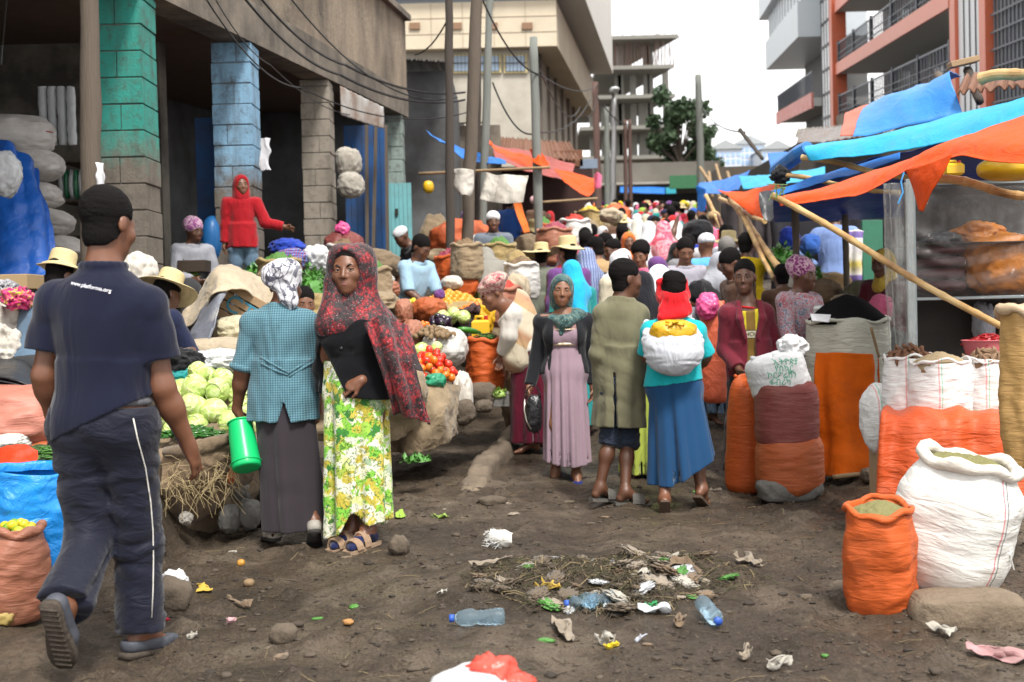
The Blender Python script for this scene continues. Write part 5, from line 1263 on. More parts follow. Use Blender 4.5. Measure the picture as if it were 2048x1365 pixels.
# ---- 3 woman in the red and black scarf, facing the camera
root=person('frowning woman in red black lace scarf, black cardigan and yellow green floral skirt',G(715,1095))
J=JP(root,6.85,dict(head=(698,542,-.03),neck=(712,612,0),pel=(717,782,0),shR=(662,655,-.04),shL=(767,655,.04),elR=(650,742,.04),elL=(787,742,.02),wrR=(652,800,.10),wrL=(722,762,-.16),hipR=(688,792,0),hipL=(746,792,0),knR=(694,930,-.05),knL=(738,930,-.02),anR=(706,1058,-.02),anL=(737,1060,-.10)))
b=Body(J,fw=(-.22,-1,0),hfw=(-.16,-1,-.03),hup=(-.05,0,1),sc=.985,hs=1.14,bulk=1.13,feet={'R':(-.62,-.75,-.08),'L':(-.55,-.8,-.08)},hands={'L':dict(d=(-.90,-.1,-.40),n=(0,.75,-.55),curl=.62,thumb=.4)},chest=1,fem=True,arm=1.08)
b.frown=.004;b.gaze=.32
b.build(root,SKIN[1],.0055)
b.hair(root,HAIR,g=.006,h=.007,hairline=.072,back=-.04)
blk=cloth('black_knit',(.0055,.0055,.007),wr=.35,wscale=7,rough=.9)
pl=J['pel'].astype(np.float32)
def cardi_cut(p):
 q=p-pl
 open_=np.maximum(np.abs(q[:,0]+.165+.10*np.clip(q[:,2]-.02,-.3,.3))-np.clip(.115-.42*q[:,2],0,.11),q[:,1]+.02)
 return np.maximum(-open_,-(q[:,2]+.045-.10*(.15-q[:,0])*(q[:,0]<.15)))
cardi=b.top(root,blk,'cardigan',g=.024,sleeve=1.93,hem=-.16,ext=(.175,.15,.225,.185),wa=.006,wf=28,h=.007,sl=.020,seed=21,cut=cardi_cut)
def floral(t,v):
 wv=t.nodes.new('ShaderNodeVectorMath');wv.operation='ADD';n=noise(t,v,11,6);sc_=t.nodes.new('ShaderNodeVectorMath');sc_.operation='SCALE';sc_.inputs['Scale'].default_value=.22
 t.links.new(n.outputs['Color'],sc_.inputs[0]);t.links.new(v,wv.inputs[0]);t.links.new(sc_.outputs[0],wv.inputs[1])
 vo=node(t,'ShaderNodeTexVoronoi',Scale=21.0);t.links.new(wv.outputs[0],vo.inputs['Vector'])
 sp_=t.nodes.new('ShaderNodeSeparateColor');t.links.new(vo.outputs['Color'],sp_.inputs[0])
 c=ramp(t,sp_.outputs[0],[(0,(.62,.60,.50)),(.20,(.62,.63,.52)),(.24,(.50,.42,.07)),(.45,(.42,.34,.05)),(.48,(.16,.44,.05)),(.70,(.30,.50,.07)),(.73,(.03,.10,.03)),(.82,(.05,.22,.04)),(.85,(.68,.66,.58)),(1,(.58,.62,.24))])
 n2=noise(t,v,45,3,.6,1.5);c=mixc(t,ramp(t,n2.outputs['Fac'],[(.52,0.0),(.60,.8)]),c,(.03,.11,.02))
 n3=noise(t,v,26,3,.6,1);return mixc(t,ramp(t,n3.outputs['Fac'],[(.62,0.0),(.70,.8)]),c,(.74,.74,.66))
rl=np.array(root.location)
b.skirt(root,cloth('floral_print',(.5,.5,.3),colnode=floral,wr=.35,wscale=6,stretch=(1,1,.2)),J['pel'][2]+.17,.18,(.168,.145),(.175,.165),name='wrap_skirt',c0=J['pel'][:2]+np.array([-.015,0]),c1=J['pel'][:2]+np.array([-.015,-.03]),folds=7,amp=.13,seed=8,pw=.7,wa=.004,slant=lambda p:.05*np.clip((p[:,0]+.02)*6,-1,1)*(p[:,1]<0)-.06+.10*np.exp(-((p[:,0]-.01)/.05)**2)*(p[:,1]<0))
def lace(t,v):
 n=noise(t,v,5.5,3,.55,.6);n2=node(t,'ShaderNodeTexVoronoi',Scale=62.0);t.links.new(v,n2.inputs['Vector'])
 w=noise(t,v,24,4,.65)
 f=mth(t,'ADD',mth(t,'MULTIPLY',n.outputs['Fac'],.62),mth(t,'MULTIPLY',w.outputs['Fac'],.48))
 f=mth(t,'ADD',f,mth(t,'MULTIPLY',n2.outputs['Distance'],-.22))
 c=ramp(t,f,[(.40,(.013,.005,.007)),(.47,(.07,.006,.010)),(.52,(.16,.006,.010)),(.60,(.32,.010,.016))])
 n3=noise(t,v,190,1);return mixc(t,ramp(t,n3.outputs['Fac'],[(.70,0.0),(.74,.8)]),c,(.6,.5,.5))
lc=cloth('red_black_lace',(.2,.01,.02),colnode=lace,wr=.5,wscale=12,rough=.65,spec=.4)
hp=b.hp
dr=[('c',J['shR']+np.array([-.01,-.05,.0]),J['shL']+np.array([-.03,-.11,-.03]),.055,.075,.08),('c',J['shL']+np.array([-.05,-.10,.0]),J['shL']+np.array([.02,-.03,-.02]),.075,.075,.06),('e',hp(.085,.02,.03),b.hf,(.055,.085,.10),.06),('e',hp(-.05,.01,.02),b.hf,(.06,.09,.11),.06),('c',hp(-.085,-.03,-.06),J['shR']+np.array([.0,-.06,.03]),.035,.06,.06),('c',hp(.09,.0,-.05),J['shL']+np.array([-.06,-.08,.05]),.04,.06,.06)]
v1=b.veil(root,lc,'headscarf',g=.012,h=.0075,drape=dr,face=(.080,.110),fz=.004,wa=.006,wf=30,seed=9)
tail=[[P(728,648,6.62),P(768,632,6.66),P(803,648,6.80)],[P(748,700,6.60),P(790,692,6.62),P(822,705,6.76)],[P(772,770,6.64),P(806,765,6.64),P(838,772,6.74)],[P(788,826,6.72),P(826,836,6.70),P(860,850,6.76)]]
vv,ff=sheet(tail,60,34,.010,7,5,.004,folds=(1,3,.014))
vv2,ff2=sheet([[P(770,640,6.72),P(812,652,6.86)],[P(792,690,6.70),P(832,708,6.82)],[P(800,735,6.70),P(846,744,6.80)]],30,20,.010,7,8,.004)
obj('scarf_tail',joined('scarf_tail',[(vv-rl,ff,0),(vv2-rl,ff2,0)]),lc,root,world=False)
b.sandals(root,mat('tan_foam',(.30,.20,.13),.7,.1,20,.3),'two',mat('tan_sole',(.26,.18,.12),.75,.1))
navysock=cloth('navy_sock',(.012,.016,.06))
for k in 'LR':
 an,fd,up,sd=b.footp[k];T=b.feet[k]+[('c',an,an+np.array([0,0,.0]),.04,.036,.01)]
 b.part(root,'sock',lambda p:np.maximum(ev(T,p,.004),(p-an)@up.astype(np.float32)+.012),an-.22,an+.22,.007,navysock)
pearl=MB()
iv,jf=_ICO[2];obj('earring',mesh('earring',hp(.083,.012,-.036)+iv*.0065,jf),mat('pearl',(.8,.78,.74),.2,.02,bmp=0),root,world=False)
cb=bvh_of(cardi)
for x,y in[(655,662),(653,702),(667,690)][:2]:
 h=cb.ray_cast(Vector(np.array(P(x+8,y,6.3))-rl),Vector((0,1,0)))
 if h[0]is not None:obj('button',mesh('button',np.array(h[0])+iv*np.array([.010,.004,.010]),jf),mat('black_button',(.02,.02,.02),.2,bmp=0),root,world=False)
RED=root
# ---- 4 woman in the lilac dress
root=person('woman in long lilac dress with gold belt and green sequinned headscarf',G(1132,968))
J=JP(root,9.5,dict(head=(1124,582,-.03),neck=(1128,630,0),pel=(1130,742,0),shR=(1086,645,0),shL=(1171,645,0),elR=(1074,715,.03),elL=(1188,713,.03),wrR=(1060,772,-.04),wrL=(1186,772,-.02),hipR=(1109,752,0),hipL=(1151,752,0),knR=(1112,850,-.10),knL=(1150,850,-.03),anR=(1112,944,-.02),anL=(1153,950,-.10)))
b=Body(J,fw=(-.05,-1,0),hfw=(.0,-1,-.08),hup=(.06,0,1),sc=.945,bulk=1.06,feet={'R':(-.3,-.9,-.35),'L':(.1,-.95,-.35)},hands={'R':dict(curl=.95),'L':dict(curl=.35)},chest=1,fem=True)
b.build(root,SKIN[2],.0062)
lil=cloth('lilac_chiffon',(.275,.195,.235),wr=.3,wscale=5,stretch=(1,1,.12))
zc=J['shL'][2]-.045
b.top(root,lil,'dress_bodice',g=.010,sleeve=0,hem=.13,wa=.002,wf=30,h=.0075,seed=4,cut=lambda p:p[:,2]-zc)
b.top(root,cloth('sheer_lilac',(.24,.14,.13),wr=.2),'sheer_yoke',g=.004,sleeve=.15,hem=.25,wa=.001,h=.0085,seed=4,neck=-.02)
b.skirt(root,lil,J['pel'][2]+.20,.135,(.138,.112),(.170,.165),name='dress_skirt',c0=J['pel'][:2],c1=J['pel'][:2]+np.array([.0,-.06]),folds=12,amp=.10,seed=12,pw=.55,wa=.002,slant=lambda p:-.03*np.sin(p[:,0]*9+1),h=.0075)
gold=mat('gold_trim',(.50,.40,.28),.35,.1,metal=.5)
for z,t,ex in((J['pel'][2]+.205,.013,.152),(zc-.004,.006,.172)):
 rp_=ringp(np.array([J['pel'][0]if t>.01 else J['neck'][0],J['pel'][1]if t>.01 else J['neck'][1]-.012,z]),b.tf,ex if t>.01 else .150,.124 if t>.01 else .138,t,24);b.part(root,'belt' if t>.01 else 'neckline_trim',lambda p:ev(rp_,p),np.array([J['pel'][0]-.25,J['pel'][1]-.25,z-.05]),np.array([J['pel'][0]+.25,J['pel'][1]+.25,z+.05]),.006,gold)
dk=cloth('charcoal_knit',(.013,.014,.017),wr=.4,wscale=8)
b.top(root,dk,'open_cardigan',g=.022,sleeve=1.97,hem=-.02,wa=.004,wf=26,h=.0075,sl=.016,seed=17,cut=lambda p:np.maximum(np.maximum(-(np.abs(p[:,0]-J['neck'][0])-.088-.06*np.clip(J['shL'][2]-p[:,2],0,.5)),p[:,1]-J['neck'][1]-.0),-1)if False else-np.maximum(np.abs(p[:,0]-J['neck'][0])-.085-.05*np.clip(J['shL'][2]-p[:,2],0,.5),p[:,1]-J['neck'][1]-.03))
def seq(t,v):
 n=noise(t,v,16,4,.6,1);vo=node(t,'ShaderNodeTexVoronoi',Scale=58.0);t.links.new(v,vo.inputs['Vector'])
 c=ramp(t,n.outputs['Fac'],[(.3,(.018,.035,.038)),(.5,(.04,.09,.09)),(.62,(.10,.17,.16)),(.75,(.07,.06,.05))])
 sp_=t.nodes.new('ShaderNodeSeparateXYZ');t.links.new(v,sp_.inputs[0])
 return mixc(t,mth(t,'MULTIPLY',mth(t,'LESS_THAN',vo.outputs['Distance'],.22),.35),c,(.50,.42,.22))
dr=[('c',J['shR']*.55+J['neck']*.45+np.array([0,-.05,-.01]),J['neck']+np.array([.0,-.115,-.06]),.045,.045,.05),('c',J['neck']+np.array([0,-.115,-.06]),J['shL']*.75+J['neck']*.25+np.array([0,-.03,.03]),.05,.05,.05),('c',J['shL']*.6+J['neck']*.4+np.array([0,.0,.03]),J['shL']+np.array([.02,.02,.01]),.05,.035,.05),('c',J['neck']+np.array([-.02,-.12,-.06]),J['neck']+np.array([-.03,-.13,-.14]),.04,.02,.03)]
b.veil(root,cloth('green_sequin_scarf',(.06,.1,.1),colnode=seq,wr=.7,wscale=14,rough=.5),'headscarf',g=.006,h=.0065,drape=dr,face=(.068,.088),fz=-.004,wa=.005,wf=34,seed=13,shoulders=False)
b.sandals(root,cloth('royal_blue_suede',(.018,.026,.14)),'heel',cloth('royal_blue_suede',(.02,.03,.16)),'peep_toe_shoe')
LILAC=root
hb=thing('handbag','shiny black handbag with metal frame in the hand of the woman in lilac','handbag',P(1068,866,9.32))
v,f=lump((.062,.045,.14),.10,2.2,5,4,.65,ridg=.3,loc=tuple(P(1068,828,9.34)-hb.location));obj('bag_body',mesh('bag_body',v,f),mat('black_patent',(.008,.008,.010),.18,.3,9,.8,14,.02,spec=.6),hb,world=False)
mb=MB();c0=P(1066,795,9.34)-hb.location;mb.tube([c0+Vector((.055*math.cos(a),-.01,.10*math.sin(a)-.01))for a in np.linspace(0,math.pi,11)],.006,6);obj('handle',mb.mesh('handle',True),MC['black_patent'],hb,world=False)
mb=MB();mb.tube([c0+Vector((-.062,-.03,-.01)),c0+Vector((-.068,-.045,-.09)),c0+Vector((-.055,-.05,-.17)),c0+Vector((-.02,-.055,-.235))],.006,6);obj('metal_frame',mb.mesh('metal_frame',True),mat('steel_trim',(.6,.56,.5),.25,.05,metal=.9,bmp=0),hb,world=False)
# ---- 5 teenager in the long olive coat
root=person('teenage boy in long worn olive coat over rolled jeans, looking away to the right',G(1232,1012))
J=JP(root,8.25,dict(head=(1252,560,0),neck=(1243,604,0),pel=(1240,752,0),shL=(1209,630,-.02),shR=(1275,630,.02),elL=(1200,708,-.02),elR=(1288,708,.02),wrL=(1203,780,.04),wrR=(1285,772,.06),hipL=(1222,760,-.01),hipR=(1258,760,.01),knL=(1222,876,0),knR=(1256,882,.03),anL=(1199,976,-.05),anR=(1250,984,-.12)))
b=Body(J,fw=(.35,.95,0),hfw=(.97,.45,-.12),sc=.95,bulk=.88,feet={'L':(.82,.5,-.1),'R':(.93,.15,-.08)},hands={'R':dict(curl=.5)},arm=.92)
b.build(root,SKIN[0],.0062)
b.hair(root,HAIR,g=.012,h=.006,hairline=.064,back=-.084,vol=(.004,.004,.010))
olv=cloth('olive_drill',(.150,.142,.088),var=.2,wr=.45,wscale=6,dirt=(.085,.075,.05),dirt_amt=.35)
b.top(root,olv,'long_coat',g=.030,sleeve=1.94,hem=-.335,ext=(.158,.128,.182,.150),wa=.007,wf=20,h=.0075,sl=.026,seed=31,slit=lambda p:np.maximum(np.abs(p[:,0]-(J['pel'][0]-.045))-.006-.02*np.clip(-.05-(p[:,2]-J['pel'][2]),-.3,.3),np.maximum(p[:,1]-J['pel'][1],p[:,2]-J['pel'][2]-.02)),collar=lambda p:ev(ringp(J['neck']+np.array([0,0,.012]),frame(b.fw,(0,-.2,1)),.078,.07,.018,14),p))
b.trousers(root,cloth('dark_denim',(.022,.030,.048),wr=.7,wscale=10,stretch=(1,1,2)),'rolled_jeans',g=.012,length=.12,wa=.006,wf=40,h=.0075,flare=.018,waist=.0)
b.sandals(root,mat('grey_rubber',(.09,.085,.075),.8,.3,20,.5),'slide')
# ---- 6 woman carrying a bundle
root=person('woman from behind in turquoise top, blue skirt and red headband with bundle on back',G(1345,1025))
J=JP(root,8.0,dict(head=(1346,592,.03),neck=(1347,640,0),pel=(1348,775,.02),shL=(1303,664,0),shR=(1391,664,0),elL=(1293,712,.06),elR=(1412,712,.06),wrL=(1315,735,.25),wrR=(1395,740,.27),hipL=(1327,785,.02),hipR=(1370,785,.02),knL=(1333,890,.05),knR=(1388,885,.05),anL=(1329,1000,-.15),anR=(1403,978,-.02)))
b=Body(J,fw=(.02,1,0),hfw=(-.05,1,-.1),sc=.91,bulk=1.12,feet={'L':(.05,.55,-.8),'R':(.40,.75,-.5)},fem=True)
b.build(root,SKIN[1],.007,eyes=False)
b.hair(root,HAIR,g=.012,h=.0075,hairline=.04,back=-.02,bun=[(0,.06,.10,.075,.06,.055),(.03,.07,.11,.04,.04,.05),(-.035,.075,.09,.045,.04,.045)],rough=.006,fs=70)
redc=cloth('red_cotton',(.50,.012,.018),wr=.7,wscale=10)
b.veil(root,redc,'headband',g=.010,h=.007,drape=[('c',b.hp(-.06,.08,-.09),b.hp(.06,.10,-.12),.035,.035,.04),('c',b.hp(-.03,.10,-.1),J['neck']+np.array([.06,-.05,-.03]),.03,.03,.04)],face=(.076,.10),shoulders=False,wa=.005,wf=44)if False else None
rp_=[('e',b.hp(0,.02,-.02),b.hf,(.098,.10,.085),.03),('c',b.hp(-.07,.06,-.10),b.hp(.07,.06,-.10),.042,.042,.04),('c',b.hp(-.04,.10,-.13),b.hp(.10,.09,-.15),.028,.026,.04),('c',b.hp(.09,.0,.0),b.hp(.075,-.02,.09),.026,.024,.03),('c',b.hp(-.09,.0,.0),b.hp(-.075,-.02,.09),.026,.024,.03),('c',b.hp(.075,-.02,.09),b.hp(0,-.03,.12),.024,.024,.03),('c',b.hp(-.075,-.02,.09),b.hp(0,-.03,.12),.024,.024,.03)]
b.part(root,'headband',lambda p:np.maximum(ev(rp_,p)+.004*wrk(p,46,2),-ev([('e',b.hp(0,.085,.075),b.hf,(.078,.085,.072),0)],p)),b.hp(0,0,0)-.24,b.hp(0,0,0)+.22,.007,redc)
tq=cloth('turquoise_jersey',(.012,.36,.40),wr=.4,wscale=8)
b.top(root,tq,'top',g=.018,sleeve=.95,hem=-.02,ext=(.16,.125,.175,.145),wa=.005,wf=26,h=.0075,sl=.018,seed=7,slit=None,cut=lambda p:-(p[:,2]-J['pel'][2]-.03+.12*(J['pel'][0]-.0-p[:,0])))
b.skirt(root,cloth('blue_viscose',(.012,.052,.130),wr=.3,wscale=5,stretch=(1,1,.15)),J['pel'][2]+.08,.175,(.155,.125),(.225,.20),c0=J['pel'][:2],c1=J['pel'][:2]+np.array([.05,-.02]),folds=8,amp=.11,seed=14,pw=.9,wa=.003,slant=lambda p:.14*np.clip(p[:,0]*4-.1,-.1,1.2))
b.sandals(root,mat('brown_rubber',(.07,.045,.03),.8,.2),'flipflop')
bu=thing('back_bundle','white cloth bundle holding a yellow bag on the back of the woman in turquoise','bundle',P(1346,755,7.8))
bl=np.array(bu.location);cc=np.array(P(1347,700,7.83))-bl
T=[('e',cc,I3,(.190,.13,.150),.05),('e',cc+[0,-.03,-.03],I3,(.15,.12,.13),.05),('c',cc+[.14,.05,.06],cc+[.15,.22,.17],.05,.025,.06),('c',cc+[-.14,.05,.06],cc+[-.14,.22,.17],.05,.025,.06)]
cut_=('e',cc+[0,-.01,.17],I3,(.150,.12,.085),0)
v,q=surf(lambda p:np.maximum(ev(T,p)+.006*wrk(p,26,5,(1,1,2)),-ev([cut_],p)),cc-.3,cc+.32,.0075)
obj('carrying_cloth',mesh('carrying_cloth',v,q),cloth('white_cotton',(.46,.48,.52),wr=.6,wscale=8,dirt=(.3,.29,.28),dirt_amt=.2),bu,world=False)
v,f=lump((.145,.11,.075),.06,3,3,4,.8,ridg=.5,loc=tuple(cc+[0,-.005,.115]));mb=MB();
obj('yellow_bag',mesh('yellow_bag',v,f),tarpmat('yellow_plastic',(.60,.33,.012),.3,dirt_amt=.05,wr=.8),bu,world=False)
for i in range(12):
 a=i*.55;mb.tube([tuple(cc+np.array([.0,-.09,.165])),tuple(cc+np.array([.06*math.cos(a),-.09+.05*math.sin(a),.165+.015*math.sin(a*3)]))],.008,5)
obj('tied_top',mb.mesh('tied_top',True),MC['yellow_plastic'],bu,world=False)
# ---- 7 boy in the maroon blazer
root=person('young man in maroon blazer over yellow striped football shirt behind the orange sacks',G(1492,958))
J=JP(root,9.4,dict(head=(1489,556,-.02),neck=(1492,606,0),pel=(1502,735,0),shR=(1457,628,0),shL=(1528,628,0),elR=(1451,700,.03),elL=(1551,700,.02),wrR=(1478,740,-.16),wrL=(1556,742,-.16),hipR=(1481,745,0),hipL=(1522,745,0),knR=(1470,850,-.04),knL=(1528,850,0),anR=(1462,945,-.02),anL=(1528,945,.05)))
b=Body(J,fw=(-.12,-1,0),hfw=(-.30,-1,-.04),sc=.97,bulk=.94,hands={'R':dict(d=(.3,-.6,-.7),curl=.7),'L':dict(curl=.6)})
b.build(root,SKIN[0],.0062)
b.hair(root,HAIR,g=.010,h=.006,hairline=.066,back=-.084,vol=(.0,.0,.012))
def jersey(t,v):
 sp_=t.nodes.new('ShaderNodeSeparateXYZ');t.links.new(v,sp_.inputs[0]);x=mth(t,'ADD',sp_.outputs[0],-float(J['neck'][0]+.012))
 f=mth(t,'LESS_THAN',mth(t,'ABSOLUTE',x),.034);c=mixc(t,f,(.60,.50,.03),(.20,.12,.03))
 z=mth(t,'ADD',sp_.outputs[2],-float(J['neck'][2]-.235))
 g1=mth(t,'LESS_THAN',mth(t,'ABSOLUTE',z),.026);c=mixc(t,g1,c,(.58,.54,.40))
 g2=mth(t,'MULTIPLY',mth(t,'LESS_THAN',mth(t,'ABSOLUTE',z),.032),mth(t,'GREATER_THAN',mth(t,'ABSOLUTE',z),.026));return mixc(t,g2,c,(.02,.02,.015))
jer=b.top(root,cloth('striped_jersey',(.5,.4,.05),colnode=jersey,wr=.4,rough=.6),'football_shirt',g=.012,sleeve=.4,hem=-.08,wa=.004,wf=24,h=.0075,seed=9,neck=-.035)
jb=bvh_of(jer)
lettering(root,'lettering',jb,'HOL',.042,Vector(J['neck']+np.array([.012,-.1,-.235])),Vector((1,0,0)),Vector((0,0,1)),(0,1,0),mat('dark_print',(.03,.03,.02),.7,bmp=0))
rp_=ringp(J['neck']+np.array([0,-.03,-.035]),frame(b.fw,(0,-.75,.66)),.070,.062,.008,16);b.part(root,'red_collar',lambda p:ev(rp_,p),J['neck']-.14,J['neck']+.14,.006,redc)
mar=cloth('maroon_wool',(.130,.016,.028),wr=.35,wscale=6)
def blz(p):
 q=p-J['neck'].astype(np.float32);w=.030+.055*np.clip(1+q[:,2]/.25,0,1)+.03*np.clip(-q[:,2]-.3,0,.4)
 return-np.maximum(np.abs(q[:,0]-.012)-w,q[:,1]-.03)
b.top(root,mar,'blazer',g=.030,sleeve=1.92,hem=-.30,ext=(.165,.135,.19,.155),wa=.004,wf=20,h=.0075,sl=.022,seed=41,cut=blz)
for sg in(-1,1):
 lp=[('c',J['neck']+np.array([.012+sg*.080,-.055,-.0]),J['neck']+np.array([.012+sg*.085,-.135,-.12]),.022,.026,.02),('c',J['neck']+np.array([.012+sg*.085,-.135,-.12]),J['neck']+np.array([.012+sg*.045,-.150,-.27]),.026,.012,.02)]
 b.part(root,'lapel',lambda p:ev(lp,p),J['neck']-.36,J['neck']+np.array([.25,.1,.1]),.007,mar)
b.trousers(root,cloth('dark_trousers',(.022,.016,.018)),g=.012,length=.97,h=.012)
b.sandals(root,mat('black_leather',(.02,.018,.016),.5),'shoe',name='shoe')
MAROON=root
# ---- 8 woman bending over a sack of green beans
root=person('woman in pink flowered turban bending over the orange sack of green beans',G(1075,905))
J=JP(root,10.6,dict(head=(986,590,0),neck=(1016,618,0),pel=(1063,700,0),shR=(1022,628,-.17),shL=(1024,622,.17),elR=(1018,672,-.17),elL=(1022,680,.16),wrR=(1003,712,-.06),wrL=(1000,715,.08),hipR=(1062,708,-.09),hipL=(1066,705,.09),knR=(1058,800,-.09),knL=(1066,800,.09),anR=(1066,885,-.08),anL=(1076,880,.09)))
b=Body(J,fw=(-.62,-.05,-.78),hfw=(-.85,-.25,-.45),hup=(-.4,0,.9),pfw=(-1,-.1,-.2),sc=.98,bulk=1.08,fem=True,hands={'R':dict(d=(-.2,0,-1),curl=.5),'L':dict(d=(-.2,0,-1),curl=.5)})
b.build(root,SKIN[1],.0085)
def blotch(c1,c2,c3,sc_=22):
 def f(t,v):
  n=noise(t,v,sc_,4,.6,1.2);return ramp(t,n.outputs['Fac'],[(.32,c1),(.48,c2),(.54,c3),(.66,c2)])
 return f
b.wrap(root,cloth('pink_flowered_cloth',(.5,.2,.2),colnode=blotch((.10,.03,.03),(.46,.16,.17),(.50,.44,.36)),wr=.8,wscale=16),'turban',[(0,.03,.06,.105,.118,.072),(0,.045,.085,.135,.14,.055),(.03,.05,.10,.10,.10,.06)],wa=.007,wf=44,hairline=.03,back=-.06,h=.008)
b.top(root,cloth('white_blouse',(.55,.52,.47),wr=.5,wscale=9),'blouse',g=.024,sleeve=1.85,hem=.0,wa=.006,wf=24,h=.009,sl=.028,seed=15)
sh_=[('c',J['neck']+np.array([.05,0,.02]),J['pel']+np.array([-.05,0,.09]),.155,.175,.05),('c',J['neck']+np.array([.10,-.05,-.05]),J['pel']+np.array([-.10,-.05,-.06]),.12,.15,.05)]
def tan3(t,v):
 sp_=t.nodes.new('ShaderNodeSeparateXYZ');t.links.new(v,sp_.inputs[0]);f=mth(t,'ADD',mth(t,'MULTIPLY',sp_.outputs[0],.6),mth(t,'MULTIPLY',sp_.outputs[2],.9))
 s_=mth(t,'FRACT',mth(t,'MULTIPLY',f,3.3));return ramp(t,s_,[(0,(.50,.44,.33)),(.48,(.50,.44,.33)),(.5,(.42,.28,.15)),(.8,(.36,.20,.12)),(.98,(.5,.44,.33))])
q=np.stack([J['neck'],J['pel']])
b.part(root,'shawl',lambda p:np.maximum(ev(sh_,p)+.006*wrk(p,22,6),(p-J['neck'])@np.array([-.9,0,.25],np.float32)+.03),q.min(0)-.22,q.max(0)+.22,.01,cloth('tan_banded_shawl',(.4,.3,.2),colnode=tan3,wr=.5))
b.skirt(root,cloth('maroon_cloth',(.085,.006,.018),wr=.4),J['pel'][2]+.06,.10,(.17,.16),(.20,.19),c0=J['pel'][:2],c1=J['anR'][:2]+np.array([0,.08]),h=.011,folds=7,seed=3)
BEND=root
OLDS=cloth('old_sacking',(.36,.335,.29),wr=.8,dirt=(.16,.14,.11),dirt_amt=.4,cr=.8)
# ================================================================== left: goods in front of the market building
# ---- beside and in front of the walking man
t=sack('brown pink sack with rolled rim full of limes at the left picture edge',GG(25,1222)+Vector((0,0,-.03)),.40,.125,.150,.115,BSACK,3,rim=.020,lean=(.05,.06))
LIME=VEGM('lime_green',(.16,.30,.02));LIMY=VEGM('lime_yellow',(.52,.42,.015));TOM=VEGM('tomato_red',(.58,.030,.012),.22,.15,8);TOMO=VEGM('tomato_orange',(.66,.16,.012),.25,.15,8);ORA=VEGM('ripening_orange',(.62,.26,.02),.35,.25,10)
L1=fruit('lime','green lime in the sack at the left edge','lime',.024,LIME,seed=2,squash=(1,1,1.12));L2=fruit('lime','yellow lime in the sack at the left edge','lime',.024,LIMY,seed=4,squash=(1,1,1.12))
tp=Vector(t.location)+Vector((.025,-.01,.375))
scatter_heap(L1,12,tp,.085,.085,.035,.046,'green limes in the sack',3);scatter_heap(L2,9,tp+Vector((.01,-.01,.018)),.08,.08,.03,.046,'yellow limes in the sack',8)
t=sack('bright blue plastic sack with gathered open top beside the lime sack',GG(52,1168)+Vector((0,.05,-.02)),.53,.19,.215,.19,tarpmat('bright_blue_plastic',(.012,.23,.66),.32,dirt_amt=.03,wr=1.0),7,rim=.0,wr=.022,lean=(.05,.05))
v,q=sheet([[P(-12,905,6.25),P(35,893,6.3),P(74,905,6.3)],[P(-12,935,6.1),P(35,925,6.1),P(76,915,6.15)],[P(-12,972,6.0),P(30,970,6.0),P(66,948,6.05)]],26,26,.015,8,4,.004)
tag(obj('plastic_bag',mesh('plastic_bag',v,q),tarpmat('red_orange_plastic',(.72,.055,.018),.3,trans=.15,wr=.8,dirt_amt=.03)),'red orange plastic bag lying above the blue sack','plastic bag')
bag('green cloth bank under the green beans at the left edge',-60,935,170,1100,6.7,.35,BUR2,4,.12,name='burlap_bundle',cat='burlap bundle')
bag('salmon pink woven sack lying under the black plastic sheets',-120,768,190,915,7.15,.42,PSACK,6,.09,1.4,.8,.5)
bag('brown sack tucked under the salmon pink sack',-80,870,160,960,7.0,.30,TSACK,9,.1)
bag('dirty white sack end showing below the salmon sack',-30,868,58,905,6.75,.10,WSACK,12,.15)
def podpile(label,c,rx,ry,h,n,ln,r,m,group,seed,curve=.02,name='green_bean',cat='bean',piv=None):
 mb=MB();mb.tube([(-ln/2,0,0),(-ln/4,curve*.7,0),(0,curve,0),(ln/4,curve*.7,0),(ln/2,0,0)],[r*.35,r,r,r*.9,r*.2],6)
 o=obj(name,mb.mesh(name,True),m);tag(o,label,cat);return scatter_heap(o,n,c,rx,ry,h,r*2.2,group,seed,flat=True,smin_=.9)
BEAN=VEGM('bean_green',(.055,.17,.025),.45);CHIL=VEGM('chilli_green',(.022,.10,.012),.22)
bag('mound of dark leaves under the beans left',30,892,135,960,6.72,.14,mat('dark_leaves',(.03,.06,.02),.7,.4),5,.15,name='leaf_heap',cat='leaves')
podpile('thin green bean in the pile above the blue sack',P(88,912,6.66),.17,.13,.05,110,.10,.0042,BEAN,'green beans at the left edge',3)
for i,(dy,dx)in enumerate(((0,0),(9,8),(18,-6))):
 v,q=sheet([[P(-40,722+dy,7.6),P(40,722+dy,7.6),P(72+dx,752+dy,7.55)],[P(-40,748+dy,7.2),P(30,762+dy,7.1),P(80+dx,782+dy*.6,7.1)]],14,26,.008,6,5+i,.006)
 tag(obj('plastic_sheet',mesh('plastic_sheet',v,q),tarpmat('black_plastic_%d'%(i%2),((.022,.024,.028),(.034,.036,.04))[i%2],.38,dirt_amt=.1)),('top','middle','bottom')[i]+' one of the folded black plastic sheets on the salmon sack','plastic sheet','folded black plastic sheets')
bag('heap of soiled white cloth at the left edge',-60,588,75,745,8.0,.3,WCLOTH,15,.16,2.2,.9,.7,'cloth_heap','cloth')
bag('bundle of white cloth behind the seated denim jacket',-20,650,60,740,7.8,.2,WCLOTH,18,.2,2.2,.9,.7,'cloth_heap','cloth')
def flowers(t,v):
 n=noise(t,v,24,4,.6,1);return ramp(t,n.outputs['Fac'],[(.35,(.02,.02,.03)),(.46,(.55,.02,.14)),(.55,(.62,.10,.22)),(.62,(.62,.44,.05)),(.70,(.12,.3,.05))])
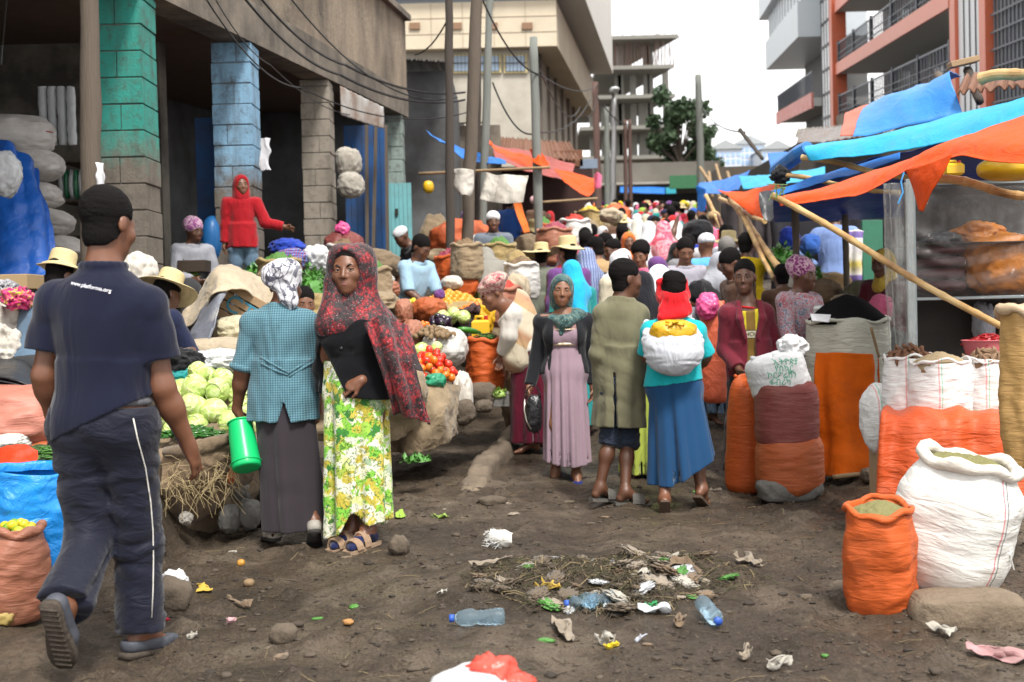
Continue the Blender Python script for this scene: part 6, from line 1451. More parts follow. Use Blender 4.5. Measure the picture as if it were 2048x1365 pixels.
bag('pink flowered cloth on the white heap',10,577,62,616,7.75,.10,cloth('pink_flower_print',(.5,.1,.2),colnode=flowers,wr=.8),3,.25,2,.9,.8,'cloth_bundle','cloth')
bag('black and white patterned cloth at the left edge',-15,564,34,597,7.95,.1,cloth('black_white_print',(.3,.3,.3),colnode=blotch((.02,.02,.03),(.5,.5,.52),(.03,.03,.05),40)),8,.25,2,.9,.8,'cloth_bundle','cloth')
pbox('cardboard_box',-30,548,54,580,8.3,.3,mat('cardboard',(.34,.24,.13),.9,.12,3,.1));tag(bpy.data.objects['cardboard_box'],'brown cardboard carton below the blue tarpaulin at the left edge','cardboard box')
# ---- inside the first bay
stk=thing('sack','x','sack',(0,0,0));bpy.data.objects.remove(stk)
SK=[(-60,232,108,318,'top'),(-40,298,122,368,'second from top'),(-40,362,120,424,'third from top'),(0,416,146,478,'fourth from top'),(40,470,168,530,'lowest visible')]
wst=[sackmat('white_sacking_s%d'%i,(.50,.48,.46),stripes=())for i in range(1)][0]
for i,(x0,y0,x1,y1,w)in enumerate(SK):
 o=bag('full white woven sack in the stack behind the blue tarpaulin, '+w,x0,y0,x1,y1,10.6,.30,wst,20+i,.07,1.4,.75,.25,group='sacks stacked in the first bay')
 mb=MB();c=Vector(o.location);r=.30;k=10.6/F_PX
 pts=[Vector((((x1-x0)/2*k)*math.cos(a)*.99,-r*math.sin(a)*.99,-.02+.05*math.cos(a)))for a in np.linspace(.05,1.6,14)]
 mb.tube(pts,.006,5);obj('printed_stripe',mb.mesh('printed_stripe',True),cloth('red_stripe',(.35,.08,.08)),o,world=False)
v,q=sheet([[P(-60,275,10.25),P(10,282,10.2),P(40,300,10.2),P(70,340,10.25)],[P(-60,360,10.1),P(0,360,10.0),P(50,372,9.95),P(80,385,10.1)],[P(-60,450,9.9),P(0,450,9.75),P(60,450,9.75),P(98,455,9.95)],[P(-60,560,9.6),P(0,562,9.5),P(60,560,9.5),P(125,548,9.7)]],50,40,.03,4,3,.004,folds=(1,3,.025))
tag(obj('tarpaulin',mesh('tarpaulin',v,q),tarpmat('royal_tarp',(.012,.10,.44),.4,wr=.8,dirt_amt=.1)),'royal blue tarpaulin hanging over the stacked white sacks','tarpaulin')
PLA=tarpmat('clear_plastic',(.62,.64,.66),.2,wr=1.0,dirt_amt=.02,trans=.3)
bag('clump of clear plastic bags hanging at the left edge',-30,305,40,388,9.2,.10,PLA,9,.16,1.6,.9,.7,'plastic_bag','plastic bag')
for i in range(4):
 x=88+i*19;v,q=lathe(resample([(.036,0),(.038,.1),(.037,.25),(.038,.41),(.034,.50)],24),16,lambda v,th,tt:v+.004*fbm(v*30+i,2,i)[:,None]);o=obj('plastic_sleeve',mesh('plastic_sleeve',v,q),PLA);o.location=P(x,290,10.9);tag(o,'shiny clear plastic sleeve roll hanging in the first bay, %s from the left'%('first','second','third','fourth')[i],'plastic roll','clear plastic rolls on the wall')
sf=thing('shelf','dark shelf with stacked goods behind the nearest wooden pole','shelf',P(150,480,11.3));
for y in(320,400,470):a=P(118,y+5,11.0);c=P(210,y,11.0);mb=MB();mb.box((a.x,11.0,a.z),(c.x,11.6,c.z));mb.build('board',mat('dark_shelf_wood',(.05,.035,.025),.8),sf)
for i in range(5):bag('bundle of shiny plastic bags on the dark shelf, number %s from left'%('one','two','three','four','five')[i],118+i*10,340,130+i*10,398,11.1,.05,(PLA,tarpmat('green_bag',(.02,.14,.07),.3))[i%2],30+i,.1,name='plastic_bundle',cat='plastic bag',group='plastic bundles on the shelf',sub=3)
bag('big white sack behind the shoulder of the walking man',243,508,312,600,8.9,.2,WCLOTH,25,.10,1.8,.85,.5)
# ---- hats and seated sellers around the man
qp('seller in straw hat and pale denim jacket seated behind the walking man',G(112,830)+Vector((-.10,.75,-.12)),R(160),1.6,.10,0,'denim',1.9,('trousers','charcoal'),('hat',STRAW,.15),LAP,SQUAT,(.5,0),(0,.4),h=.012,hem=-.15,group='sellers seated on the left bank',top_px=(118,518,8.0))
qp('seller in wide straw hat and dark jacket crouching by the cabbages',P(328,850,8.35)+Vector((0,0,-.25)),R(150),1.6,.14,0,'navy',1.9,('trousers','black'),('hat',STRAW,.20),{'L':((.2,-.6,-1),(-.1,-.8,-.5)),'R':((-.2,-.5,-1),(.2,-.8,-.3))},SQUAT,(.55,0),(0,.5),h=.011,hem=-.15,group='sellers seated on the left bank',top_px=(331,556,8.3))
bag('black cloth lying behind the cabbages',322,700,398,748,7.95,.12,DCLOTH,7,.22,2,.9,.6,'cloth_bundle','cloth')
bag('teal cloth under the black cloth behind the cabbages',335,738,410,772,7.9,.12,CM('teal'),9,.15,2,.9,.5,'cloth_bundle','cloth')
v,f=lump((.03,.045,.02),.1,2,3,3,loc=tuple(P(338,708,7.9)));tag(obj('orange_strap',mesh('orange_strap',v,f),CM('orange')),'orange and white strap on the black cloth by the straw hat','strap')
# ---- the cabbage stall
bag('brown burlap covered mound under the cabbages and chillies',285,835,520,1075,7.75,.50,BUR2,41,.12,1.6,.8,.8,'burlap_mound','burlap sheet')
bag('stone and earth bank behind the teal blouse woman',470,880,700,1075,8.1,.45,mat('earth_bank',(.055,.043,.033),.95,.4,6,1.0,20,.03),43,.16,2.2,.8,.8,'earth_bank','earth bank')
v,q=sheet([[P(318,905,7.2),P(395,890,7.15),P(452,876,7.2),P(500,862,7.4)],[P(322,925,7.06),P(395,918,7.0),P(450,900,7.05),P(500,885,7.3)],[P(330,1000,7.1),P(395,985,7.08),P(450,960,7.15),P(500,930,7.35)],[P(335,1050,7.25),P(400,1040,7.25),P(440,1000,7.3),P(500,960,7.45)]],50,60,.028,6,8,.006)
tag(obj('burlap_sheet',mesh('burlap_sheet',v,q),burlap('burlap_dark',(.21,.15,.095))),'torn brown burlap hanging over the front of the cabbage stall','burlap sheet')
mb=MB();mb.tube([P(330,905,7.05),P(380,902,7.0),P(420,890,7.0),P(462,876,7.05)],[.03,.042,.045,.03],10);tag(mb.build('burlap_roll',BUR2,None,smooth=True),'rolled burlap edge in front of the chillies','burlap roll')
CAB=None
def cabmat():
 q,t,b=_new('cabbage');v=coords(t);n=noise(t,v,9,4,.6,1.5);w=node(t,'ShaderNodeTexWave',Scale=16.0,Distortion=7.0,Detail=3.0);w.wave_type='RINGS';t.links.new(v,w.inputs['Vector'])
 c=ramp(t,n.outputs['Fac'],[(.3,(.24,.38,.07)),(.5,(.44,.56,.16)),(.7,(.60,.66,.32))]);c=mixc(t,ramp(t,w.outputs['Fac'],[(.80,0.0),(.97,.55)]),c,(.66,.70,.44));t.links.new(c,b.inputs['Base Color']);b.inputs['Roughness'].default_value=.45
 nb=bump(t,b,w.outputs['Fac'],.35,.006);bump(t,b,n.outputs['Fac'],.5,.02,nb);return q
CABM=cabmat()
def cabbage(r,seed,label):
 v,f=lump((r,r,r*.86),.04,1.5,seed,4,ridg=.6);parts=[(v,f,0)]
 for k in range(5):
  a=k*1.257+seed;c=[]
  for j in range(6):
   row=[]
   for i in range(7):
    th=(i/6-.5)*1.5+a;ph=-.9+j/5*1.75;rr=r*(1.03+.05*max(0,j-3)*(.6+.4*math.sin(i*2+seed))+.015*math.sin(i*2.1))
    row.append((rr*math.cos(ph)*math.cos(th),rr*math.cos(ph)*math.sin(th),rr*.86*math.sin(ph)))
   c.append(row)
  sv,sf=sheet(c,14,14,.003,30,seed+k,.003);parts.append((sv,sf,0))
 return tag(obj('cabbage',joined('cabbage',parts),CABM),label,'cabbage')
cab=cabbage(.078,3,'pale green cabbage in the pile between the walking man and the teal blouse')
scatter_heap(cab,44,P(412,850,7.75),.30,.26,.36,.150,'cabbages in the big pile',5,pw=1.3,smin_=.80)
bag('sacking core the cabbages are piled on',335,765,490,880,7.85,.2,BUR2,61,.05,name='burlap_bundle',cat='burlap bundle')
podpile('glossy dark green chilli in the pile below the cabbages',P(383,872,7.32),.20,.11,.055,110,.105,.0085,CHIL,'green chillies below the cabbages',9,.012,'green_chilli','chilli')
mb=MB();rg=random.Random(5)
for k in range(170):
 x=rg.uniform(335,470);y=rg.uniform(925,1000)-(x-335)*.15;p=P(x,y,7.02+rg.uniform(-.06,.06));q=p+Vector((rg.uniform(-.10,.10),rg.uniform(-.05,.03),rg.uniform(-.16,.04)));mb.tube([p,p.lerp(q,.5)+Vector((rg.uniform(-.03,.03),-.015,.02)),q],.0017,4)
tag(mb.build('straw',mat('dry_straw',(.36,.28,.15),.8,.3,20,0)),'dry straw and roots spilling over the edge of the cabbage stall','straw',None,'stuff')
bag('crushed plastic rubbish at the foot of the cabbage stall',360,1024,384,1050,7.05,.03,DPLAS,7,.2,1.8,1,.8,'plastic_bag','plastic bag',sub=4)
bag('orange rag on the edge of the cabbage stall',440,918,472,960,7.15,.04,CM('orange'),4,.3,2.2,1,.8,'rag','rag',sub=4)
for i,(x0,y0,x1,y1,d)in enumerate(((478,1000,520,1060,7.3),(440,1010,482,1065,7.25),(500,960,560,1010,7.7),(455,960,500,1005,7.5))):stone('grey stone in the bank of the cabbage stall, %s'%('right of the pitcher foot','lower left','behind the skirt','upper one'),x0,y0,x1,y1,d,.1,50+i,GSTONE,.7)if False else stone(('grey stone low in the bank right under the pitcher','grey stone low in the bank left of the pitcher','dark stone behind the charcoal skirt','dark stone wedged in the bank above the others')[i],x0,y0,x1,y1,d,.1,50+i,GSTONE,.7,group='stones in the left bank')
# ---- tent of burlap, crate, bolsters behind
v,q=sheet([[P(352,665,9.0),P(395,630,8.8),P(440,585,8.7),P(500,590,8.9),P(560,615,9.2)],[P(375,610,9.3),P(410,575,9.25),P(438,528,9.2),P(500,545,9.3),P(585,585,9.5)],[P(380,620,10.2),P(420,590,10.2),P(450,560,10.2),P(510,560,10.2),P(600,590,10.4)]],50,60,.035,4,3,.008)
tag(obj('burlap_sheet',mesh('burlap_sheet',v,q),BUR3),'pale burlap sheet thrown like a tent over crates','burlap sheet')
v,q=sheet([[P(400,620,8.85),P(440,585,8.75),P(458,575,8.85)],[P(375,690,8.5),P(410,690,8.4),P(430,640,8.5)],[P(372,720,8.4),P(400,724,8.35),P(412,700,8.4)]],36,24,.012,5,6,.01)
tag(obj('tarpaulin',mesh('tarpaulin',v,q),tarpmat('grey_worn_tarp',(.13,.14,.17),.6,dirt=(.45,.43,.40),dirt_amt=.35)),'worn grey blue tarpaulin hanging under the burlap tent','tarpaulin')
cr=thing('wooden_crate','slatted wooden crate with blue letters half covered by burlap','crate',P(478,640,9.0));WOODC=mat('crate_wood',(.28,.19,.11),.85,.25,4,.4,12,stretch=(1,6,6))
rt=Matrix.Translation(P(480,618,8.95))@Matrix.Rotation(R(32),4,'Y')
for k in range(4):mb=MB();mb.box((-.17,-.01,-.13+k*.068),(.17,.01,-.072+k*.068),M4=rt,bev=.003);mb.build('slat',WOODC,cr)
for sx in(-1,1):mb=MB();mb.box((sx*.16-.02,.012,-.13),(sx*.16+.02,.26,.14),M4=rt,bev=.003);mb.build('corner_post',WOODC,cr)
me=text_mesh('CT',.17,None,.001)
for v_ in me.vertices:v_.co=rt@Vector((v_.co.x,-.0125-v_.co.z,v_.co.y))
obj('lettering',me,mat('blue_stencil',(.04,.20,.30),.8),cr)
bag('wooden crate boards showing right of the pale burlap',520,575,600,650,9.7,.2,WOODC,7,.04,1,.5,.1,'crate_lid','crate')
bag('cream plastic sack beside the wooden crate',428,632,520,690,8.8,.18,cm('cream_plastic',(.42,.38,.26),wr=.9),9,.1,1.8,.85,.6)
bag('long pale burlap bolster behind the white plastic',345,676,540,728,8.5,.2,BUR3,12,.06,1.2,.8,.3,'burlap_roll','burlap roll')
bag('crumpled white plastic sacking above the cabbages',372,700,520,748,8.15,.16,WPLAS,14,.18,2,.9,.8,'plastic_sack','plastic bag')
bag('pink cloth strip beside the straw hat',340,690,380,716,8.3,.1,CM('palepink'),5,.2,2,.9,.5,'cloth_bundle','cloth')
bag('heap of burlap filling the bank behind the couple',480,640,840,900,9.3,.6,BUR1,71,.12,2,.85,.6,'burlap_mound','burlap sheet')
bag('heap of old sacks in front of the blue painted column',470,585,700,720,10.6,.6,BUR4,73,.14,2,.85,.6,'burlap_mound','burlap sheet')
def leafheap(label,x0,y0,x1,y1,d,ry,n,seed,c1=LEAF,sz=.06,name='leaf_heap',cat='greens'):
 rg=np.random.RandomState(seed);c=P((x0+x1)/2,y1,d);k=d/F_PX;rx=(x1-x0)/2*k;h=(y1-y0)*k;V=[];Q=[]
 for i in range(n):
  a=rg.rand()*6.28;q=rg.rand()**.5;p=np.array([rx*q*math.cos(a),ry*q*math.sin(a),h*(1-q**1.6)*(.5+.5*rg.rand())]);yaw=rg.rand()*6.28;el=rg.rand()*1.2-.2
  dr=np.array([math.cos(yaw)*math.cos(el),math.sin(yaw)*math.cos(el),math.sin(el)]);sd_=nrm(np.cross(dr,[0,0,1]))*sz*.3;s=sz*(.7+rg.rand()*.7);up=np.cross(sd_,dr)*.3
  V+=[p,p+dr*s*.5+sd_-up,p+dr*s,p+dr*s*.5-sd_-up];Q.append([4*i,4*i+1,4*i+2,4*i+3])
 core,cf=lump((rx*.92,ry*.92,h*.7),.1,2,seed,3);o=obj(name,joined(name,[(np.array(V),Q,0),(core,cf,0)],False),c1);o.location=c;return tag(o,label,cat)
GREENS=VEGM('leafy_greens',(.06,.19,.03),.5,.5,8);GREENS2=VEGM('pale_greens',(.20,.30,.06),.5,.4,8)
leafheap('heap of green leaves by the feet of the red hooded child',482,522,560,560,12.2,.25,420,3,GREENS)
leafheap('bunch of green leaves right of the headwrap',590,525,660,600,11.0,.3,420,4,GREENS)
leafheap('pale cauliflower leaves in the doorway',345,510,400,560,12.6,.2,260,5,GREENS2)
leafheap('spinach bundle left of the red scarf',600,640,660,690,10.0,.2,260,6,GREENS2)
def stripes_(c1,c2,c3,sc_=14.0):
 def f(t,v):
  w=node(t,'ShaderNodeTexWave',Scale=sc_,Distortion=2.0);t.links.new(v,w.inputs['Vector']);w2=node(t,'ShaderNodeTexWave',Scale=sc_*.8,Distortion=2.0);w2.bands_direction='Z';t.links.new(v,w2.inputs['Vector'])
  return mixc(t,mth(t,'GREATER_THAN',w2.outputs['Fac'],.8),mixc(t,mth(t,'GREATER_THAN',w.outputs['Fac'],.7),c1,c2),c3)
 return f
bag('blue bundle behind the red hooded child',540,478,612,520,13.6,.25,CM('royal'),3,.12,1.8,.9,.5,'cloth_bundle','bundle')
bag('blue and red checked bundle right of the red hooded child',552,498,612,540,12.8,.16,cloth('check_bundle',(.1,.1,.3),colnode=stripes_((.03,.07,.28),(.30,.03,.04),(.20,.24,.4))),5,.12,1.8,.9,.5,'cloth_bundle','bundle')
bag('crumpled white plastic sacks by the third column',608,492,660,545,13.0,.18,WPLAS,31,.14,1.7,.8,.6,'plastic_sack','plastic bag')
bag('mauve sack with a tied top by the third column',648,462,728,525,14.6,.22,MSACK,33,.08,1.8,.85,.4)
bag('bright pink plastic bag on the mauve sack',672,446,698,472,14.5,.08,tarpmat('pink_plastic',(.75,.10,.30),.3,trans=.2),4,.25,2,1,.8,'plastic_bag','plastic bag',sub=4)
bag('white bag stack tied to the third column, upper',672,296,722,352,15.8,.14,OLDS,44,.09,1.5,.6,.35,group='white bags on the third column')
bag('white bag stack tied to the third column, lower',676,345,727,396,15.7,.14,OLDS,46,.10,1.5,.7,.4,group='white bags on the third column')
bag('white coil of sacks beside the red scarf',735,545,790,600,13.4,.2,WSACK,48,.14,2,.85,.6)
bag('pinkish brown sack roll beside the red scarf',728,560,800,600,12.4,.2,BSACK,49,.1,2,.85,.5)
bag('pale sack heap below the pinkish sack',700,585,800,640,11.8,.3,BUR1,52,.12,2,.85,.5)
bag('blue barrel beside the seated woman in the doorway',405,432,450,530,12.9,.18,mat('blue_barrel_plastic',(.015,.11,.30),.4,.15,3,.1),3,.01,1,.8,0,'barrel','barrel')
pbox('low_bench',355,520,410,545,12.4,.5,mat('dark_shelf_wood',(.05,.035,.025),.8));tag(bpy.data.objects['low_bench'],'dark low bench in front of the doorway','bench')
# ---- tomato stall and the sacks around it
bag('grey burlap cloth under the ripe tomatoes',780,742,912,885,9.9,.45,BUR1,81,.10,2,.8,.7,'burlap_mound','burlap sheet')
v,q=sheet([[P(770,760,9.75),P(830,758,9.45),P(880,768,9.45),P(912,775,9.8)],[P(768,800,9.6),P(830,805,9.35),P(885,805,9.35),P(916,805,9.7)],[P(770,850,9.5),P(825,862,9.3),P(880,850,9.3),P(914,838,9.65)],[P(772,905,9.5),P(825,902,9.35),P(880,888,9.4),P(912,868,9.7)]],44,44,.03,4,12,.006);tag(obj('burlap_sheet',mesh('burlap_sheet',v,q),BUR1),'grey tan burlap hanging down the front of the tomato stall','burlap sheet')
TM1=fruit('tomato','ripe red tomato in the pile right of the red scarf','tomato',.034,TOM,STEM,3,lobes=5);TM2=fruit('tomato','orange half ripe tomato in the pile right of the red scarf','tomato',.034,TOMO,STEM,5,lobes=5)
scatter_heap(TM1,44,P(862,752,9.75),.20,.20,.22,.066,'ripe tomatoes right of the red scarf',3,pw=1.3);scatter_heap(TM2,26,P(856,755,9.66),.18,.15,.17,.066,'half ripe tomatoes right of the red scarf',9,pw=1.3)
bag('green plastic bag below the ripe tomatoes',850,748,890,776,9.45,.08,tarpmat('green_bag_plastic',(.02,.30,.16),.3,trans=.2),5,.2,1.8,1,.7,'plastic_bag','plastic bag',sub=4)
cab2=cabbage(.06,9,'small pale cabbage above the ripe tomatoes')
scatter_heap(cab2,3,P(842,700,10.0),.16,.04,.0,.12,'small cabbages above the ripe tomatoes',4)
for i,(x0,y0,x1,y1,d,m_,lab)in enumerate(((800,640,850,700,10.6,BSACK,'brown pink open sack of potatoes, rolled rim, right of the red scarf'),(842,655,935,735,10.5,WSTR,'white striped sack of potatoes leaning right of the tomatoes'),(825,595,892,645,12.0,TSACK,'orange red plastic sack in front of the orange fruit'),(790,598,826,655,11.5,BSACK,'brown sack with rolled rim beside the yellow fruit'))):
 bag(lab,x0,y0,x1,y1,d,.18,m_,90+i,.09,1.8,.8,.4)
POT=mat('potato_skin',(.20,.135,.075),.8,.25,12,.4)
pt_=fruit('potato','small brown potato on the white striped sack','potato',.026,POT,None,3,(1.2,.9,.85),amp=.1);scatter_heap(pt_,45,P(868,672,10.4),.17,.14,.07,.05,'potatoes on the white striped sack',4)
ST=fruit('tomato','small red tomato in the row beside the potatoes','tomato',.024,TOMO,None,6);scatter_heap(ST,40,P(846,660,11.2),.13,.12,.06,.046,'small tomatoes beside the potatoes',6)
bag('tray cloth under the heap of orange fruit',840,600,975,640,12.6,.35,BUR4,97,.06,1.5,.8,.3,'cloth_tray','burlap sheet')
OR1=fruit('orange','orange ripening fruit in the long heap behind the red scarf','fruit',.034,ORA,None,4,(1,1,.95));scatter_heap(OR1,120,P(902,612,12.6),.33,.28,.14,.064,'orange fruit in the long heap',8,pw=1.3)
OR2=fruit('orange','red tomato at the right end of the orange heap','fruit',.034,TOMO,None,7);scatter_heap(OR2,34,P(948,622,12.3),.14,.16,.06,.064,'red tomatoes right of the orange heap',10)
YE=fruit('lemon','yellow fruit at the left end of the orange heap','fruit',.032,LIMY,None,5);scatter_heap(YE,26,P(828,612,12.2),.09,.12,.05,.06,'yellow fruit left of the orange heap',11)
AUB=VEGM('aubergine',(.018,.008,.022),.18);a_=fruit('aubergine','dark purple aubergine beside the small tomatoes','aubergine',.04,AUB,STEM,3,(1,1,1.9));scatter_heap(a_,7,P(880,645,10.9),.07,.06,.03,.07,'aubergines beside the small tomatoes',12)
cb3=cabbage(.065,5,'white green cauliflower in front of the yellow jerrycan');scatter_heap(cb3,4,P(905,640,11.4),.13,.1,.05,.12,'cauliflowers by the jerrycan',5)
bt=fruit('beetroot','dark beetroot in the small heap behind the jerrycan','beetroot',.034,mat('beet_skin',(.05,.025,.025),.8),None,7);scatter_heap(bt,24,P(950,625,11.7),.14,.1,.06,.06,'beetroots behind the jerrycan',13)
def jerrycan(label,x0,y0,x1,y1,d,m,lid):
 t=thing('jerrycan',label,'jerrycan',P((x0+x1)/2,y1,d));k=d/F_PX;w=(x1-x0)*k/2;h=(y1-y0)*k;mb=MB();mb.box((-w,-w*.7,0),(w,w*.7,h*.82),bev=w*.25);obj('can_body',mb.mesh('can_body'),m,t,world=False)
 mb=MB();mb.tube([(-w*.6,0,h*.80),(-w*.55,0,h*.97),(w*.2,0,h*.97),(w*.3,0,h*.8)],w*.16,7);obj('handle',mb.mesh('handle',True),m,t,world=False)
 mb=MB();mb.bar((w*.62,0,h*.8),(w*.62,0,h),w*.22,n=10);obj('cap',mb.mesh('cap'),lid,t,world=False);return t
YPL=tarpmat('yellow_can_plastic',(.66,.40,.012),.35,wr=.1,dirt_amt=.08)
jerrycan('yellow jerrycan beside the bending woman',944,632,980,678,11.2,YPL,mat('red_cap',(.4,.02,.02),.4))
bag('yellow plastic bag hanging over the jerrycan',962,605,988,660,11.3,.06,MC['yellow_plastic'],6,.25,2,1,.8,'plastic_bag','plastic bag',sub=4)
z_=MB();z_.tube([(-.10,0,0),(-.05,0,.004),(0,0,.005),(.05,0,.003),(.11,0,0)],[.012,.024,.026,.025,.012],12);zo=obj('courgette',z_.mesh('courgette',True),VEGM('courgette_green',(.05,.22,.02),.3));zo.location=P(938,662,10.9);zo.rotation_euler=(0,R(12),R(20));tag(zo,'long green courgette left of the orange sack','courgette')
t=sack('orange woven sack of green beans under the bending woman',GG(972,800)+Vector((0,0,-.02)),.47,.15,.165,.155,OSACK,13,rim=.022)
t.location=P(972,790,10.75);podpile('green bean heaped in the orange sack under the bending woman',Vector(t.location)+Vector((0,0,.45)),.135,.13,.08,90,.09,.0045,BEAN,'green beans in the orange sack',13)
bag('tan burlap sack lying behind the orange bean sack',1005,690,1062,790,11.2,.2,BUR3,101,.12,2,.85,.8)
bag('white and orange rubbish sack below the tomatoes',905,745,945,850,10.1,.14,WCLOTH,103,.12,1.7,.8,.6,'rubbish_sack','plastic bag')
for i,(x0,y0,x1,y1,d,lab)in enumerate(((935,765,990,812,10.2,'brown stone at the foot of the orange bean sack'),(905,800,950,850,9.9,'brown stone at the foot of the tomato stall'),(870,830,915,880,9.7,'brown stone under the burlap of the tomato stall'),(950,800,985,825,10.1,'flat stone beside the pale concrete block'))):stone(lab,x0,y0,x1,y1,d,.1,60+i,group='stones at the tomato stall')
pbox('concrete_block',975,786,1018,815,10.15,.2,GSTONE);tag(bpy.data.objects['concrete_block'],'pale grey concrete block with lettuce on it by the orange bean sack','concrete block')
leafheap('pale lettuce leaves on the concrete block',978,776,1016,790,10.2,.08,120,8,GREENS2,.04)
leafheap('scraps of cabbage leaf on the mud in front of the tomato stall',805,916,865,921,8.9,.12,60,18,GREENS,.05)
G_='sellers seated on the left bank'
qp('seated woman in grey shawl and flowered headwrap in the doorway',P(388,525,12.6),R(35),1.55,.40,0,'palegrey',1.9,('skirt','charcoal'),('wrap',cloth('violet_print',(.3,.1,.3),colnode=blotch((.10,.03,.14),(.40,.12,.30),(.55,.5,.5),30))),LAP,SITLEGS,(.15,0),(.3,.15),h=.014,fem=True,group=G_,top_px=(387,440,12.6))
r_,b_=qp('child in red hooded jacket and jeans standing by the blue column',P(487,552,12.3),R(12),1.32,None,1,cm('hoodie_red',(.30,.010,.016),wr=.8),1.9,('trousers','denim'),('hood',cm('hoodie_red',(.3,.01,.016))),{'L':((.45,-.1,-1),(1,-.15,-.25)),'R':((-.12,.05,-1),(-.1,-.1,-1))},None,(0,0),(.25,.0),h=.010,hem=-.10,ext=(.135,.115,.152,.13),bulk=.92,g=.022,sl=.03,fit=False,group=None,top_px=(482,352,12.3))
qp('man in dark jacket and white cap bowed over sacks by the turquoise door',P(795,545,16.2),R(-60),1.6,.35,0,'charcoal',1.9,('trousers','charcoal'),('cap','white'),LAP,SITLEGS,(.7,0),(0,.6),h=.016,group=G_,top_px=(803,455,15.6))
qp('man in light blue shirt seated sideways among the onions',P(838,600,12.8),R(48),1.62,.36,0,'paleblue',1.0,('trousers','black'),('hair',None),{'L':((.1,-.4,-1),(-.3,-.8,-.5)),'R':((-.15,-.35,-1),(.35,-.8,-.6))},SITLEGS,(.25,0),(.2,.55),h=.012,group=G_,top_px=(841,474,12.8))
ON=fruit('onion','purple red onion in the heap beside the man in light blue','onion',.032,VEGM('onion_skin',(.28,.04,.085),.4),None,6,(1,1,.9));bag('onion sack spread under the purple onions',830,528,915,575,14.2,.35,BUR4,111,.08,name='burlap_mound',cat='burlap sheet');scatter_heap(ON,80,P(878,556,13.9),.26,.22,.14,.06,'purple onions by the man in light blue',14,pw=1.2)
qp('boy peeping between the two women in the foreground',P(612,760,9.4),R(20),1.5,.20,1,'cream',1.9,('trousers','brown'),('hair',None),LAP,SQUAT,(.3,0),(0,.2),h=.012,group=G_,top_px=(608,578,9.3))
qp('woman bending away in grey shawl and green skirt among the sacks',P(970,690,13.0),R(185),1.6,None,0,cm('dusty_shawl',(.21,.20,.175)),1.9,('skirt',cm('yellow_green_cloth',(.20,.24,.06))),('veil',cm('dusty_shawl',(.21,.20,.175))),{'L':((.1,-.9,-.6),(0,-.5,-1)),'R':((-.1,-.9,-.6),(0,-.5,-1))},None,(1.0,0),(0,.9),h=.013,bulk=1.2,fem=True,group=None,top_px=(972,497,13.0))
qp('seller in wide floppy straw hat and grey green jacket, back turned',by_head(1080,492,1.60),R(170),1.55,None,0,cm('grey_green_jacket',(.15,.16,.125)),1.9,('skirt','charcoal'),('hat',STRAW,.24),None,None,(.12,0),(0,.1),h=.013,bulk=1.2,hem=-.25,ext=(.17,.14,.2,.17),group=None)
qp('old man in grey blue jacket and white cap seated between the poles',P(988,545,15.0),R(5),1.62,.40,0,cm('grey_blue_jacket',(.12,.14,.17)),1.9,('trousers','charcoal'),('cap','white'),LAP,SITLEGS,(.1,0),(0,.1),h=.014,group=G_,top_px=(986,424,15.0))
qp('seller in dark red with a small straw hat behind the cut pole',P(1067,560,18.0),R(10),1.6,.4,0,'maroon',1.9,('skirt','charcoal'),('hat',STRAWD,.17),LAP,SITLEGS,(.3,0),(0,.3),h=.018,group=G_,top_px=(1068,448,17.5))
qp('woman in purple cardigan standing under the white hanging cloth',by_head(948,398,1.6),R(20),1.6,None,0,'purple',1.9,('skirt','white'),('bun',None),h=.02,fem=True,group='people under the left awnings')
qp('man in black trousers and blue shirt standing under the white hanging cloth',by_head(1020,395,1.7),R(150),1.7,None,0,'blue',1.9,('trousers','charcoal'),('hair',None),h=.02,group='people under the left awnings')
qp('person in dark brown standing behind the cut pole',by_head(1072,400,1.65),R(40),1.65,None,0,'brown',1.9,('trousers','black'),('wrap','palepink'),h=.02,group='people under the left awnings')
qp('woman in red headscarf and navy top under the orange tarps',by_head(1100,428,1.5),R(-30),1.5,None,0,'navy',1.9,('skirt','red'),('scarf','red'),h=.02,fem=True,group='people under the left awnings')
